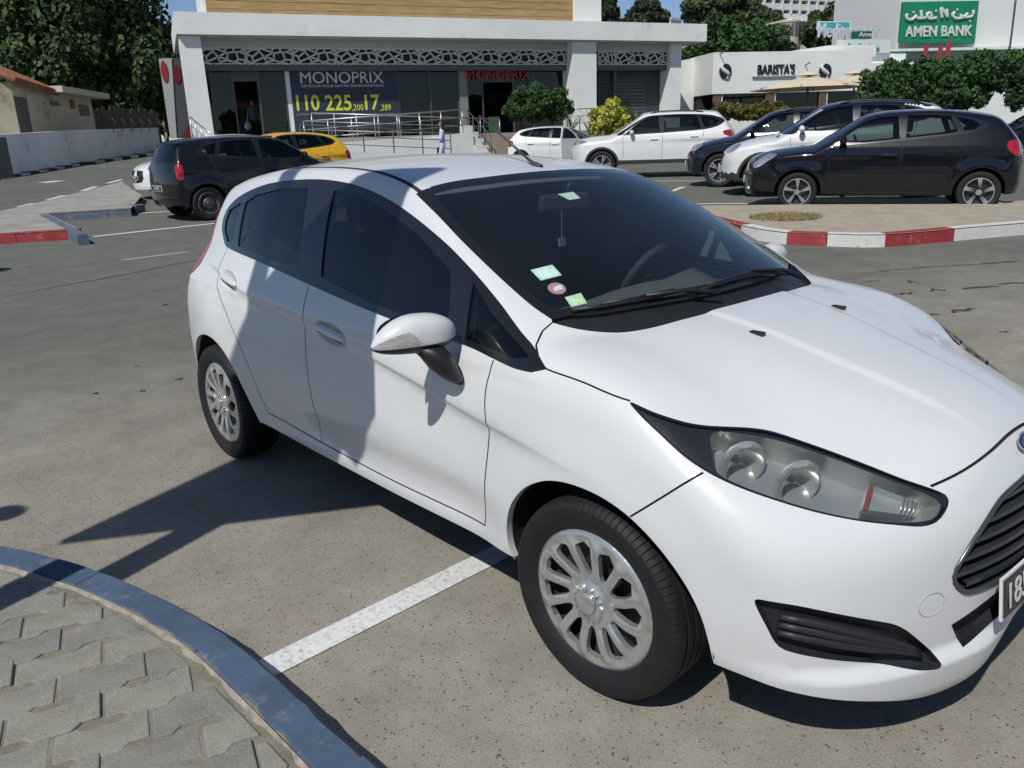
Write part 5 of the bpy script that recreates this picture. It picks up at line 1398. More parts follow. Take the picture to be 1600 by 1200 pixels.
# --- compact five-door hatchback (side view 3.8 m)
HATCH = dict(wb=2.45, fo=.78, ro=.60, W=.84, h=1.49, R=.295, belt=.98, sill=.24,
  hood=[(1.0,.50),(.74,.72),(.62,.80),(.4,.88),(.1,.945),(-.1,.975),(-.5,1.0),(-3.5,1.05)], roof=[(-.5,1.33),(-.95,1.44),(-1.3,1.482),(-1.7,1.488),(-2.2,1.455),(-2.6,1.39),(-2.95,1.31),(-3.3,1.22)],
  xf=[(0,.66),(.2,.74),(.35,.775),(.55,.775),(.7,.73),(.8,.66),(.9,.55)], xr=[(0,-2.9),(.2,-3.0),(.4,-3.05),(.6,-3.05),(.8,-3.04),(.95,-3.0),(1.1,-2.90),(1.25,-2.76),(1.4,-2.60)],
  ws=((-.12,.965), .60), ws_top=1.42, ws_y=(.62,.50),
  dlo=[(-.28,.985),(-.55,1.15),(-.85,1.32),(-1.05,1.392),(-1.35,1.42),(-1.8,1.415),(-2.1,1.385),(-2.35,1.33),(-2.50,1.26),(-2.52,1.20),(-2.40,1.14),(-2.05,1.095),(-1.5,1.045),(-.9,1.0)],
  glass=[[(-.50,1.03),(-.70,1.19),(-.92,1.325),(-1.10,1.375),(-1.34,1.392),(-1.38,1.06),(-.9,1.02)], [(-1.47,1.392),(-1.8,1.388),(-2.03,1.365),(-2.14,1.145),(-2.0,1.12),(-1.46,1.07)], [(-2.12,1.352),(-2.32,1.305),(-2.43,1.235),(-2.36,1.175),(-2.22,1.155)]],
  head=[(.30,.80),(.42,.845),(.55,.80),(.62,.72),(.60,.65),(.50,.66),(.38,.72)], tail=[(-2.72,.95),(-2.86,1.0),(-2.93,.93),(-2.93,.80),(-2.84,.76),(-2.74,.82)],
  grilleN=[(0,.60),(-.22,.60),(-.30,.50),(-.26,.40),(0,.38)], plateF=.47, mirror=(-.60,1.0), handles=[(-1.26,.83),(-2.10,.87)],
  gaps=[[(-.42,.93),(-.44,.70),(-.46,.45),(-.47,.30)], [(-1.41,1.0),(-1.42,.75),(-1.40,.45),(-1.42,.30)], [(-2.30,1.12),(-2.25,.85),(-2.10,.62),(-1.97,.45),(-1.93,.30)], [(-.47,.30),(-1.2,.29),(-1.93,.30)]], rwin=[(0,1.06),(-.48,1.06),(-.42,1.28),(0,1.30)])
def var(base, **kw):
    d = dict(base); d.update(kw); return d
def warp(C, sz=1.0, sx=1.0, dz=0.0):
    "stretch a car's measures"
    d = dict(C)
    for k in ('hood','roof'): d[k] = [(x*sx, z*sz+dz) for x, z in C[k]]
    for k in ('xf','xr'): d[k] = [(z*sz+dz*(z > .1), x*sx) for z, x in C[k]]
    for k in ('dlo','head','tail','handles'):
        if k in C: d[k] = [(x*sx, z*sz+dz) for x, z in C[k]]
    for k in ('glass','gaps'): d[k] = [[(x*sx, z*sz+dz) for x, z in g] for g in C[k]]
    for k in ('grilleN','grille2N','rwin','headN','tailB'):
        if k in C: d[k] = [(y, z*sz+dz) for y, z in C[k]]
    d['wb'] = C['wb']*sx; d['fo'] = C['fo']*sx; d['ro'] = C['ro']*sx; d['h'] = C['h']*sz+dz; d['belt'] = C['belt']*sz+dz; d['sill'] = C['sill']*sz+dz*.6
    d['ws'] = ((C['ws'][0][0]*sx, C['ws'][0][1]*sz+dz), C['ws'][1]*sz/sx); d['ws_top'] = C['ws_top']*sz+dz; d['mirror'] = (C['mirror'][0]*sx, C['mirror'][1]*sz+dz)
    for k in ('plateF','plateR'):
        if k in C: d[k] = C[k]*sz+dz
    return d
HD_R = np.array([-.934,.358]); HN_R = np.array([.358,.934])
def spot(fw, side_off): return tuple(np.array(fw)+HN_R*side_off)
XFB = [(0,.74),(.2,.82),(.35,.855),(.55,.855),(.7,.83),(.78,.78),(.86,.66),(.92,.55)]
HOODB = [(1.0,.60),(.84,.76),(.70,.845),(.5,.90),(.2,.955),(-.1,.985),(-.5,1.0),(-3.5,1.05)]
# black hatchback on the right, facing left
hy_fw = np.array(UD(GP(1243,331))); hy_rw = np.array(UD(GP(1531,334)))
hd_ = (hy_fw-hy_rw)/np.linalg.norm(hy_fw-hy_rw); hn_ = np.array([-hd_[1], hd_[0]]); hn_ = hn_ if hn_[1] > 0 else -hn_
def claw(c, S):
    for sg in (-1, 1):
        P = S.N([(-.57,.42),(-.60,.33),(-.50,.34),(-.62,.30)]); P[:, 0] += .004; P[:, 1] *= -sg
        MB().tube(P[[0,1,2]], .012, 6).tube(P[[1,3]], .012, 6).build('bumper_accent', chrome, c)
def fin(c, S):
    MB().tube([(-2.0,0,1.49),(-2.12,0,1.60)], .008, 6).build('antenna', black_trim, c)
BLK = var(HATCH, wb=2.50, fo=.88, front_round=.34, nose_k=.07, handle_mat=black_paint, extra=[claw, fin], res=.04, ptxt='234 7781', tail=[(-2.78,.98),(-2.86,1.02),(-3.0,.98),(-3.02,.84),(-2.92,.80),(-2.80,.88)])
BLK['xf'] = XFB; BLK['hood'] = HOODB; BLK['xr'] = [(z, x-.06) for z, x in HATCH['xr']]; BLK['head'] = [(.34,.855),(.46,.868),(.60,.80),(.70,.70),(.68,.655),(.60,.68),(.46,.77)]
make_car('black_hatchback', BLK, black_paint, tuple(hy_fw+hn_*.72), tuple(hd_), 'glossy black five-door hatchback with star alloy wheels beside the red and white kerb', 'cars parked in front of the shops', 'swirl')
SUV = var(warp(HATCH, 1.115, 1.09), W=.92, R=.345, sill=.30, clad=.42, rails=(.56,-1.25,-2.6))
SUV['head'] = [(.42,.92),(.52,.955),(.62,.92),(.70,.84),(.66,.78),(.52,.82)]; SUV['grilleN'] = [(0,.80),(-.50,.76),(-.46,.56),(0,.54)]; SUV['grille2N'] = [(0,.46),(-.5,.44),(-.44,.34),(0,.33)]
axis_n = np.array(hn_)
o_ = hy_fw+hn_*.72
make_car('white_crossover', var(SUV, roof_mat=black_paint, ptxt='228 1140'), pearl, tuple(o_+hn_*2.45+hd_*.72), tuple(hd_), 'white crossover with a black roof parked between the black hatchback and a dark crossover', 'cars parked in front of the shops', 'star')
make_car('dark_crossover', var(warp(SUV, .955, .97), W=.89, clad=.0, mirror_mat=navy_paint, handle_mat=navy_paint, ptxt='219 5506'), navy_paint, tuple(o_+hn_*4.7+hd_*1.75), tuple(hd_), 'dark navy crossover parked between the white crossover and the white off-roader', 'cars parked in front of the shops', 'star')
make_car('dark_saloon_car', var(HATCH, res=.07), black_paint, tuple(o_+hn_*7.2+hd_*.9), tuple(hd_), 'black car mostly hidden behind the dark navy crossover, only its roof and glass showing', 'cars parked in front of the shops', 'star')
# white off-roader crossing the bays
RAV = var(warp(HATCH, 1.13, 1.06), W=.93, R=.355, sill=.36, clad=.46, rails=(.58,-1.25,-2.6), ro=.85, wb=2.69, handle_mat=pearl)
RAV['xr'] = [(z, x-.28) for z, x in RAV['xr']]; RAV['roof'] = [(-.55,1.50),(-1.0,1.63),(-1.4,1.675),(-1.9,1.685),(-2.5,1.67),(-3.0,1.63),(-3.4,1.57),(-3.7,1.5)]
RAV['hood'] = [(1.05,.60),(.82,.90),(.70,1.0),(.45,1.05),(.1,1.09),(-.15,1.11),(-.5,1.13),(-3.6,1.15)]; RAV['ws'] = ((-.18,1.10),.62); RAV['belt'] = 1.08
RAV['xf'] = [(0,.72),(.25,.80),(.45,.85),(.7,.86),(.9,.82),(1.0,.74),(1.1,.62)]
RAV['dlo'] = [(-.40,1.09),(-.66,1.27),(-.98,1.46),(-1.2,1.545),(-1.6,1.57),(-2.2,1.57),(-2.75,1.53),(-3.05,1.45),(-3.14,1.36),(-2.95,1.24),(-2.6,1.17),(-1.9,1.13),(-1.1,1.10)]
RAV['glass'] = [[(-.62,1.13),(-.80,1.28),(-1.05,1.45),(-1.25,1.52),(-1.46,1.54),(-1.50,1.145),(-1.0,1.12)], [(-1.62,1.54),(-2.1,1.54),(-2.42,1.525),(-2.55,1.21),(-2.4,1.18),(-1.60,1.15)], [(-2.52,1.515),(-2.85,1.47),(-3.02,1.38),(-2.86,1.27),(-2.64,1.22)]]
RAV['gaps'] = [[(-.55,1.06),(-.56,.80),(-.56,.5)], [(-1.56,1.12),(-1.57,.85),(-1.55,.5)], [(-2.62,1.15),(-2.55,.9),(-2.35,.75),(-2.2,.5)]]
RAV['head'] = [(.40,.96),(.62,1.0),(.78,.95),(.80,.88),(.66,.88),(.48,.92)]; RAV['tail'] = [(-3.1,1.12),(-3.3,1.14),(-3.36,1.04),(-3.3,.98),(-3.12,1.04)]; RAV['handles'] = [(-1.36,.97),(-2.38,1.01)]; RAV['mirror'] = (-.78,1.09)
RAV['ws_top'] = 1.60; RAV['h'] = 1.685; RAV['rwin'] = [(0,1.2),(-.45,1.2),(-.42,1.48),(0,1.5)]
make_car('white_off_roader', var(RAV, ptxt='225 6134'), pearl, (2.72,22.9), (-.985,.17), 'white off-roader with dark lower cladding and roof rails standing side-on before the store', 'cars parked in front of the shops', 'star')
# white hatch with its door open
def odoor(c, S):
    b = MB(); q = S.S([(-.48,.60)])[0]
    for sg in (-1,):
        y0 = q[1]*-sg; P = [(-.46,.30),(-.46,.95),(-.75,1.18),(-1.05,1.36),(-1.30,1.38),(-1.38,.95),(-1.36,.30)]
        a = rad(58); ax = np.array([math.cos(a), -math.sin(a)*sg*-1, 0]); o0 = np.array([-.46, q[1]*-sg*-1 if False else q[1], 0])
        ax = np.array([math.cos(a), math.sin(a), 0]); 
        b.prism([(-(x+.46), z) for x, z in P], (-.46, q[1]-.02, 0), (-ax[0], -ax[1], 0), (0,0,1), (ax[1], -ax[0], 0), .05)
    o = b.build('open_door', C_['paint'], c, bevel=.01)
    g = MB().prism([(-(x+.46), z) for x, z in [(-.60,.98),(-.82,1.17),(-1.08,1.31),(-1.26,1.33),(-1.31,.98)]], (-.46, q[1]-.02, 0), (-ax[0], -ax[1], 0), (0,0,1), (ax[1], -ax[0], 0), .056); g.v = [(x-ax[1]*.003, y+ax[0]*.003, z) for x, y, z in g.v]; g.build('door_glass', car_glass, o)
C_ = dict(paint=pearl)
make_car('white_hatchback_open_door', var(warp(HATCH, .96, 1.07), ro=.66, extra=[odoor], res=.07), pearl, (3.35,30.4), (.95,-.30), 'white hatchback with its front door standing open by the steps', 'cars parked in front of the shops', 'star')
# left row
HD_L = np.array([.77,.64]); HN_L = np.array([-.64,.77])
cl_rw = np.array(UD(GP(328,344)))
CLIO = var(warp(HATCH, .955, 1.0), wb=2.47, R=.285, W=.82, plateR=.56, rear_round=.20, ptxt='96 4782', handle_mat=black_paint, res=.045)
CLIO['tail'] = [(-2.83,.95),(-2.90,.97),(-2.93,.90),(-2.94,.76),(-2.90,.70),(-2.84,.72)]
CLIO['roof'] = [(-.5,1.27),(-.95,1.375),(-1.3,1.412),(-1.7,1.42),(-2.2,1.41),(-2.6,1.38),(-2.95,1.33),(-3.3,1.26)]; CLIO['xr'] = [(0,-2.9),(.2,-3.0),(.4,-3.06),(.6,-3.06),(.8,-3.04),(.95,-3.0),(1.1,-2.94),(1.25,-2.87),(1.36,-2.82)]
CLIO['rwin'] = [(0,1.0),(-.60,1.0),(-.54,1.30),(0,1.32)]
make_car('black_hatchback_steel_wheels', CLIO, mat('black_car_paint_dusty', (.008,.009,.012), .35, coat=.8, spec=.08, dirt=(.03,.029,.028), dscale=2, dthr=.62), tuple(cl_rw+HN_L*.70+HD_L*2.47), tuple(HD_L), 'small black hatchback with plain steel wheels and red tail lamps, seen from behind', 'cars parked at the raised pavement', 'steel')
W208 = var(warp(HATCH, .97, 1.0), plateF=.50, ptxt='203 8815', grilleN=[(0,.68),(-.40,.66),(-.44,.50),(-.36,.40),(0,.38)])
make_car('white_hatchback_big_grille', var(W208, res=.06), pearl, tuple(np.array(UD(GP(226,316)))+HN_L*.95+np.array([.75,.50])), tuple(-HD_L), 'white hatchback with a wide dark grille parked nose-out beyond the small black hatchback', 'cars parked at the raised pavement', 'star')
make_car('yellow_taxi', var(warp(HATCH, .98, 1.0), res=.06, handle_mat=yellow), yellow, (-6.65,20.3), tuple(-HD_L), 'bright yellow hatchback taxi parked beyond the white hatchback', 'cars parked at the raised pavement', 'star')
# right edge
make_car('white_parked_car', var(HATCH, res=.08), pearl, (16.6,24.5), (-.95,.3), 'white car at the end of the row under the clipped hedge', 'cars parked in front of the shops', 'star')
make_car('dark_parked_car', var(HATCH, res=.08), navy_paint, (17.3,29.0), (-.95,.3), 'dark car standing behind the white car at the hedge', 'cars parked in front of the shops', 'star')
# ------------------------------------------------------------------ buildings
class Plane:
    "upright facade plane: a = metres along it, b = metres out towards the camera, z up"
    def __init__(s, ud0, ud1):
        s.o = np.array(W(*ud0)); e = np.array(W(*ud1))-s.o; s.len = np.linalg.norm(e); s.e = e/s.len; s.n = np.array([s.e[1], -s.e[0]])
        if np.dot(s.n, CAM[:2]-s.o) < 0: s.n = -s.n
    def px(s, px, py, b=0.0):
        d = pray(px, py); o = s.o+s.n*b; t = ((o-CAM[:2])@s.n)/(d[:2]@s.n); q = CAM+d*t; return float((q[:2]-s.o)@s.e), float(q[2])
    def P(s, a, b, z): q = s.o+s.e*a+s.n*b; return np.array([q[0], q[1], z])
    def E3(s): return np.array([*s.e, 0]), np.array([0, 0, 1.0]), np.array([*s.n, 0])
    def box(s, mb, a0, a1, b0, b1, z0, z1):
        v = [s.P(a, b, z) for a in (a0, a1) for b in (b0, b1) for z in (z0, z1)]; mb.add(v, [(0,1,3,2),(4,6,7,5),(0,4,5,1),(2,3,7,6),(0,2,6,4),(1,5,7,3)]); return mb
    def M(s, a, b, z): 
        M = Matrix.Identity(4); q = s.P(a, b, z)
        x = np.array([*s.e, 0])
        # lettering reads left to right for the camera
        if np.dot(x[:2], HR) < 0: x = -x
        zz = np.array([*s.n, 0])
        for i in range(3): M[i][0] = x[i]; M[i][1] = (0, 0, 1)[i]; M[i][2] = zz[i]; M[i][3] = q[i]
        return M
def one(pl, name, m, parent, a0, a1, b0, b1, z0, z1, bevel=0): return pl.box(MB(), a0, a1, b0, b1, z0, z1).build(name, m, parent, bevel=bevel)
render_white = mat('white_render', (.74,.75,.71), .85, noise=.05, scale=.7, dirt=(.58,.57,.53), dscale=.5, dthr=.63)
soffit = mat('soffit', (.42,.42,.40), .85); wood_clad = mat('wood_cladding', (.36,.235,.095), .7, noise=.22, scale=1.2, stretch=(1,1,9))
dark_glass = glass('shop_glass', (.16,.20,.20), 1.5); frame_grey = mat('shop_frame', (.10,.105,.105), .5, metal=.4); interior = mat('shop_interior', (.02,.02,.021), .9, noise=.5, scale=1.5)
lattice_m = mat('lattice_metal', (.55,.56,.54), .6); lattice_back = mat('lattice_back', (.035,.038,.034), .8)
ST = Plane((-12.2,33.0), (10.0,42.0))
store = empty('store_building', ST.P(12, 0, .6), 0, 'long supermarket building with a white canopy, pale lattice frieze and dark glass front', 'building')
inv = Matrix.Translation(-store.location)
class Rel:
    "keeps world-built parts under an Empty that stands at the building's foot"
    def __init__(s, root): s.root = root; s.k = set(o.name for o in bpy.data.objects)
    def close(s):
        M = s.root.matrix_basis.inverted()
        for o in bpy.data.objects:
            if o.name not in s.k and o.parent == s.root and o.type == 'MESH': o.matrix_parent_inverse = M
            elif o.name not in s.k and o.parent is not None and o.parent.parent == s.root: pass
rel = Rel(store)
bpy.context.view_layer.update()
aL, zT = ST.px(270,17); aR, zTr = ST.px(1105,38); zB = ST.px(275,53)[1]; zT = (zT+zTr)/2
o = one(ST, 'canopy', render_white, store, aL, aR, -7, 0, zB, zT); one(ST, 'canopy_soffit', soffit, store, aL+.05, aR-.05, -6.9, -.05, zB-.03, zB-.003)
a0, _ = ST.px(322,10,-1.2); a1, _ = ST.px(895,20,-1.2); a2, _ = ST.px(936,20,-1.2)
one(ST, 'upper_wall', render_white, store, a0-.1, a2, -6, -1.26, zT-.1, zT+3.2)
zz = zT+.02; bd = random.Random(2)
for k in range(9):
    one(ST, 'cladding_board', wood_clad, store, a0, a1, -1.25, -1.20-bd.uniform(0,.012), zz, zz+.285); zz += .30
one(ST, 'upper_pier', render_white, store, a1+.01, a2+.01, -1.9, -1.0, zT+.003, zT+3.2)
floor_z = ST.px(780,207.5,2.2)[1]
# frieze of lattice panels
bf = -.9
zl1 = ST.px(600,76,bf)[1]; zl0 = ST.px(600,101,bf)[1]
edges = [313,385,458,525,589,655,717,780,837,892]; edges2 = [934,962,1010,1055]
def voronoi_bars(w_, h, seed, n=17, t=.05):
    r = random.Random(seed); pts = [(r.uniform(-.2*w_, 1.2*w_), r.uniform(-.4*h, 1.4*h)) for _ in range(int(n*2.1))]
    q = delaunay_2d_cdt([Vector(p) for p in pts], [], [], 0, 1e-6); V_ = [np.array(p) for p in q[0]]; T_ = [tuple(f) for f in q[2]]
    def cc(f):
        A, B_, C2 = [V_[i] for i in f]; d = 2*(A[0]*(B_[1]-C2[1])+B_[0]*(C2[1]-A[1])+C2[0]*(A[1]-B_[1]))
        if abs(d) < 1e-9: return None
        return np.array([((A@A)*(B_[1]-C2[1])+(B_@B_)*(C2[1]-A[1])+(C2@C2)*(A[1]-B_[1]))/d, ((A@A)*(C2[0]-B_[0])+(B_@B_)*(A[0]-C2[0])+(C2@C2)*(B_[0]-A[0]))/d])
    cs = [cc(f) for f in T_]; em = {}
    for i, f in enumerate(T_):
        for k in range(3): em.setdefault(frozenset((f[k], f[(k+1) % 3])), []).append(i)
    segs = []
    for v in em.values():
        if len(v) != 2 or cs[v[0]] is None or cs[v[1]] is None: continue
        a, b = cs[v[0]].copy(), cs[v[1]].copy(); ok = True
        d = b-a; t0, t1 = 0., 1.
        for ax, lim in ((0, w_), (1, h)):
            if abs(d[ax]) < 1e-9:
                if a[ax] < 0 or a[ax] > lim: ok = False
                continue
            u0, u1 = (0-a[ax])/d[ax], (lim-a[ax])/d[ax]; t0 = max(t0, min(u0, u1)); t1 = min(t1, max(u0, u1))
        if ok and t1 > t0: segs.append((a+d*t0, a+d*t1))
    return segs
vb = [voronoi_bars(1.0, .62, 21), voronoi_bars(1.0, .62, 33)]
e3, u3, n3 = ST.E3()
for es in (edges, edges2):
    for k in range(len(es)-1):
        a0_, a1_ = ST.px(es[k], 90, bf)[0], ST.px(es[k+1], 90, bf)[0]; w_ = a1_-a0_-.02; h_ = zl1-zl0; b = MB()
        for (p, q) in vb[0]:
            p = np.array([p[0]*w_, p[1]/.62*h_]); q = np.array([q[0]*w_, q[1]/.62*h_]); L_ = np.linalg.norm(q-p)
            if L_ < .03: continue
            t_ = (q-p)/L_; nn_ = np.array([-t_[1], t_[0]])*(.034 if L_ < .5 else .026); b.prism([tuple(p+nn_), tuple(q+nn_), tuple(q-nn_), tuple(p-nn_)], ST.P(a0_, bf, zl0), e3, u3, n3, .03)
        for (x0, x1, y0, y1) in ((0,w_,0,.045),(0,w_,h_-.045,h_),(0,.04,.045,h_-.045),(w_-.04,w_,.045,h_-.045)): b.prism([(x0,y0),(x1,y0),(x1,y1),(x0,y1)], ST.P(a0_, bf, zl0), e3, u3, n3, .034)
        b.build('lattice_panel', lattice_m, store)
aa, ab = ST.px(313,90,bf)[0], ST.px(1055,90,bf)[0]
one(ST, 'frieze_back', lattice_back, store, aa, ab, bf-.3, bf-.12, zl0-.02, zB-.035)
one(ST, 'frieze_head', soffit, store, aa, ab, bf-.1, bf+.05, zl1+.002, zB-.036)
zt0 = ST.px(600,110,bf)[1]
one(ST, 'transom', frame_grey, store, aa, ab, bf-.35, bf-.02, zt0, zl0-.022)
# glazed front: floor, interior and separate panes
bg_ = -1.35
one(ST, 'shop_floor', mat('shop_floor', (.30,.29,.27), .5), store, aa-.6, ab+.5, -8, 2.2, floor_z-.4, floor_z)
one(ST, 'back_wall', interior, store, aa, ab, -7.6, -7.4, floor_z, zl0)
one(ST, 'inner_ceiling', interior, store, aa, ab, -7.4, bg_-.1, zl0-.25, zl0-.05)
def ap(x, b=bg_): return ST.px(x, 150, b)[0]
panes = [(332,366),(405,447),(457,540),(541,622),(623,672),(673,716),(731,754),(802,832),(833,892)]
for x0, x1 in panes:
    one(ST, 'shop_pane', dark_glass, store, ap(x0), ap(x1), bg_-.012, bg_, floor_z+.08, zt0-.01)
for x in (332,366,405,447,457,540.5,622.5,672.5,716,731,754,802,832.5,892): one(ST, 'mullion', frame_grey, store, ap(x)-.035, ap(x)+.035, bg_-.06, bg_+.03, floor_z, zt0)
one(ST, 'pillar', render_white, store, ap(447)+.04, ap(457)-.04, bg_-.2, bg_+.02, floor_z, zt0)
one(ST, 'pillar', mat('pillar_grey', (.20,.21,.20), .7), store, ap(716)+.04, ap(731)-.04, bg_-.2, bg_+.12, floor_z, zt0)
zdoor = ST.px(385,127,bg_)[1]
one(ST, 'door_header', frame_grey, store, ap(366), ap(405), bg_-.05, bg_+.02, zdoor, zt0); one(ST, 'door_header', frame_grey, store, ap(754), ap(802), bg_-.05, bg_+.02, zdoor-.1, zt0)
dk = random.Random(9)
for k in range(26):
    a_ = dk.uniform(aa+1, ab-3); hh = dk.uniform(.9,2.0); one(ST, 'shop_shelf', mat('shelf_%d' % (k % 5), [(.12,.03,.02),(.05,.06,.05),(.10,.09,.06),(.03,.05,.08),(.14,.13,.12)][k % 5], .8), store, a_, a_+dk.uniform(.6,1.6), -5.5-dk.uniform(0,1.5), -5.2, floor_z, floor_z+hh)
red_sale = mat('sale_panel', (.22,.02,.02), .6); 
one(ST, 'sale_panel', red_sale, store, ap(636), ap(690), bg_-.4, bg_-.36, floor_z+.25, floor_z+1.15)
one(ST, 'green_bin', mat('green_bin', (.03,.10,.04), .6), store, ap(764), ap(782), bg_-.6, bg_-.2, floor_z, floor_z+.75)
# piers
def quad_pier(name, pts, b0, b1, m_=render_white):
    P = [ST.px(x, y, b1) for x, y in pts]; mb = MB().prism(P, ST.P(0, b0, 0), e3, u3, n3, b1-b0); return mb.build(name, m_, store)
zf0 = .5
q = [ST.px(279,57,-.25), ST.px(313,60,-.25)]
mb = MB(); Lb_ = ST.px(301,216,-.25); Rb_ = ST.px(336,219,-.25)
mb.prism([Lb_, Rb_, (q[1][0], zB-.04), (q[0][0], zB-.04)], ST.P(0,-1.6,0), e3, u3, n3, 1.35); mb.build('slanted_pier', render_white, store)
aP0, aP1 = ST.px(895,120,-.3)[0], ST.px(932,120,-.3)[0]; one(ST, 'pier', render_white, store, aP0, aP1, -1.9, -.3, .5, zB-.04)
aQ0, aQ1 = ST.px(1047,120,-.6)[0], ST.px(1064,120,-.6)[0]; one(ST, 'pier', render_white, store, aQ0, aQ1, -1.9, -.6, .5, zB-.04)
one(ST, 'pier_gap', frame_grey, store, ST.px(958,120,bg_)[0], ST.px(963,120,bg_)[0], bg_-.1, bg_+.05, .6, zl0)
# roller shutter on the right
zs0 = .7; sh = mat('shutter', (.055,.065,.06), .6, metal=.3)
asl, asr = ST.px(934,150,-1.5)[0], ST.px(1047,150,-1.5)[0]; z_ = zs0; zt1 = ST.px(990,108,-1.5)[1]
while z_ < zt1: one(ST, 'shutter_slat', sh, store, asl, asr, -1.6, -1.5, z_, z_+.155, .02); z_ += .16
# printed banner
ban0, ban1 = ST.px(456,150,bg_+.02)[0], ST.px(622,150,bg_+.02)[0]; zb0, zb1 = ST.px(540,203,bg_+.02)[1], ST.px(540,109,bg_+.02)[1]
banner = one(ST, 'banner', mat('banner_print', (.018,.020,.030), .6, col2=(.035,.045,.085), scale=.5, noise=.1), store, ban0, ban1, bg_+.045, bg_+.06, zb0, zb1)
txt_w = mat('letter_white', (.62,.62,.60), .5); txt_y = mat('letter_lime', (.62,.66,.03), .5); txt_red = mat('letter_red', (.45,.015,.012), .4)
def put(name, txt, x0, x1, y0, y1, m_, par, b, depth=.02, bold=0.0, pl=ST, sy=1.0):
    "lettering fitted to a box given in the photograph, standing on plane pl at offset b"
    A0, Z1 = pl.px(x0, (y0+y1)/2, b)[0], pl.px((x0+x1)/2, y0, b)[1]; A1, Z0 = pl.px(x1, (y0+y1)/2, b)[0], pl.px((x0+x1)/2, y1, b)[1]
    o = text_mesh(name, txt, 1.0, m_, par, None, depth, bold=bold); v = np.empty(len(o.data.vertices)*3); o.data.vertices.foreach_get('co', v); v = v.reshape(-1, 3)
    lo, hi = v.min(0), v.max(0); sx_, sy_ = abs(A1-A0)/(hi[0]-lo[0]), abs(Z1-Z0)/(hi[1]-lo[1])
    v[:, 0] = (v[:, 0]-(lo[0]+hi[0])/2)*sx_; v[:, 1] = (v[:, 1]-(lo[1]+hi[1])/2)*sy_; o.data.vertices.foreach_set('co', v.ravel()); o.data.transform(pl.M((A0+A1)/2, b, (Z0+Z1)/2)); o.data.update()
    return o
put('banner_title', 'MONOPRIX', 469, 599, 112, 130, txt_w, banner, bg_+.066, .008)
put('banner_subtitle', "S'ENGAGE POUR NOTRE ENVIRONNEMENT", 471, 600, 132, 136, txt_w, banner, bg_+.066, .006, .0)
for t_, x0, x1, y0, y1 in (('110',463,499,148,173),('225',508,549,148,173),(',200',550,568,163,174),('17',570,593,148,172),(',389',594,611,163,174)): put('banner_figure', t_, x0, x1, y0, y1, txt_y, banner, bg_+.066, .008, .018 if y0 < 150 else .004)
for t_, x0, x1 in (('LITRES D\'EAU',463,505),('TONNES CO2',518,556),('KWH ECONOMISES',570,616)): put('banner_caption', t_, x0, x1, 177, 180, mat('caption_grey', (.30,.30,.29), .6), banner, bg_+.066, .005)
put('store_sign', 'MONOPRIX', 728, 828, 110, 124, txt_red, store, bg_+.12, .06)
one(ST, 'store_sign_rail', frame_grey, store, ap(726), ap(830), bg_+.06, bg_+.08, ST.px(780,126,bg_)[1], ST.px(780,124.5,bg_)[1])
rel.close()
def adopt(root):
    "parts were built in world space: keep them there under a placed Empty"
    bpy.context.view_layer.update()
    M = root.matrix_world.inverted()
    for ch in root.children:
        if ch.type == 'MESH': ch.matrix_parent_inverse = M
adopt(store)
# ---- steps, ramp and railings
concrete = mat('ramp_concrete', (.56,.56,.53), .85, noise=.06, scale=.8, dirt=(.44,.43,.4), dscale=.6, dthr=.62)
steps = empty('entrance_steps', ST.P(ap(780), 1.5, .6), 0, 'flight of beige stone steps with side walls up to the store entrance', 'steps')
sa0, sa1 = ST.px(750,222,3.2)[0], ST.px(826,222,3.2)[0]; n_st = 7; z_lo = .62
stone = mat('step_stone', (.34,.28,.205), .8, noise=.12, scale=2); rise = (floor_z-z_lo)/n_st
for k in range(n_st):
    b1 = 2.2+.33*(n_st-k); one(ST, 'step', stone, steps, sa0, sa1, 2.205, b1, z_lo+k*rise, z_lo+(k+1)*rise-.012); one(ST, 'nosing', mat('nosing', (.16,.13,.10), .8), steps, sa0, sa1, 2.21, b1-.03, z_lo+(k+1)*rise-.012, z_lo+(k+1)*rise)
for k in range(5):
    one(ST, 'stepped_wall', concrete, steps, sa0-.5, sa0-.02, 2.21+.5*k, 2.7+.5*k, .4, floor_z+.32-.26*k)
adopt(steps)
ramp = empty('access_ramp', ST.P(ap(600), 3, .6), 0, 'pale concrete access ramp zigzagging up to the store front', 'ramp')
ra0, ra1 = ST.px(420,215,3)[0], sa0-.5
mb = MB(); mb.prism([(ra0, .3),(ra1, .3),(ra1, floor_z+.02),(ra0, floor_z-.30)], ST.P(0,2.2,0), e3, u3, n3, 1.6); mb.build('upper_ramp', concrete, ramp)
mb = MB(); mb.prism([(ra0, .3),(ra1-.2, .3),(ra1-.2, floor_z-.85),(ra0, floor_z-.36)], ST.P(0,3.82,0), e3, u3, n3, 1.7); mb.build('lower_ramp', concrete, ramp)
mb = MB(); mb.prism([(ra0+2, .3),(ra1+.3, .3),(ra1+.3, floor_z-.9),(ra0+2, floor_z-1.05)], ST.P(0,5.54,0), e3, u3, n3, 1.6); mb.build('ramp_landing', concrete, ramp)
adopt(ramp)
steel = mat('handrail_steel', (.42,.42,.41), .35, metal=.8); steel_d = mat('handrail_dark', (.06,.06,.06), .5)
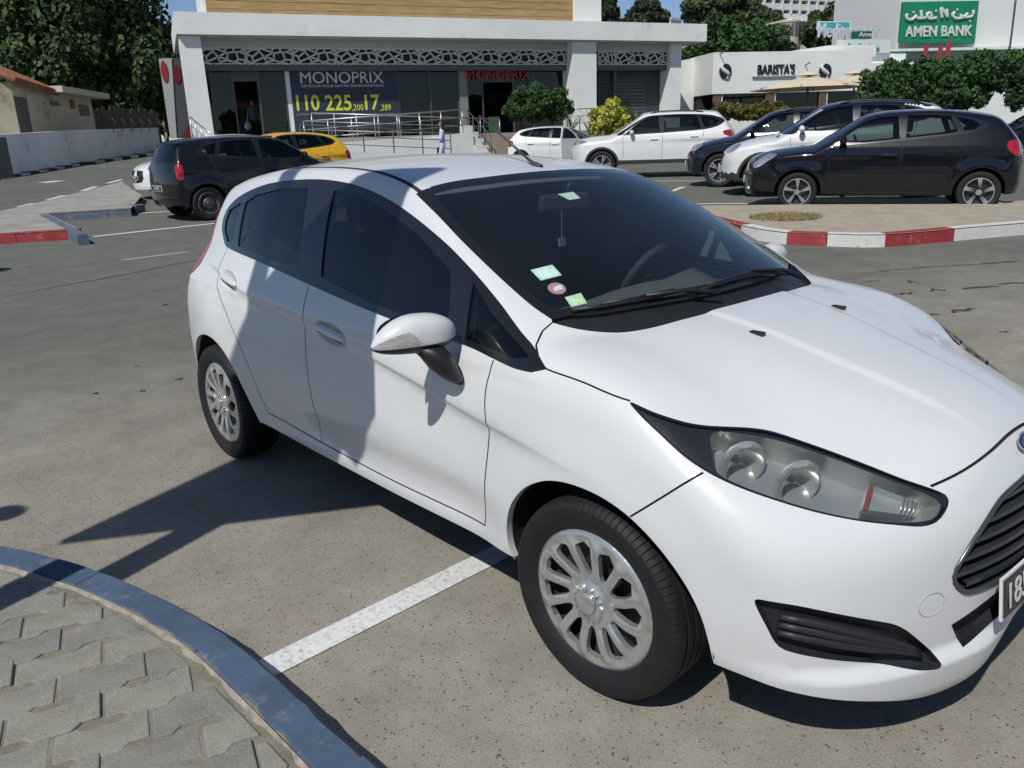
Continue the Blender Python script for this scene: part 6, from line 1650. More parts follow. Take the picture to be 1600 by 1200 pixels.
def railing(name, P0, P1, h, npost, m_, label, rails=3, grp='railings along the ramp and steps'):
    P0, P1 = np.array(P0), np.array(P1); r = empty(name, P0, 0, label, 'railing', grp)
    for k in range(npost):
        q = P0+(P1-P0)*k/(npost-1); MB().tube([q-P0, q-P0+[0,0,h]], .022, 8).build('post', m_, r, True)
    for j in range(rails):
        z = h*(1-.33*j); MB().tube([[0,0,z], P1-P0+np.array([0,0,z])], .024 if j == 0 else .013, 8).build('rail', m_, r, True)
    return r
railing('railing', ST.P(ap(462), 2.1, ST.px(462,177,2.1)[1]-.95), ST.P(ap(735), 2.1, ST.px(735,187,2.1)[1]-.95), .95, 10, steel, 'steel railing along the top of the ramp, before the shop panes')
railing('railing', ST.P(ra0+1.2, 3.75, floor_z-.30), ST.P(ra1-.4, 3.75, floor_z+.0), .9, 8, steel, 'steel railing along the middle of the zigzag ramp')
railing('railing', ST.P(ra0+.8, 5.45, floor_z-.45), ST.P(ra1-1.5, 5.45, floor_z-.85), .9, 6, steel_d, 'dark railing along the lowest run of the ramp')
railing('railing', ST.P(sa0-.1, 2.1, floor_z), ST.P(sa0-.1, 4.7, z_lo+.05), .95, 5, steel_d, 'dark handrail sloping down the left side of the entrance steps')
railing('railing', ST.P(ST.px(299,200,.5)[0], .5, floor_z), ST.P(ST.px(330,205,2.6)[0], 2.6, floor_z-.7), .95, 5, steel, 'short steel handrail beside the slanted white pier', 3)
railing('railing', ST.P(ap(838), 1.9, floor_z), ST.P(ap(892), 1.9, floor_z), .9, 4, steel, 'short steel railing under the clipped round shrub')
# ---- totem sign
tot = empty('totem_sign', [*W(-15.1,35.2), float(G(*W(-15.1,35.2)))], 0, 'tall leaning grey totem sign with red discs beside the store', 'sign')
TP = Plane((-17.0,36.0), (-13.0,37.6)); te, tu, tn_ = TP.E3()
p = [TP.px(x, y) for x, y in ((275,216),(296,216),(278,95),(248,92))]
tp2 = [TP.px(x, y) for x, y in ((266,216),(276,216),(268,92),(248,93))]
MB().prism([tp2[0], tp2[1], tp2[2], tp2[3]], TP.P(0,0,0), te, tu, tn_, .35).build('pale_face', mat('totem_pale', (.42,.42,.41), .5), tot)
tp3 = [TP.px(x, y) for x, y in ((276.3,216),(300,216),(286,91),(268.3,92))]
MB().prism(tp3, TP.P(0,0,0), te, tu, tn_, .30).build('dark_face', mat('totem_grey', (.07,.075,.085), .5), tot)
def ell(pl, cx, cy, rx, ry, b, th, name, m_, par, n=28):
    c_ = pl.px(cx, cy, b); r1 = abs(pl.px(cx+rx, cy, b)[0]-c_[0]); r2 = abs(pl.px(cx, cy+ry, b)[1]-c_[1]); E, U, N_ = pl.E3()
    return MB().prism([(c_[0]+r1*math.cos(2*math.pi*k/n), c_[1]+r2*math.sin(2*math.pi*k/n)) for k in range(n)], pl.P(0, b, 0), E, U, N_, th).build(name, m_, par)
ell(TP, 257, 112, 5.5, 17, .36, .02, 'red_disc', mat('totem_red', (.30,.03,.025), .5), tot); ell(TP, 276, 116, 7, 15, .31, .02, 'red_disc', mat('totem_dark_red', (.14,.012,.012), .5), tot)
MB().prism([TP.px(x, y, .31) for x, y in ((283,216),(298,216),(297,190))], TP.P(0,.31,0), te, tu, tn_, .02).build('red_wedge', mat('totem_dark_red', (.14,.012,.012), .5), tot)
adopt(tot)
# ---- cafe
CF_ = Plane((8.95,44.5), (21.0,46.6)); ce, cu, cn = CF_.E3()
cafe = empty('cafe_building', CF_.P(4, 0, .7), 0, 'low white cafe building with dark lettering and a dark glazed front', 'building')
c0 = CF_.px(1114,100)[0]; c1 = CF_.px(1362,100)[0]; zc1 = CF_.px(1230,80)[1]; zc0 = CF_.px(1230,144)[1]
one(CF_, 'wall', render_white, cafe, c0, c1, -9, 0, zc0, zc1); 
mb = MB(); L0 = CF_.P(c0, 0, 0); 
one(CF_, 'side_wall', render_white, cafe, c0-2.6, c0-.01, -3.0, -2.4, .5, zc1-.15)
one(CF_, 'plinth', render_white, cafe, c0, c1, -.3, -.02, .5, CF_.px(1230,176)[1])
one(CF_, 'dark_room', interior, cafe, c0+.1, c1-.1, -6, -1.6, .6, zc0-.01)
wd_strip = mat('wood_strip', (.16,.10,.06), .7)
for x0, x1 in ((1115,1128),(1197,1211),(1281,1292)):
    a_, b_ = CF_.px(x0,160)[0], CF_.px(x1,160)[0]; k = 0
    while a_+.05 < b_: one(CF_, 'wood_slat', wd_strip, cafe, a_, a_+.07, -.16, -.05, CF_.px(1230,176)[1], zc0-.01); a_ += .11
for x0, x1 in ((1130,1196),(1213,1280),(1294,1345)):
    a_, b_ = CF_.px(x0,160)[0], CF_.px(x1,160)[0]; one(CF_, 'cafe_pane', dark_glass, cafe, a_, b_, -.2, -.19, CF_.px(1230,176)[1], zc0-.01); one(CF_, 'window_post', render_white, cafe, a_-.05, a_, -.2, -.1, CF_.px(1230,176)[1], zc0-.01)
blk = mat('letter_black', (.015,.015,.017), .5)
put('cafe_sign', "BARISTA'S", 1184, 1242, 100, 116, blk, cafe, .05, .08, .012, CF_)
one(CF_, 'sign_shelf', mat('sign_shelf', (.4,.4,.39), .6), cafe, CF_.px(1175,118)[0], CF_.px(1243,118)[0], .002, .12, CF_.px(1210,120)[1], CF_.px(1210,118.5)[1])
for cx in (1133,1289):
    d_ = ell(CF_, cx, 111.5, 9.5, 12, .003, .06, 'round_logo', blk, cafe)
    c_ = CF_.px(cx, 111.5, .07); sw_ = []
    for k in range(13):
        t = k/12; sw_.append(CF_.P(c_[0]+.20*math.sin((t-.5)*2*math.pi*.9)*(1 if t < .5 else 1), .075, c_[1]+.38-.76*t))
    MB().tube(sw_, [.02+.10*math.sin(math.pi*k/12) for k in range(13)], 6).build('logo_swirl', txt_w, d_, True)
zr = CF_.px(1400,60)[1]; mb = MB(); 
ra = CF_.px(1190,82)[0]; rb_ = CF_.px(1370,60)[0]; mb.prism([(ra, zc1-.1),(rb_+2, zc1-.1),(rb_+2, zr),(rb_-1, zr)], CF_.P(0,-9,0), ce, cu, cn, 6); mb.build('sloping_roof', render_white, cafe)
for x, y in ((1125,85),(1258,102)): 
    q = CF_.px(x, y); MB().tube([CF_.P(q[0],0,q[1]), CF_.P(q[0],.5,q[1]+.1)], .03, 6).build('spot_lamp', frame_grey, cafe)
adopt(cafe)
cream_cloth = mat('parasol_cloth', (.62,.52,.37), .9, noise=.06, scale=2)
def parasol(px, py_top, py_edge, d, half_px, label):
    c = V(px, py_edge, d); top = V(px, py_top, d); g = .65; r = half_px/FPX*d*1.02
    root = empty('parasol', (c[0], c[1], g), 0, label, 'parasol', 'parasols on the cafe terrace')
    zc = c[2]-g; zt_ = top[2]-g; b = MB(); n = 8; ring = []
    pts = [(r*1.05*math.cos(2*math.pi*k/n+.4), r*1.05*math.sin(2*math.pi*k/n+.4), zc) for k in range(n)]; m_ = [(.55*x, .55*y, zc+(zt_-zc)*.55) for x, y, _ in pts]
    b.add(pts+m_+[(0,0,zt_)], [(k, (k+1) % n, n+(k+1) % n, n+k) for k in range(n)]+[(n+k, n+(k+1) % n, 2*n) for k in range(n)]); b.build('canopy', cream_cloth, root)
    b = MB()
    for k in range(n): b.tube([(0,0,zt_-.15), (pts[k][0], pts[k][1], zc+.02)], .02, 5)
    for k in range(n): MB().tube([(0,0,zt_-.12), (pts[k][0]*.99, pts[k][1]*.99, zc+.03)], .02, 5).build('rib', wd_strip, root)
    MB().tube([(0,0,0),(0,0,zt_+.1)], .05, 8).build('pole', frame_grey, root)
    cap = MB().lathe([(.5,zt_+.02),(.25,zt_+.16),(0,zt_+.2)], 12, axis='z'); cap.build('vent_cap', cream_cloth, root)
parasol(1262, 119, 139, 36, 78, 'wide cream parasol over the cafe terrace, in front of the dark windows')
parasol(1335, 116, 131, 40, 52, 'smaller cream parasol between the cafe front and the clipped hedge')
# ---- bank and its signs
BK = Plane((19.0,60.0), (40.0,63.0)); be, bu, bn_ = BK.E3()
bank = empty('bank_building', BK.P(8, 0, .7), 0, 'plain white bank building with a large green sign panel and green fascia', 'building')
b0 = BK.px(1388,80)[0]; b1 = BK.px(1720,80)[0]; one(BK, 'wall', mat('bank_white', (.68,.68,.66), .85, noise=.03, scale=.4), bank, b0+1.2, b1, -10, -1.0, .5, BK.px(1500,-30)[1]+1.5)
one(BK, 'lower_wall', render_white, bank, b0, b1, -1.0, 0, .5, BK.px(1500,95)[1]); one(BK, 'ledge', render_white, bank, b0-.5, b1, -.99, .4, BK.px(1500,86)[1]+.3, BK.px(1500,82)[1]+.3)
green = mat('bank_green', (.008,.22,.10), .45, noise=.06, scale=2); 
P = [BK.px(x, y, .3) for x, y in ((1405,66),(1523,68),(1530,1),(1411,3))]
sgp = MB().prism(P, BK.P(0,.1,0), be, bu, bn_, .2).build('sign_panel', green, bank)
put('sign_latin', 'AMEN BANK', 1414, 1519, 40, 57, txt_w, bank, .32, .12, .02, BK)
def stroke(pl, pts, r, name, m_, par, b, n=6):
    P = smooth_line([np.array(pl.px(x, y, b)) for x, y in pts], .08); return MB().tube([pl.P(a, b, z) for a, z in P], r, n).build(name, m_, par, True)
for pts in ([(1521,16),(1519,25),(1508,27),(1500,24)], [(1512,21),(1505,27),(1494,29),(1488,24),(1492,19)], [(1480,27),(1479,14)], [(1472,28),(1470,13),(1476,20),(1480,27)], [(1463,28),(1452,29),(1448,23),(1453,20),(1456,27)], [(1446,28),(1436,29),(1430,26)], [(1440,27),(1439,16)], [(1432,24),(1424,31),(1416,28),(1418,22)]):
    stroke(BK, pts, .11, 'sign_arabic_stroke', txt_w, bank, .36)
for x, y in ((1515,33),(1495,15),(1427,19),(1462,17)): ell(BK, x, y, 1.5, 1.8, .32, .06, 'sign_arabic_dot', txt_w, bank, 10)
one(BK, 'green_fascia', green, bank, BK.px(1397,100)[0], BK.px(1546,100)[0], .002, .5, BK.px(1470,106)[1], BK.px(1470,94)[1]); put('fascia_text', 'AMEN BANK', 1414, 1456, 96.5, 103.5, txt_w, bank, .52, .05, .02, BK)
ell(BK, 1407, 89, 8, 9, .52, .1, 'round_sign', green, bank); ell(BK, 1407, 89, 5.5, 4, .63, .03, 'round_sign_mark', txt_w, bank); one(BK, 'blue_logo', mat('logo_blue', (.03,.08,.25), .5), bank, BK.px(1471,98)[0], BK.px(1480,98)[0], .52, .58, BK.px(1475,102)[1], BK.px(1475,96)[1])
for k in range(18):
    a_ = BK.px(1412+k*6,69)[0]; MB().tube([BK.P(a_,.2,BK.px(1450,67)[1]), BK.P(a_,.2,BK.px(1450,72)[1])], .02, 5).build('sign_strut', frame_grey, bank)
stroke(BK, [(1587,0),(1581,50),(1575,95)], .07, 'lamp_pole', frame_grey, bank, 1.0)
adopt(bank)
red_flag = mat('flag_red', (.35,.03,.03), .8)
for i, (x, y) in enumerate(((1444,80),(1466,82),(1480,74))):
    q = BK.P(*[BK.px(x, y, 1.0)[0], 1.0, BK.px(x, y, 1.0)[1]]); r = empty('flag', q, 0, ['small red flag below the word AMEN of the bank sign', 'small red flag between the other two flags under the bank sign', 'small red flag on a slanting staff below the word BANK of the sign'][i], 'flag', 'flags on the bank front')
    MB().tube([(0,0,-.9),(.35*HR[0],.35*HR[1],.5)], .025, 6).build('staff', frame_grey, r); MB().prism([(0,.4),(.35,.5),(.2,-.5),(-.15,-.6)], (0,0,0), (HR[0],HR[1],0), (0,0,1), (HF[0],HF[1],0), .02).build('cloth', red_flag, r)
# roof signs between cafe and bank
PH = Plane((16.0,52.0), (24.0,53.5)); 
pb = empty('pharmacy_building', PH.P(3, 0, .7), 0, 'white pharmacy building behind the cafe carrying rooftop signs', 'building')
one(PH, 'wall', render_white, pb, PH.px(1300,90)[0], PH.px(1420,90)[0], -6, -.3, .5, PH.px(1350,84)[1])
pa = empty('pharmacy_sign', PH.P(2, 0, 4), 0, 'white rooftop board with green pharmacy lettering in two scripts', 'sign'); 
one(PH, 'board', mat('sign_board_white', (.62,.66,.62), .6), pa, PH.px(1308,73)[0], PH.px(1391,73)[0], -.1, 0, PH.px(1350,83)[1], PH.px(1350,62)[1])
put('latin_text', 'PHARMACIE', 1322, 1374, 74.5, 80.5, mat('letter_green', (.03,.25,.14), .5), pa, .02, .04, .02, PH)
lg = mat('letter_green', (.03,.25,.14), .5)
for pts in ([(1370,71),(1362,72),(1358,69)], [(1354,71.5),(1345,71.5),(1343,68)], [(1339,71.5),(1330,72),(1326,68)]): stroke(PH, pts, .05, 'arabic_stroke', lg, pa, .03)
adopt(pa)
one(PH, 'plinth_wall', render_white, pb, PH.px(1300,90)[0], PH.px(1420,90)[0], -.3, .6, .5, PH.px(1350,100)[1]); adopt(pb)
sc = empty('script_sign', PH.P(1, -1, 5), 0, 'pale flowing script lettering standing on the roof above the pharmacy board', 'sign')
put('script_lettering', 'Mediterranee', 1278, 1376, 36, 58, mat('script_pale', (.50,.53,.56), .5), sc, -1.0, .1, .012, PH)
for x in (1290,1320,1350): stroke(PH, [(x,56),(x,84)], .03, 'leg', frame_grey, sc, -1.1)
adopt(sc)
tq_ = empty('turquoise_sign', PH.P(2, -1.5, 6), 0, 'small turquoise board framed in white above the script sign', 'sign')
one(PH, 'frame', txt_w, tq_, PH.px(1300,34)[0], PH.px(1354,34)[0], -1.7, -1.6, PH.px(1327,41)[1], PH.px(1327,27)[1]); one(PH, 'panel', mat('turquoise', (.05,.35,.33), .5, noise=.2, scale=3), tq_, PH.px(1303,34)[0], PH.px(1351,34)[0], -1.6, -1.57, PH.px(1327,39)[1], PH.px(1327,29)[1]); adopt(tq_)
gs_ = empty('green_sign', PH.P(3, -.5, 5), 0, 'dark green board beside the script lettering', 'sign'); one(PH, 'panel', mat('dark_green_board', (.01,.10,.06), .5), gs_, PH.px(1339,53)[0], PH.px(1370,53)[0], -.6, -.5, PH.px(1355,59)[1], PH.px(1355,47)[1]); put('text', 'Amen', 1342, 1367, 50, 57, txt_w, gs_, -.48, .03, .01, PH); adopt(gs_)
# ------------------------------------------------------------------ hillside, far buildings, houses, wall
HFm = mat('hill_scrub', (.055,.075,.03), .95, noise=.4, scale=.08, dirt=(.16,.13,.08), dscale=.05, dthr=.6)
v = []; f = []; nu, nd = 34, 12
for j in range(nd):
    for i in range(nu):
        u = -5+10*i; d = 66+14*j; x, y = W(u, d); k = sst(-5, 50, u); v.append((x, y, .3+k*13*sst(66, 165, d)+1.0*math.sin(u*.2)*sst(70,100,d)))
tag(mesh('hillside', v, [(j*nu+i, j*nu+i+1, (j+1)*nu+i+1, (j+1)*nu+i) for j in range(nd-1) for i in range(nu-1)], HFm, smooth=True), kind='structure')
HT = Plane((56.0,150.0), (84.0,162.0)); hotel = empty('hotel_building', HT.P(10, 0, 8), 0, 'long white hotel block with rows of recessed windows on the hill', 'building')
h0, h1 = HT.px(1180,10)[0], HT.px(1330,10)[0]; hz0 = HT.px(1240,27)[1]; fl = (HT.px(1240,-4)[1]-hz0)/2.0
hw_ = mat('hotel_white', (.62,.62,.60), .85); hb = mat('hotel_recess', (.10,.105,.11), .6, noise=.3, scale=.3)
one(HT, 'core', hb, hotel, h0, h1, -10, -1.3, hz0-6, hz0+fl*4)
for k in range(5): one(HT, 'floor_slab', hw_, hotel, h0, h1, -1.29, 0, hz0+fl*k-.4, hz0+fl*k+.55)
nb = 11
for k in range(nb+1):
    a_ = h0+(h1-h0)*k/nb; one(HT, 'fin_wall', hw_, hotel, a_-.18, a_+.18, -1.28, .12, hz0+.55, hz0+fl*4)
for r_ in range(3):
    for k in range(nb):
        a_ = h0+(h1-h0)*(k+.5)/nb; one(HT, 'window', glass('hotel_glass', (.3,.33,.36)), hotel, a_-(h1-h0)/nb*.3, a_+(h1-h0)/nb*.3, -1.25, -1.2, hz0+fl*r_+.7, hz0+fl*(r_+1)-.6)
one(HT, 'base_wall', hw_, hotel, h0-2, h1+2, -10, -.3, hz0-4, hz0-.5)
for k in range(9):
    a_ = h0+(h1-h0)*(k+.5)/9; mb = MB().prism([(a_-1.6, hz0-1.6),(a_, hz0-.55),(a_+1.6, hz0-1.6)], HT.P(0,0,0), HT.E3()[0], HT.E3()[1], HT.E3()[2], 2.6); mb.build('folded_canopy', hw_, hotel)
adopt(hotel)
CRm = mat('cream_wall', (.56,.47,.33), .85, noise=.05, scale=.4); CB = Plane((36.0,100.0), (50.0,104.0)); cb = empty('cream_house', CB.P(3, 0, 4), 0, 'cream villa with a rounded bay window below the hotel', 'building')
one(CB, 'wall', CRm, cb, CB.px(1228,50)[0], CB.px(1268,50)[0], -6, 0, 2, CB.px(1245,34)[1])
bx, bz = CB.px(1233,50); rr = (CB.px(1246,50)[0]-bx); mb = MB().lathe([(rr,2),(rr,CB.px(1233,36)[1]),(rr*1.08,CB.px(1233,36)[1]),(rr*1.08,CB.px(1233,33)[1]),(0,CB.px(1233,33)[1])], 24, c=(*CB.P(bx,0,0)[:2],0), axis='z'); mb.build('bay', CRm, cb)
for k in range(5):
    a_ = math.atan2(-HF[1], -HF[0])+(k-2)*.42; c_ = CB.P(bx,0,0)[:2]+np.array([math.cos(a_), math.sin(a_)])*rr*1.01; MB().box((c_[0], c_[1], CB.px(1233,48)[1]), (.08, rr*.30, 1.3), rz=a_).build('window', hb, cb)
one(CB, 'roof_slab', render_white, cb, CB.px(1222,34)[0], CB.px(1270,34)[0], -6, .4, CB.px(1245,34)[1]+.003, CB.px(1245,31.5)[1]); adopt(cb)
for i, (x0, x1, y0, y1, d, lab) in enumerate(((1185,1215,66,80,75,'small white flat-roofed house among the hillside trees'),(1048,1064,30,42,95,'white house half hidden by pines above the store canopy'),(1092,1110,40,66,88,'narrow white house between the pines'))):
    p0, p1 = V(x0, y1, d), V(x1, y0, d); hpl = Plane(UD(V(x0,y1,d)), UD(V(x1,y1,d*1.02))); r = empty('hill_house', (*hpl.P(0,0,0)[:2], 1.0), 0, lab, 'building', 'houses on the hillside')
    L_ = hpl.len; one(hpl, 'wall', render_white, r, 0, L_, -5, 0, 1.0, p1[2]); one(hpl, 'parapet', render_white, r, -.1, L_+.1, -5.1, .1, p1[2]+.003, p1[2]+.25); one(hpl, 'window', hb, r, L_*.3, L_*.55, .002, .03, p1[2]-1.8, p1[2]-.8); adopt(r)
# house on the left
HS = Plane((-17.6,25.0), (-15.4,36.0)); hs_e, hs_u, hs_n = HS.E3()
house = empty('cream_cottage', HS.P(2, 0, 1.2), 0, 'old cream cottage with a red tile roof and stained walls behind the white wall', 'building')
plaster = mat('old_plaster', (.60,.52,.37), .9, noise=.08, scale=.9, dirt=(.26,.19,.11), dscale=.45, dthr=.60)
tile = mat('roof_tile', (.26,.10,.055), .85, noise=.2, scale=4)
G1 = Plane(UD(V(-130,160,31.0)), UD(V(22,160,33.0))); G2 = Plane(UD(V(22,160,33.0)), UD(V(140,170,41.0)))
zA = G1.px(8,122)[1]; zB_ = G2.px(80,142)[1]; zlow = 1.2; gl_ = G1.len
gable = MB().prism([(0,zlow),(gl_,zlow),(gl_,zA-.35),(gl_-.6,zA),(0,zA+1.6)], G1.P(0,-.3,0), *G1.E3(), .3); gable.build('gable_wall', plaster, house)
g2 = G2.len; zr0 = G2.px(22,124)[1]; zr1 = G2.px(78,142)[1]; a78 = G2.px(78,150)[0]
MB().prism([(.02,zlow),(a78,zlow),(a78,zr1-.12),(.02,zr0-.12)], G2.P(0,-.3,0), *G2.E3(), .3).build('side_wall', plaster, house)
nt_ = 26
for k in range(nt_):
    a_ = -.3+(a78+.5)*k/nt_; z_ = zr0+(zr1-zr0)*(a_/a78)
    b = MB()
    P0 = G2.P(a_, .35, z_-.10); P1 = G2.P(a_, -3.0, z_+1.5); b.tube([P0, P1], .13, 8); b.build('roof_tile', tile, house)
wx0, wx1 = G2.px(24,165,.002)[0], G2.px(42,165,.002)[0]
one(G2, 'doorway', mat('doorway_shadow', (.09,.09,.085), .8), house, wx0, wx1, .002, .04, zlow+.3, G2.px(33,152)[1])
for x0, x1, y0, y1 in ((78,90,158,164),(108,114,156,169),(122,136,163,180)):
    one(G2, 'window', mat('old_window', (.16,.13,.09), .8), house, G2.px(x0,y0)[0]-.0, G2.px(x1,y0)[0], .002, .05, G2.px(x0,y1)[1], G2.px(x0,y0)[1])
a80, a152 = G2.px(80,145)[0], G2.px(140,145)[0]
one(G2, 'annex_wall', plaster, house, a78+.01, a152, -3, .0, zlow, G2.px(110,150)[1]); one(G2, 'annex_slab', mat('slab_cream', (.58,.53,.42), .9), house, a78-.4, a152+.6, -3.2, .7, G2.px(110,150)[1]+.003, G2.px(110,141)[1]); adopt(house)
FN = Plane(UD(V(138,180,42.5)), UD(V(246,185,50.0))); fence = empty('board_fence', FN.P(0,0,1.2), 0, 'weathered brown board fence beyond the cottage', 'fence'); bdm = mat('weathered_board', (.12,.095,.065), .9, noise=.35, scale=3); k = 0; rf_ = random.Random(8)
while k*.24 < FN.len: one(FN, 'board', bdm, fence, k*.24, k*.24+.215, -.03, rf_.uniform(0,.03), 1.0, FN.px(190,171)[1]+rf_.uniform(-.15,.15)); k += 1
adopt(fence)
# long white wall with its painted kerb
wallp = [(V(-160,292,24.0), 224), (V(0,277,28.5), 211), (V(122,256,35.5), 203), (V(252,236,43.0), 199)]
ww = mat('whitewash', (.80,.80,.78), .9, noise=.05, scale=.8, dirt=(.45,.44,.42), dscale=.7, dthr=.62)
wall = empty('white_boundary_wall', wallp[1][0]-[0,0,.5], 0, 'long whitewashed boundary wall running back along the left road', 'wall')
for k in range(3):
    p0, p1 = wallp[k][0], wallp[k+1][0]; pl = Plane(UD(p0), UD(p1)); xs_ = [-160,0,122,252]
    zt0_, zt1_ = V(xs_[k], wallp[k][1], UD(p0)[1])[2], V(xs_[k+1], wallp[k+1][1], UD(p1)[1])[2]
    MB().prism([(0,p0[2]-.6),(pl.len,p1[2]-.6),(pl.len,zt1_),(0,zt0_)], pl.P(0,-.22,0), *pl.E3(), .22).build('wall_run', ww, wall)
    n_ = int(pl.len/.75)
    for j in range(n_):
        a_ = pl.len*j/n_; zg = p0[2]+(p1[2]-p0[2])*j/n_; one(pl, 'kerb_block', [mat('kerb_black', (.03,.03,.03), .85), white_k][j % 2], wall, a_+.01, a_+pl.len/n_-.01, .02, .35, zg-.35, zg+.06)
for j in range(6):
    q = V(176+j*14, 199, 38.5+j*.8); MB().tube([q-[0,0,.2], q+np.array([HR[0]*.18, HR[1]*.18, .18]), q+np.array([HR[0]*.05, HR[1]*.05, .40])], .03, 6).build('iron_spike', steel_d, wall)
adopt(wall)
pn = empty('notice_board', V(-4,262,27.5)-[0,0,.6], 0, 'dark notice board standing against the white boundary wall', 'notice board'); MB().box((0,0,.9), (.08,.9,1.3), rz=.3).build('face', frame_grey, pn); MB().box((0,0,.1), (.06,.06,.5)).build('leg', frame_grey, pn)
# ------------------------------------------------------------------ trees and shrubs
def leaf_mat(name, col, col2, sc=1.2):
    m = mat(name, col, .6, col2=col2, noise=.2, scale=sc, spec=.3); return m
def leaves(rng, cents, rads, n, size, flat=1.0):
    "leaf-sized faces scattered on and in overlapping clumps"
    w_ = np.array([np.prod(r)**(2/3) for r in rads]); w_ /= w_.sum(); idx = rng.choice(len(cents), n, p=w_)
    d = rng.normal(size=(n, 3)); d /= np.linalg.norm(d, axis=1)[:, None]; rr = rng.random(n)**.28
    c = np.array(cents)[idx]+d*rr[:, None]*np.array(rads)[idx]
    nrm = d+rng.normal(size=(n, 3))*.7; nrm /= np.linalg.norm(nrm, axis=1)[:, None]
    t = np.cross(nrm, rng.normal(size=(n, 3))); t /= np.linalg.norm(t, axis=1)[:, None]+1e-9; b = np.cross(nrm, t)
    s = size*(.6+.8*rng.random(n))[:, None]
    v = np.stack([c-t*s, c+b*s*.55*flat, c+t*s, c-b*s*.55*flat], 1).reshape(-1, 3); f = np.arange(4*n).reshape(-1, 4)
    return v, f
def quick_mesh(name, v, f, m, parent):
    me = bpy.data.meshes.new(name); me.vertices.add(len(v)); me.vertices.foreach_set('co', np.asarray(v, np.float32).ravel()); me.loops.add(f.size); me.loops.foreach_set('vertex_index', f.ravel().astype(np.int32)); me.polygons.add(len(f)); me.polygons.foreach_set('loop_start', (np.arange(len(f))*f.shape[1]).astype(np.int32)); me.update(calc_edges=True); me.validate()
    me.materials.append(m); o = bpy.data.objects.new(name, me); COL.objects.link(o); o.parent = parent; return o
bark = mat('bark', (.10,.075,.055), .95, noise=.3, scale=5, bump=.6, bscale=20)
def tree(name, base, clumps, n, size, m_, label, cat='tree', group=None, trunk=True, seed=1, tr=.25, flat=1.0):
    rng = np.random.default_rng(seed); root = empty(name, base, 0, label, cat, group); base = np.array(base); cs = [np.array(c)-base for c, r in clumps]; rs = [np.array(r if hasattr(r, '__len__') else (r, r, r)) for c, r in clumps]
    # split each clump into smaller lobes for an uneven outline
    C2, R2 = [], []
    for c, r in zip(cs, rs):
        C2.append(c); R2.append(r*.72)
        for k in range(9):
            d = rng.normal(size=3); d /= np.linalg.norm(d); C2.append(c+d*r*.72); R2.append(r*(.26+.22*rng.random()))
    v, f = leaves(rng, C2, R2, n, size, flat); quick_mesh('crown', v, f, m_, root)
    if trunk:
        top = np.mean(cs, 0); b = MB().tube([(0,0,-.3), top*.35+[.1,0,0], top*.75], [tr, tr*.75, tr*.4], 10)
        for c in cs[:7]: b.tube([top*.45, (top*.45+c)/2+[0,0,.2], c], [tr*.45, tr*.3, tr*.12], 7)
        b.build('trunk', bark, root, True)
    return root
dk_leaf = leaf_mat('dark_tree_leaf', (.026,.050,.016), (.080,.120,.036)); pine = leaf_mat('pine_needles', (.028,.050,.018), (.085,.110,.042)); hedge_leaf = leaf_mat('hedge_leaf', (.022,.056,.016), (.062,.130,.038)); shrub_leaf = leaf_mat('shrub_leaf', (.020,.055,.015), (.055,.12,.03), 3); yel_leaf = leaf_mat('yellow_shrub_leaf', (.30,.30,.035), (.50,.46,.07), 3); cyp = leaf_mat('cypress_leaf', (.018,.032,.016), (.04,.06,.028))
def cl(L, d): return [(V(x, y, d+dd), r) for x, y, dd, r in L]
tree('large_shade_tree', V(120,205,54)-[0,0,1.0], cl([(-60,70,0,4.4),(30,40,2,4.2),(60,110,-1,3.4),(130,25,0,4.0),(120,110,2,3.6),(190,60,1,3.4),(180,135,2,3.0),(225,80,0,2.1),(235,130,1,1.8),(-20,140,-2,3.0),(60,150,3,3.0),(215,165,3,2.2),(90,-40,2,4.5),(10,-40,3,4.5),(180,10,0,2.6),(238,95,-1,1.6)], 54), 60000, .22, dk_leaf, 'huge dense dark green tree spreading behind the cottage and the white wall', seed=3, tr=.5)
tree('dark_back_tree', V(170,200,66)-[0,0,1.5], cl([(100,160,0,4),(160,150,0,4),(220,150,0,3.6),(60,170,0,3.5),(255,160,2,2.4)], 66), 16000, .28, dk_leaf, 'dark tree filling the gap below the huge tree, behind the board fence', seed=4, tr=.3)
tree('cypress_tree', V(949,60,70)-[0,0,3], cl([(950,30,0,(1.0,1.0,1.8)),(950,10,0,(.95,.95,1.6)),(949,-10,0,(.8,.8,1.6)),(951,45,0,(1.0,1.0,1.6))], 70), 7000, .16, cyp, 'slim dark cypress rising just behind the store canopy', seed=5, tr=.12)
tree('round_conifer', V(1008,60,85)-[0,0,3], cl([(1008,28,0,(2.3,2.3,1.5)),(1008,17,0,(1.4,1.4,1.3)),(1007,8,0,(.6,.6,1.0)),(990,34,0,1.2),(1028,34,0,1.1)], 85), 8000, .2, cyp, 'low conifer with a pointed top seen over the store canopy', seed=6, tr=.15)
tree('umbrella_pine', V(1135,90,78)-[0,0,1], cl([(1100,12,0,(2.0,2.0,1.3)),(1130,0,0,(2.4,2.4,1.5)),(1160,8,1,(2.0,2.0,1.4)),(1120,30,0,(1.8,1.8,1.1)),(1150,28,0,(1.7,1.7,1.2)),(1085,25,0,(1.2,1.2,.9)),(1165,40,0,1.1)], 78), 17000, .19, pine, 'broad umbrella pine on the slope beside the hotel', seed=7, tr=.22)
tree('hillside_shrub', V(1150,85,72), cl([(1090,74,0,1.6),(1120,68,0,2.0),(1155,62,0,2.0),(1185,66,0,1.7),(1205,60,0,1.5),(1225,76,0,.9)], 72), 14000, .2, shrub_leaf, 'belt of green bushes above the cafe roof', 'bush', seed=8, trunk=False)
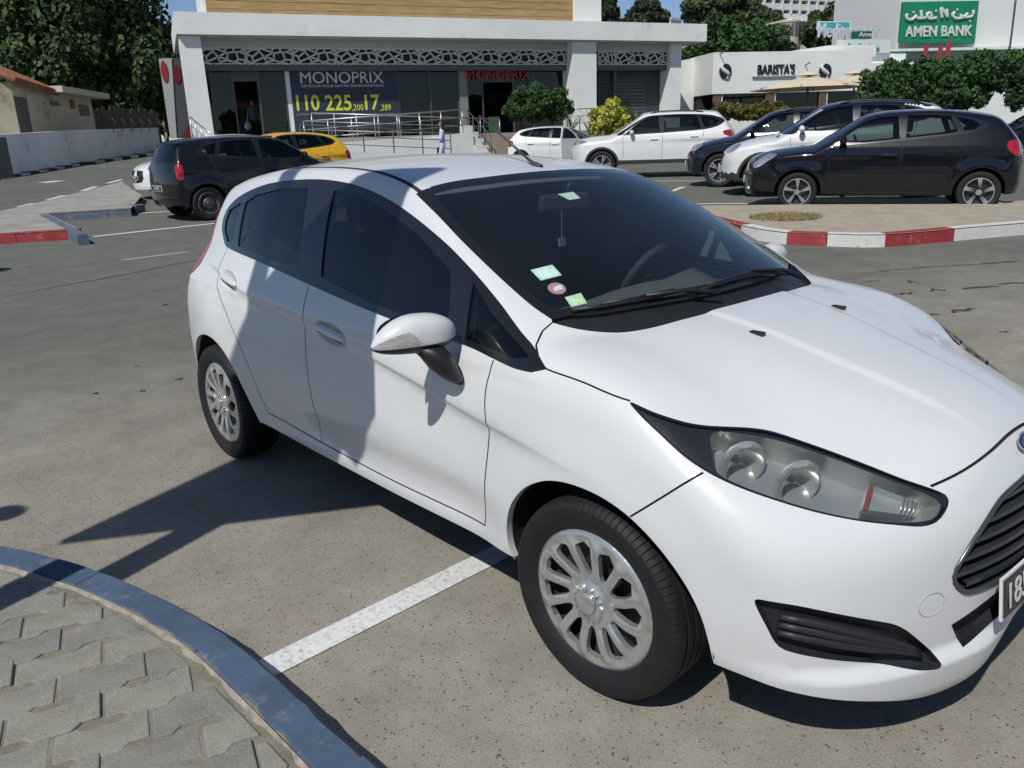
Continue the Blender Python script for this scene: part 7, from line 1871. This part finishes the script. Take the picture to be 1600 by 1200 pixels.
tree('broadleaf_tree', V(1385,90,82)-[0,0,1], cl([(1345,12,0,2.6),(1385,5,0,2.8),(1400,35,0,2.2),(1372,45,0,2.2),(1350,30,2,2.0),(1310,30,3,1.8)], 82), 15000, .22, pine, 'dark broadleaf tree behind the rooftop signs', seed=9, tr=.25)
tree('leafy_tree', V(1275,70,90)-[0,0,1], cl([(1275,45,0,1.6),(1290,52,0,1.5),(1300,35,0,1.5),(1268,58,0,1.1)], 90), 8000, .22, dk_leaf, 'small dark tree beside the cream villa', seed=10, tr=.15)
tree('pine_tree', V(1195,60,105)-[0,0,1], cl([(1190,35,0,2.4),(1205,50,0,2.2),(1175,52,0,2.0)], 105), 8000, .24, pine, 'pine clump below the hotel and left of the cream villa', seed=12, tr=.2)
# clipped hedge canopy on the right
d_h = 31
tree('clipped_hedge', V(1480,190,d_h)-[0,0,.8], cl([(1364+k*11, 131-.098*k*11+(2 if k % 3 else 0), 0, (.52,.9,.78 if k > 1 else .55)) for k in range(29)]+[(1366+k*13, 150, 0, (.5,.8,.50)) for k in range(13)]+[(1590+k*13, 146, 0, (.5,.8,.6)) for k in range(7)], d_h), 60000, .07, hedge_leaf, 'long clipped dark green hedge canopy in front of the bank', 'hedge', seed=13, tr=.14)
d_s = 36.5
tree('round_clipped_shrub', V(838,212,d_s)-[0,0,.1], cl([(812,160,0,(.75,.75,.68)),(840,158,0,(.85,.8,.72)),(868,160,0,(.75,.75,.68)),(840,172,0,(1.0,.8,.5)),(803,172,0,(.55,.5,.5)),(878,172,0,(.5,.5,.5))], d_s), 12000, .075, shrub_leaf, 'rounded clipped green shrub in front of the store entrance', 'shrub', seed=14, tr=.07)
tree('yellow_shrub', V(952,212,33), cl([(940,180,0,(.5,.5,.5)),(960,178,0,(.5,.5,.55)),(950,192,0,(.6,.5,.5)),(968,192,0,(.4,.4,.45)),(935,196,0,(.4,.4,.4)),(955,166,0,(.3,.3,.3))], 33), 5200, .07, yel_leaf, 'bright yellow-green shrub beside the white off-roader', 'shrub', seed=15, trunk=False)
tree('low_hedge', V(1165,186,42), cl([(1130+k*15,174,0,(.55,.5,.45)) for k in range(7)], 42), 9000, .09, leaf_mat('olive_hedge_leaf', (.06,.065,.012), (.16,.14,.03)), 'low olive-yellow hedge below the cafe windows', 'hedge', seed=16, trunk=False)
spk = leaf_mat('spiky_leaf', (.07,.11,.03), (.20,.24,.08), 4)
def spiky(px, py, d, h, n, label, seed, wid=.05):
    b = V(px, py, d); r = empty('spiky_plant', b, 0, label, 'plant', 'spiky plants in the planter'); rr = random.Random(seed); v, f = [], []
    for k in range(n):
        a = rr.uniform(0, 6.28); tl = rr.uniform(.15, 1.0); L_ = h*rr.uniform(.7, 1.1); dx, dy = math.cos(a)*tl, math.sin(a)*tl; n0 = len(v); px_, py_ = -math.sin(a)*wid/2, math.cos(a)*wid/2
        for t in (0, .4, .75, 1): v += [(dx*L_*t+px_*(1-t**2), dy*L_*t+py_*(1-t**2), L_*(t-.35*tl*t*t)), (dx*L_*t-px_*(1-t**2), dy*L_*t-py_*(1-t**2), L_*(t-.35*tl*t*t))]
        f += [(n0, n0+1, n0+3, n0+2), (n0+2, n0+3, n0+5, n0+4), (n0+4, n0+5, n0+7, n0+6)]
    mesh('leaf_rosette', v, f, spk, r)
spiky(893,205,35,1.1,26,'tall spiky plant between the round shrub and the white pier',1); spiky(922,212,33.5,.9,26,'spiky plant just left of the yellow shrub',2); spiky(992,200,33.5,.75,24,'leafy spiky plant right of the yellow shrub',3,.12)
pl_b = empty('planter', [*ST.P(ap(850),4.6,.6)], 0, 'low planter wall with dark soil before the store', 'planter'); one(ST, 'planter_wall', concrete, pl_b, ap(830), ap(1000), 4.0, 6.5, .4, floor_z-.75); one(ST, 'soil', mat('soil', (.07,.05,.035), .95), pl_b, ap(832), ap(998), 4.1, 6.4, floor_z-.749, floor_z-.70); adopt(pl_b)
# trees and a low building behind the photographer, mirrored in the car's windows
for i, (u, d, hh) in enumerate(((-14,-9,5.0),(-8,-15,6.0),(-1,-18,5.0),(6,-16,6.5),(13,-12,5.2))):
    x, y = W(u, d); tree('street_tree', (x, y, 0), [((x, y, hh*.66), hh*.30), ((x+1.2, y+.5, hh*.60), hh*.22), ((x-1.1, y-.6, hh*.62), hh*.22), ((x+.2, y-.9, hh*.82), hh*.2)], 4500, .16, dk_leaf, ['round street tree by the pavement corner behind the tall sign', 'broad street tree behind the tall sign', 'low street tree opposite the white hatchback', 'tallest of the street trees opposite the white hatchback', 'street tree farthest along the road opposite the shops'][i], group='street trees behind the tall sign', seed=40+i, tr=.14)
bhp = Plane((-26,-24), (22,-30)); bh = empty('long_low_house', bhp.P(20, 0, 0), 0, 'long low pale building across the road behind the street trees', 'building'); one(bhp, 'wall', mat('far_pale_wall', (.45,.43,.38), .9, noise=.1, scale=.5), bh, 0, bhp.len, -6, 0, -.2, 3.4); one(bhp, 'roof_slab', render_white, bh, -.3, bhp.len+.3, -6.2, .4, 3.403, 3.7)
for k in range(9): one(bhp, 'window', hb, bh, 2+k*5, 4+k*5, .002, .04, 1.0, 2.4)
adopt(bh)
# ------------------------------------------------------------------ people
skin = mat('skin', (.42,.25,.17), .6); hair_m = mat('dark_hair', (.02,.013,.010), .6)
def person(base, face, h, joints, mats_fn, label, hair, hold=None):
    "body as one skinned surface; joints are offsets in a frame with x = facing direction, y = left"
    r = empty('person', base, face, label, 'person')
    J = {'pelvis': (0,0,.53), 'waist': (0,0,.60), 'chest': (.005,0,.72), 'neck': (0,0,.835), 'nk2': (.005,0,.87), 'head': (.012,0,.925), 'crown': (.0,0,.975),
         'shL': (0,.095,.805), 'elL': (-.01,.125,.645), 'haL': (.05,.125,.50), 'shR': (0,-.095,.805), 'elR': (-.01,-.125,.645), 'haR': (.05,-.125,.50),
         'hpL': (0,.055,.50), 'knL': (.015,.06,.28), 'anL': (-.01,.06,.035), 'toL': (.075,.065,.015), 'hpR': (0,-.055,.50), 'knR': (.015,-.06,.28), 'anR': (-.01,-.06,.035), 'toR': (.075,-.065,.015)}
    J.update(joints)
    R = {'pelvis': .075, 'waist': .065, 'chest': .080, 'neck': .034, 'nk2': .031, 'head': .050, 'crown': .038, 'shL': .040, 'elL': .026, 'haL': .018, 'hpL': .055, 'knL': .036, 'anL': .024, 'toL': .018}
    E = [('pelvis','waist'),('waist','chest'),('chest','neck'),('neck','nk2'),('nk2','head'),('head','crown'),('chest','shL'),('shL','elL'),('elL','haL'),('chest','shR'),('shR','elR'),('elR','haR'),('pelvis','hpL'),('hpL','knL'),('knL','anL'),('anL','toL'),('pelvis','hpR'),('hpR','knR'),('knR','anR'),('anR','toR')]
    for s_ in 'LR':
        hq = np.array(J['ha'+s_]); dr = hq-np.array(J['el'+s_]); dr /= np.linalg.norm(dr)+1e-9; sd_ = np.array([0, 1, 0])-dr*dr[1]; fw = np.cross(dr, sd_)
        for k in range(4): J['f%d%s' % (k, s_)] = tuple(hq+dr*(.045+.006*(1-abs(k-1.5)))+fw*(.012*(k-1.5))); E.append(('ha'+s_, 'f%d%s' % (k, s_)))
        J['th'+s_] = tuple(hq+dr*.022+fw*.03); E.append(('ha'+s_, 'th'+s_))
    names = list(J); me = bpy.data.meshes.new('body'); me.from_pydata([tuple(h*np.array(J[k])) for k in names], [(names.index(a), names.index(b)) for a, b in E], []); o = bpy.data.objects.new('body', me); COL.objects.link(o)
    md = o.modifiers.new('skin', 'SKIN')
    for i, k in enumerate(names):
        rr = R.get(k, R.get(k[:-1]+'L', .006)); me.skin_vertices[0].data[i].radius = (rr*h, rr*h*(1.15 if k in ('chest','pelvis','waist') else 1)); me.skin_vertices[0].data[i].use_root = (k == 'pelvis')
    sb = o.modifiers.new('sub', 'SUBSURF'); sb.levels = 1; sb.render_levels = 1
    dg = bpy.context.evaluated_depsgraph_get(); dg.update(); m2 = bpy.data.meshes.new_from_object(o.evaluated_get(dg)); bpy.data.objects.remove(o)
    m2.materials.clear(); ms, fn = mats_fn
    for q in ms: m2.materials.append(q)
    mi = [fn(p.center.x/h, p.center.y/h, p.center.z/h) for p in m2.polygons]; m2.polygons.foreach_set('material_index', np.array(mi, np.int32)); m2.polygons.foreach_set('use_smooth', np.ones(len(m2.polygons), bool))
    bo_ = bpy.data.objects.new('body', m2); COL.objects.link(bo_); bo_.parent = r
    hd2 = np.array(J['head'])*h; b = MB(); NU, NV = 10, 14; v = []
    for i in range(NU+1):
        for j in range(NV):
            t = math.pi*i/NU; a = 2*math.pi*j/NV; q = np.array([math.sin(t)*math.cos(a), math.sin(t)*math.sin(a), math.cos(t)]); k = .062*h
            q = q*np.array([k*1.05, k, k*1.25]); 
            if q[0] > .2*k and q[2] < .5*k: q[0] = .2*k
            if hair > 0 and q[2] < 0: q[2] *= 1+hair*(1 if q[0] < .3*k else .6)
            v.append(hd2+[-.012*h,0,.012*h]+q)
    b.add(v, [(i*NV+j, i*NV+(j+1) % NV, (i+1)*NV+(j+1) % NV, (i+1)*NV+j) for i in range(NU) for j in range(NV)]); b.build('hair', hair_m, r, True)
    for sy_ in (-1, 1): MB().lathe([(0,-.006*h),(.006*h,0),(0,.006*h)], 8, tuple(hd2+[.055*h, .02*h*sy_, .005*h]), 'x').build('eye', blk, r, True)
    MB().box(hd2+[.062*h,0,-.010*h], (.018*h,.012*h,.022*h)).build('nose', skin, r, bevel=.004); MB().box(hd2+[.052*h,0,-.032*h], (.006*h,.024*h,.005*h)).build('mouth', mat('lips', (.35,.12,.10), .5), r)
    if hold: hold(r, J, h)
    return r
lav = mat('lavender_cloth', (.52,.55,.70), .9, noise=.1, scale=8); pants = mat('pale_trousers', (.50,.52,.62), .9); navy = mat('blue_shirt', (.10,.13,.20), .9); dkp = mat('dark_trousers', (.02,.02,.025), .9); blk_cl = mat('black_top', (.015,.015,.015), .9); shoe = mat('shoe', (.03,.03,.03), .6)
def zones(top, bottom, sleeve=.58, hem=.50):
    ms = [skin, top, bottom, shoe]
    def fn(x, y, z):
        if z < .045: return 3
        if z > .845: return 0
        if abs(y) > .098 and z < sleeve: return 0 if z > .40 else (2 if abs(y) < .1 else 0)
        return 1 if z > hem else 2
    return ms, fn
fc = math.atan2(-HR[1], -HR[0])
pw = V(692,236,29.6); zg_ = float(G(pw[0], pw[1]))
def bag(r, J, h): MB().box(np.array(J['haR'])*h-[0,0,.16], (.28,.10,.24)).build('handbag', blk_cl, r, bevel=.04)
person((pw[0], pw[1], zg_), fc, 1.74, {'haL': (.16,.10,.66), 'elL': (.0,.13,.64), 'knL': (.07,.06,.29), 'anL': (.06,.06,.05), 'toL': (.15,.06,.035), 'anR': (-.10,-.06,.05), 'toR': (-.02,-.06,.015)}, zones(lav, pants, .52, .40), 'woman in a pale lavender outfit with long dark hair walking past the ramp', 1.6, bag)
pm_ = ST.P(ST.px(396,180,-3.2)[0], -3.2, floor_z)
def sbag(r, J, h):
    MB().lathe([(.02,.0),(.13,-.12),(.15,-.26),(.10,-.36),(0,-.38)], 12, tuple(np.array(J['haR'])*h), 'z').build('shopping_bag', txt_w, r, True)
person(tuple(pm_), math.atan2(ST.n[1], ST.n[0]), 1.74, {'haR': (.02,-.16,.50)}, zones(navy, dkp, .66), 'man in a blue shirt leaving the store doorway with a white shopping bag', 0, sbag)
pq = GP(266,254)
person(tuple(pq), fc+.4, 1.66, {}, zones(blk_cl, dkp, .72), 'woman in a black sleeveless top with long dark hair near the totem sign', 1.9)
# out-of-view discs on posts, added to cast the round shadows at the left edge
for i, (px, py, rr_, hh) in enumerate(((6,803,.085,2.2),(0,421,.17,2.4))):
    q = GP(px, py); c_ = np.array([q[0], q[1], 0])-hd*(hh/math.tan(SUN_EL)); s_ = empty('round_road_sign', (c_[0], c_[1], float(G(c_[0], c_[1]))), 0, ['small round road sign on a thin grey post at the pavement edge', 'larger round road sign on a grey post by the driving lane'][i], 'sign')
    MB().tube([(0,0,-.1),(0,0,hh)], .012, 8).build('post', gm, s_); 
    M_ = np.array(Vector((hd[0], hd[1], 0)).to_track_quat('X', 'Z').to_matrix()); b = MB().lathe([(0,.02),(rr_,.02),(rr_,-.0),(0,-.0)], 28, axis='x'); b.v = [tuple(M_@np.array(k)+np.array([0,0,hh])) for k in b.v]; b.build('disc', mat('sign_back', (.30,.31,.32), .5, metal=.3), s_)
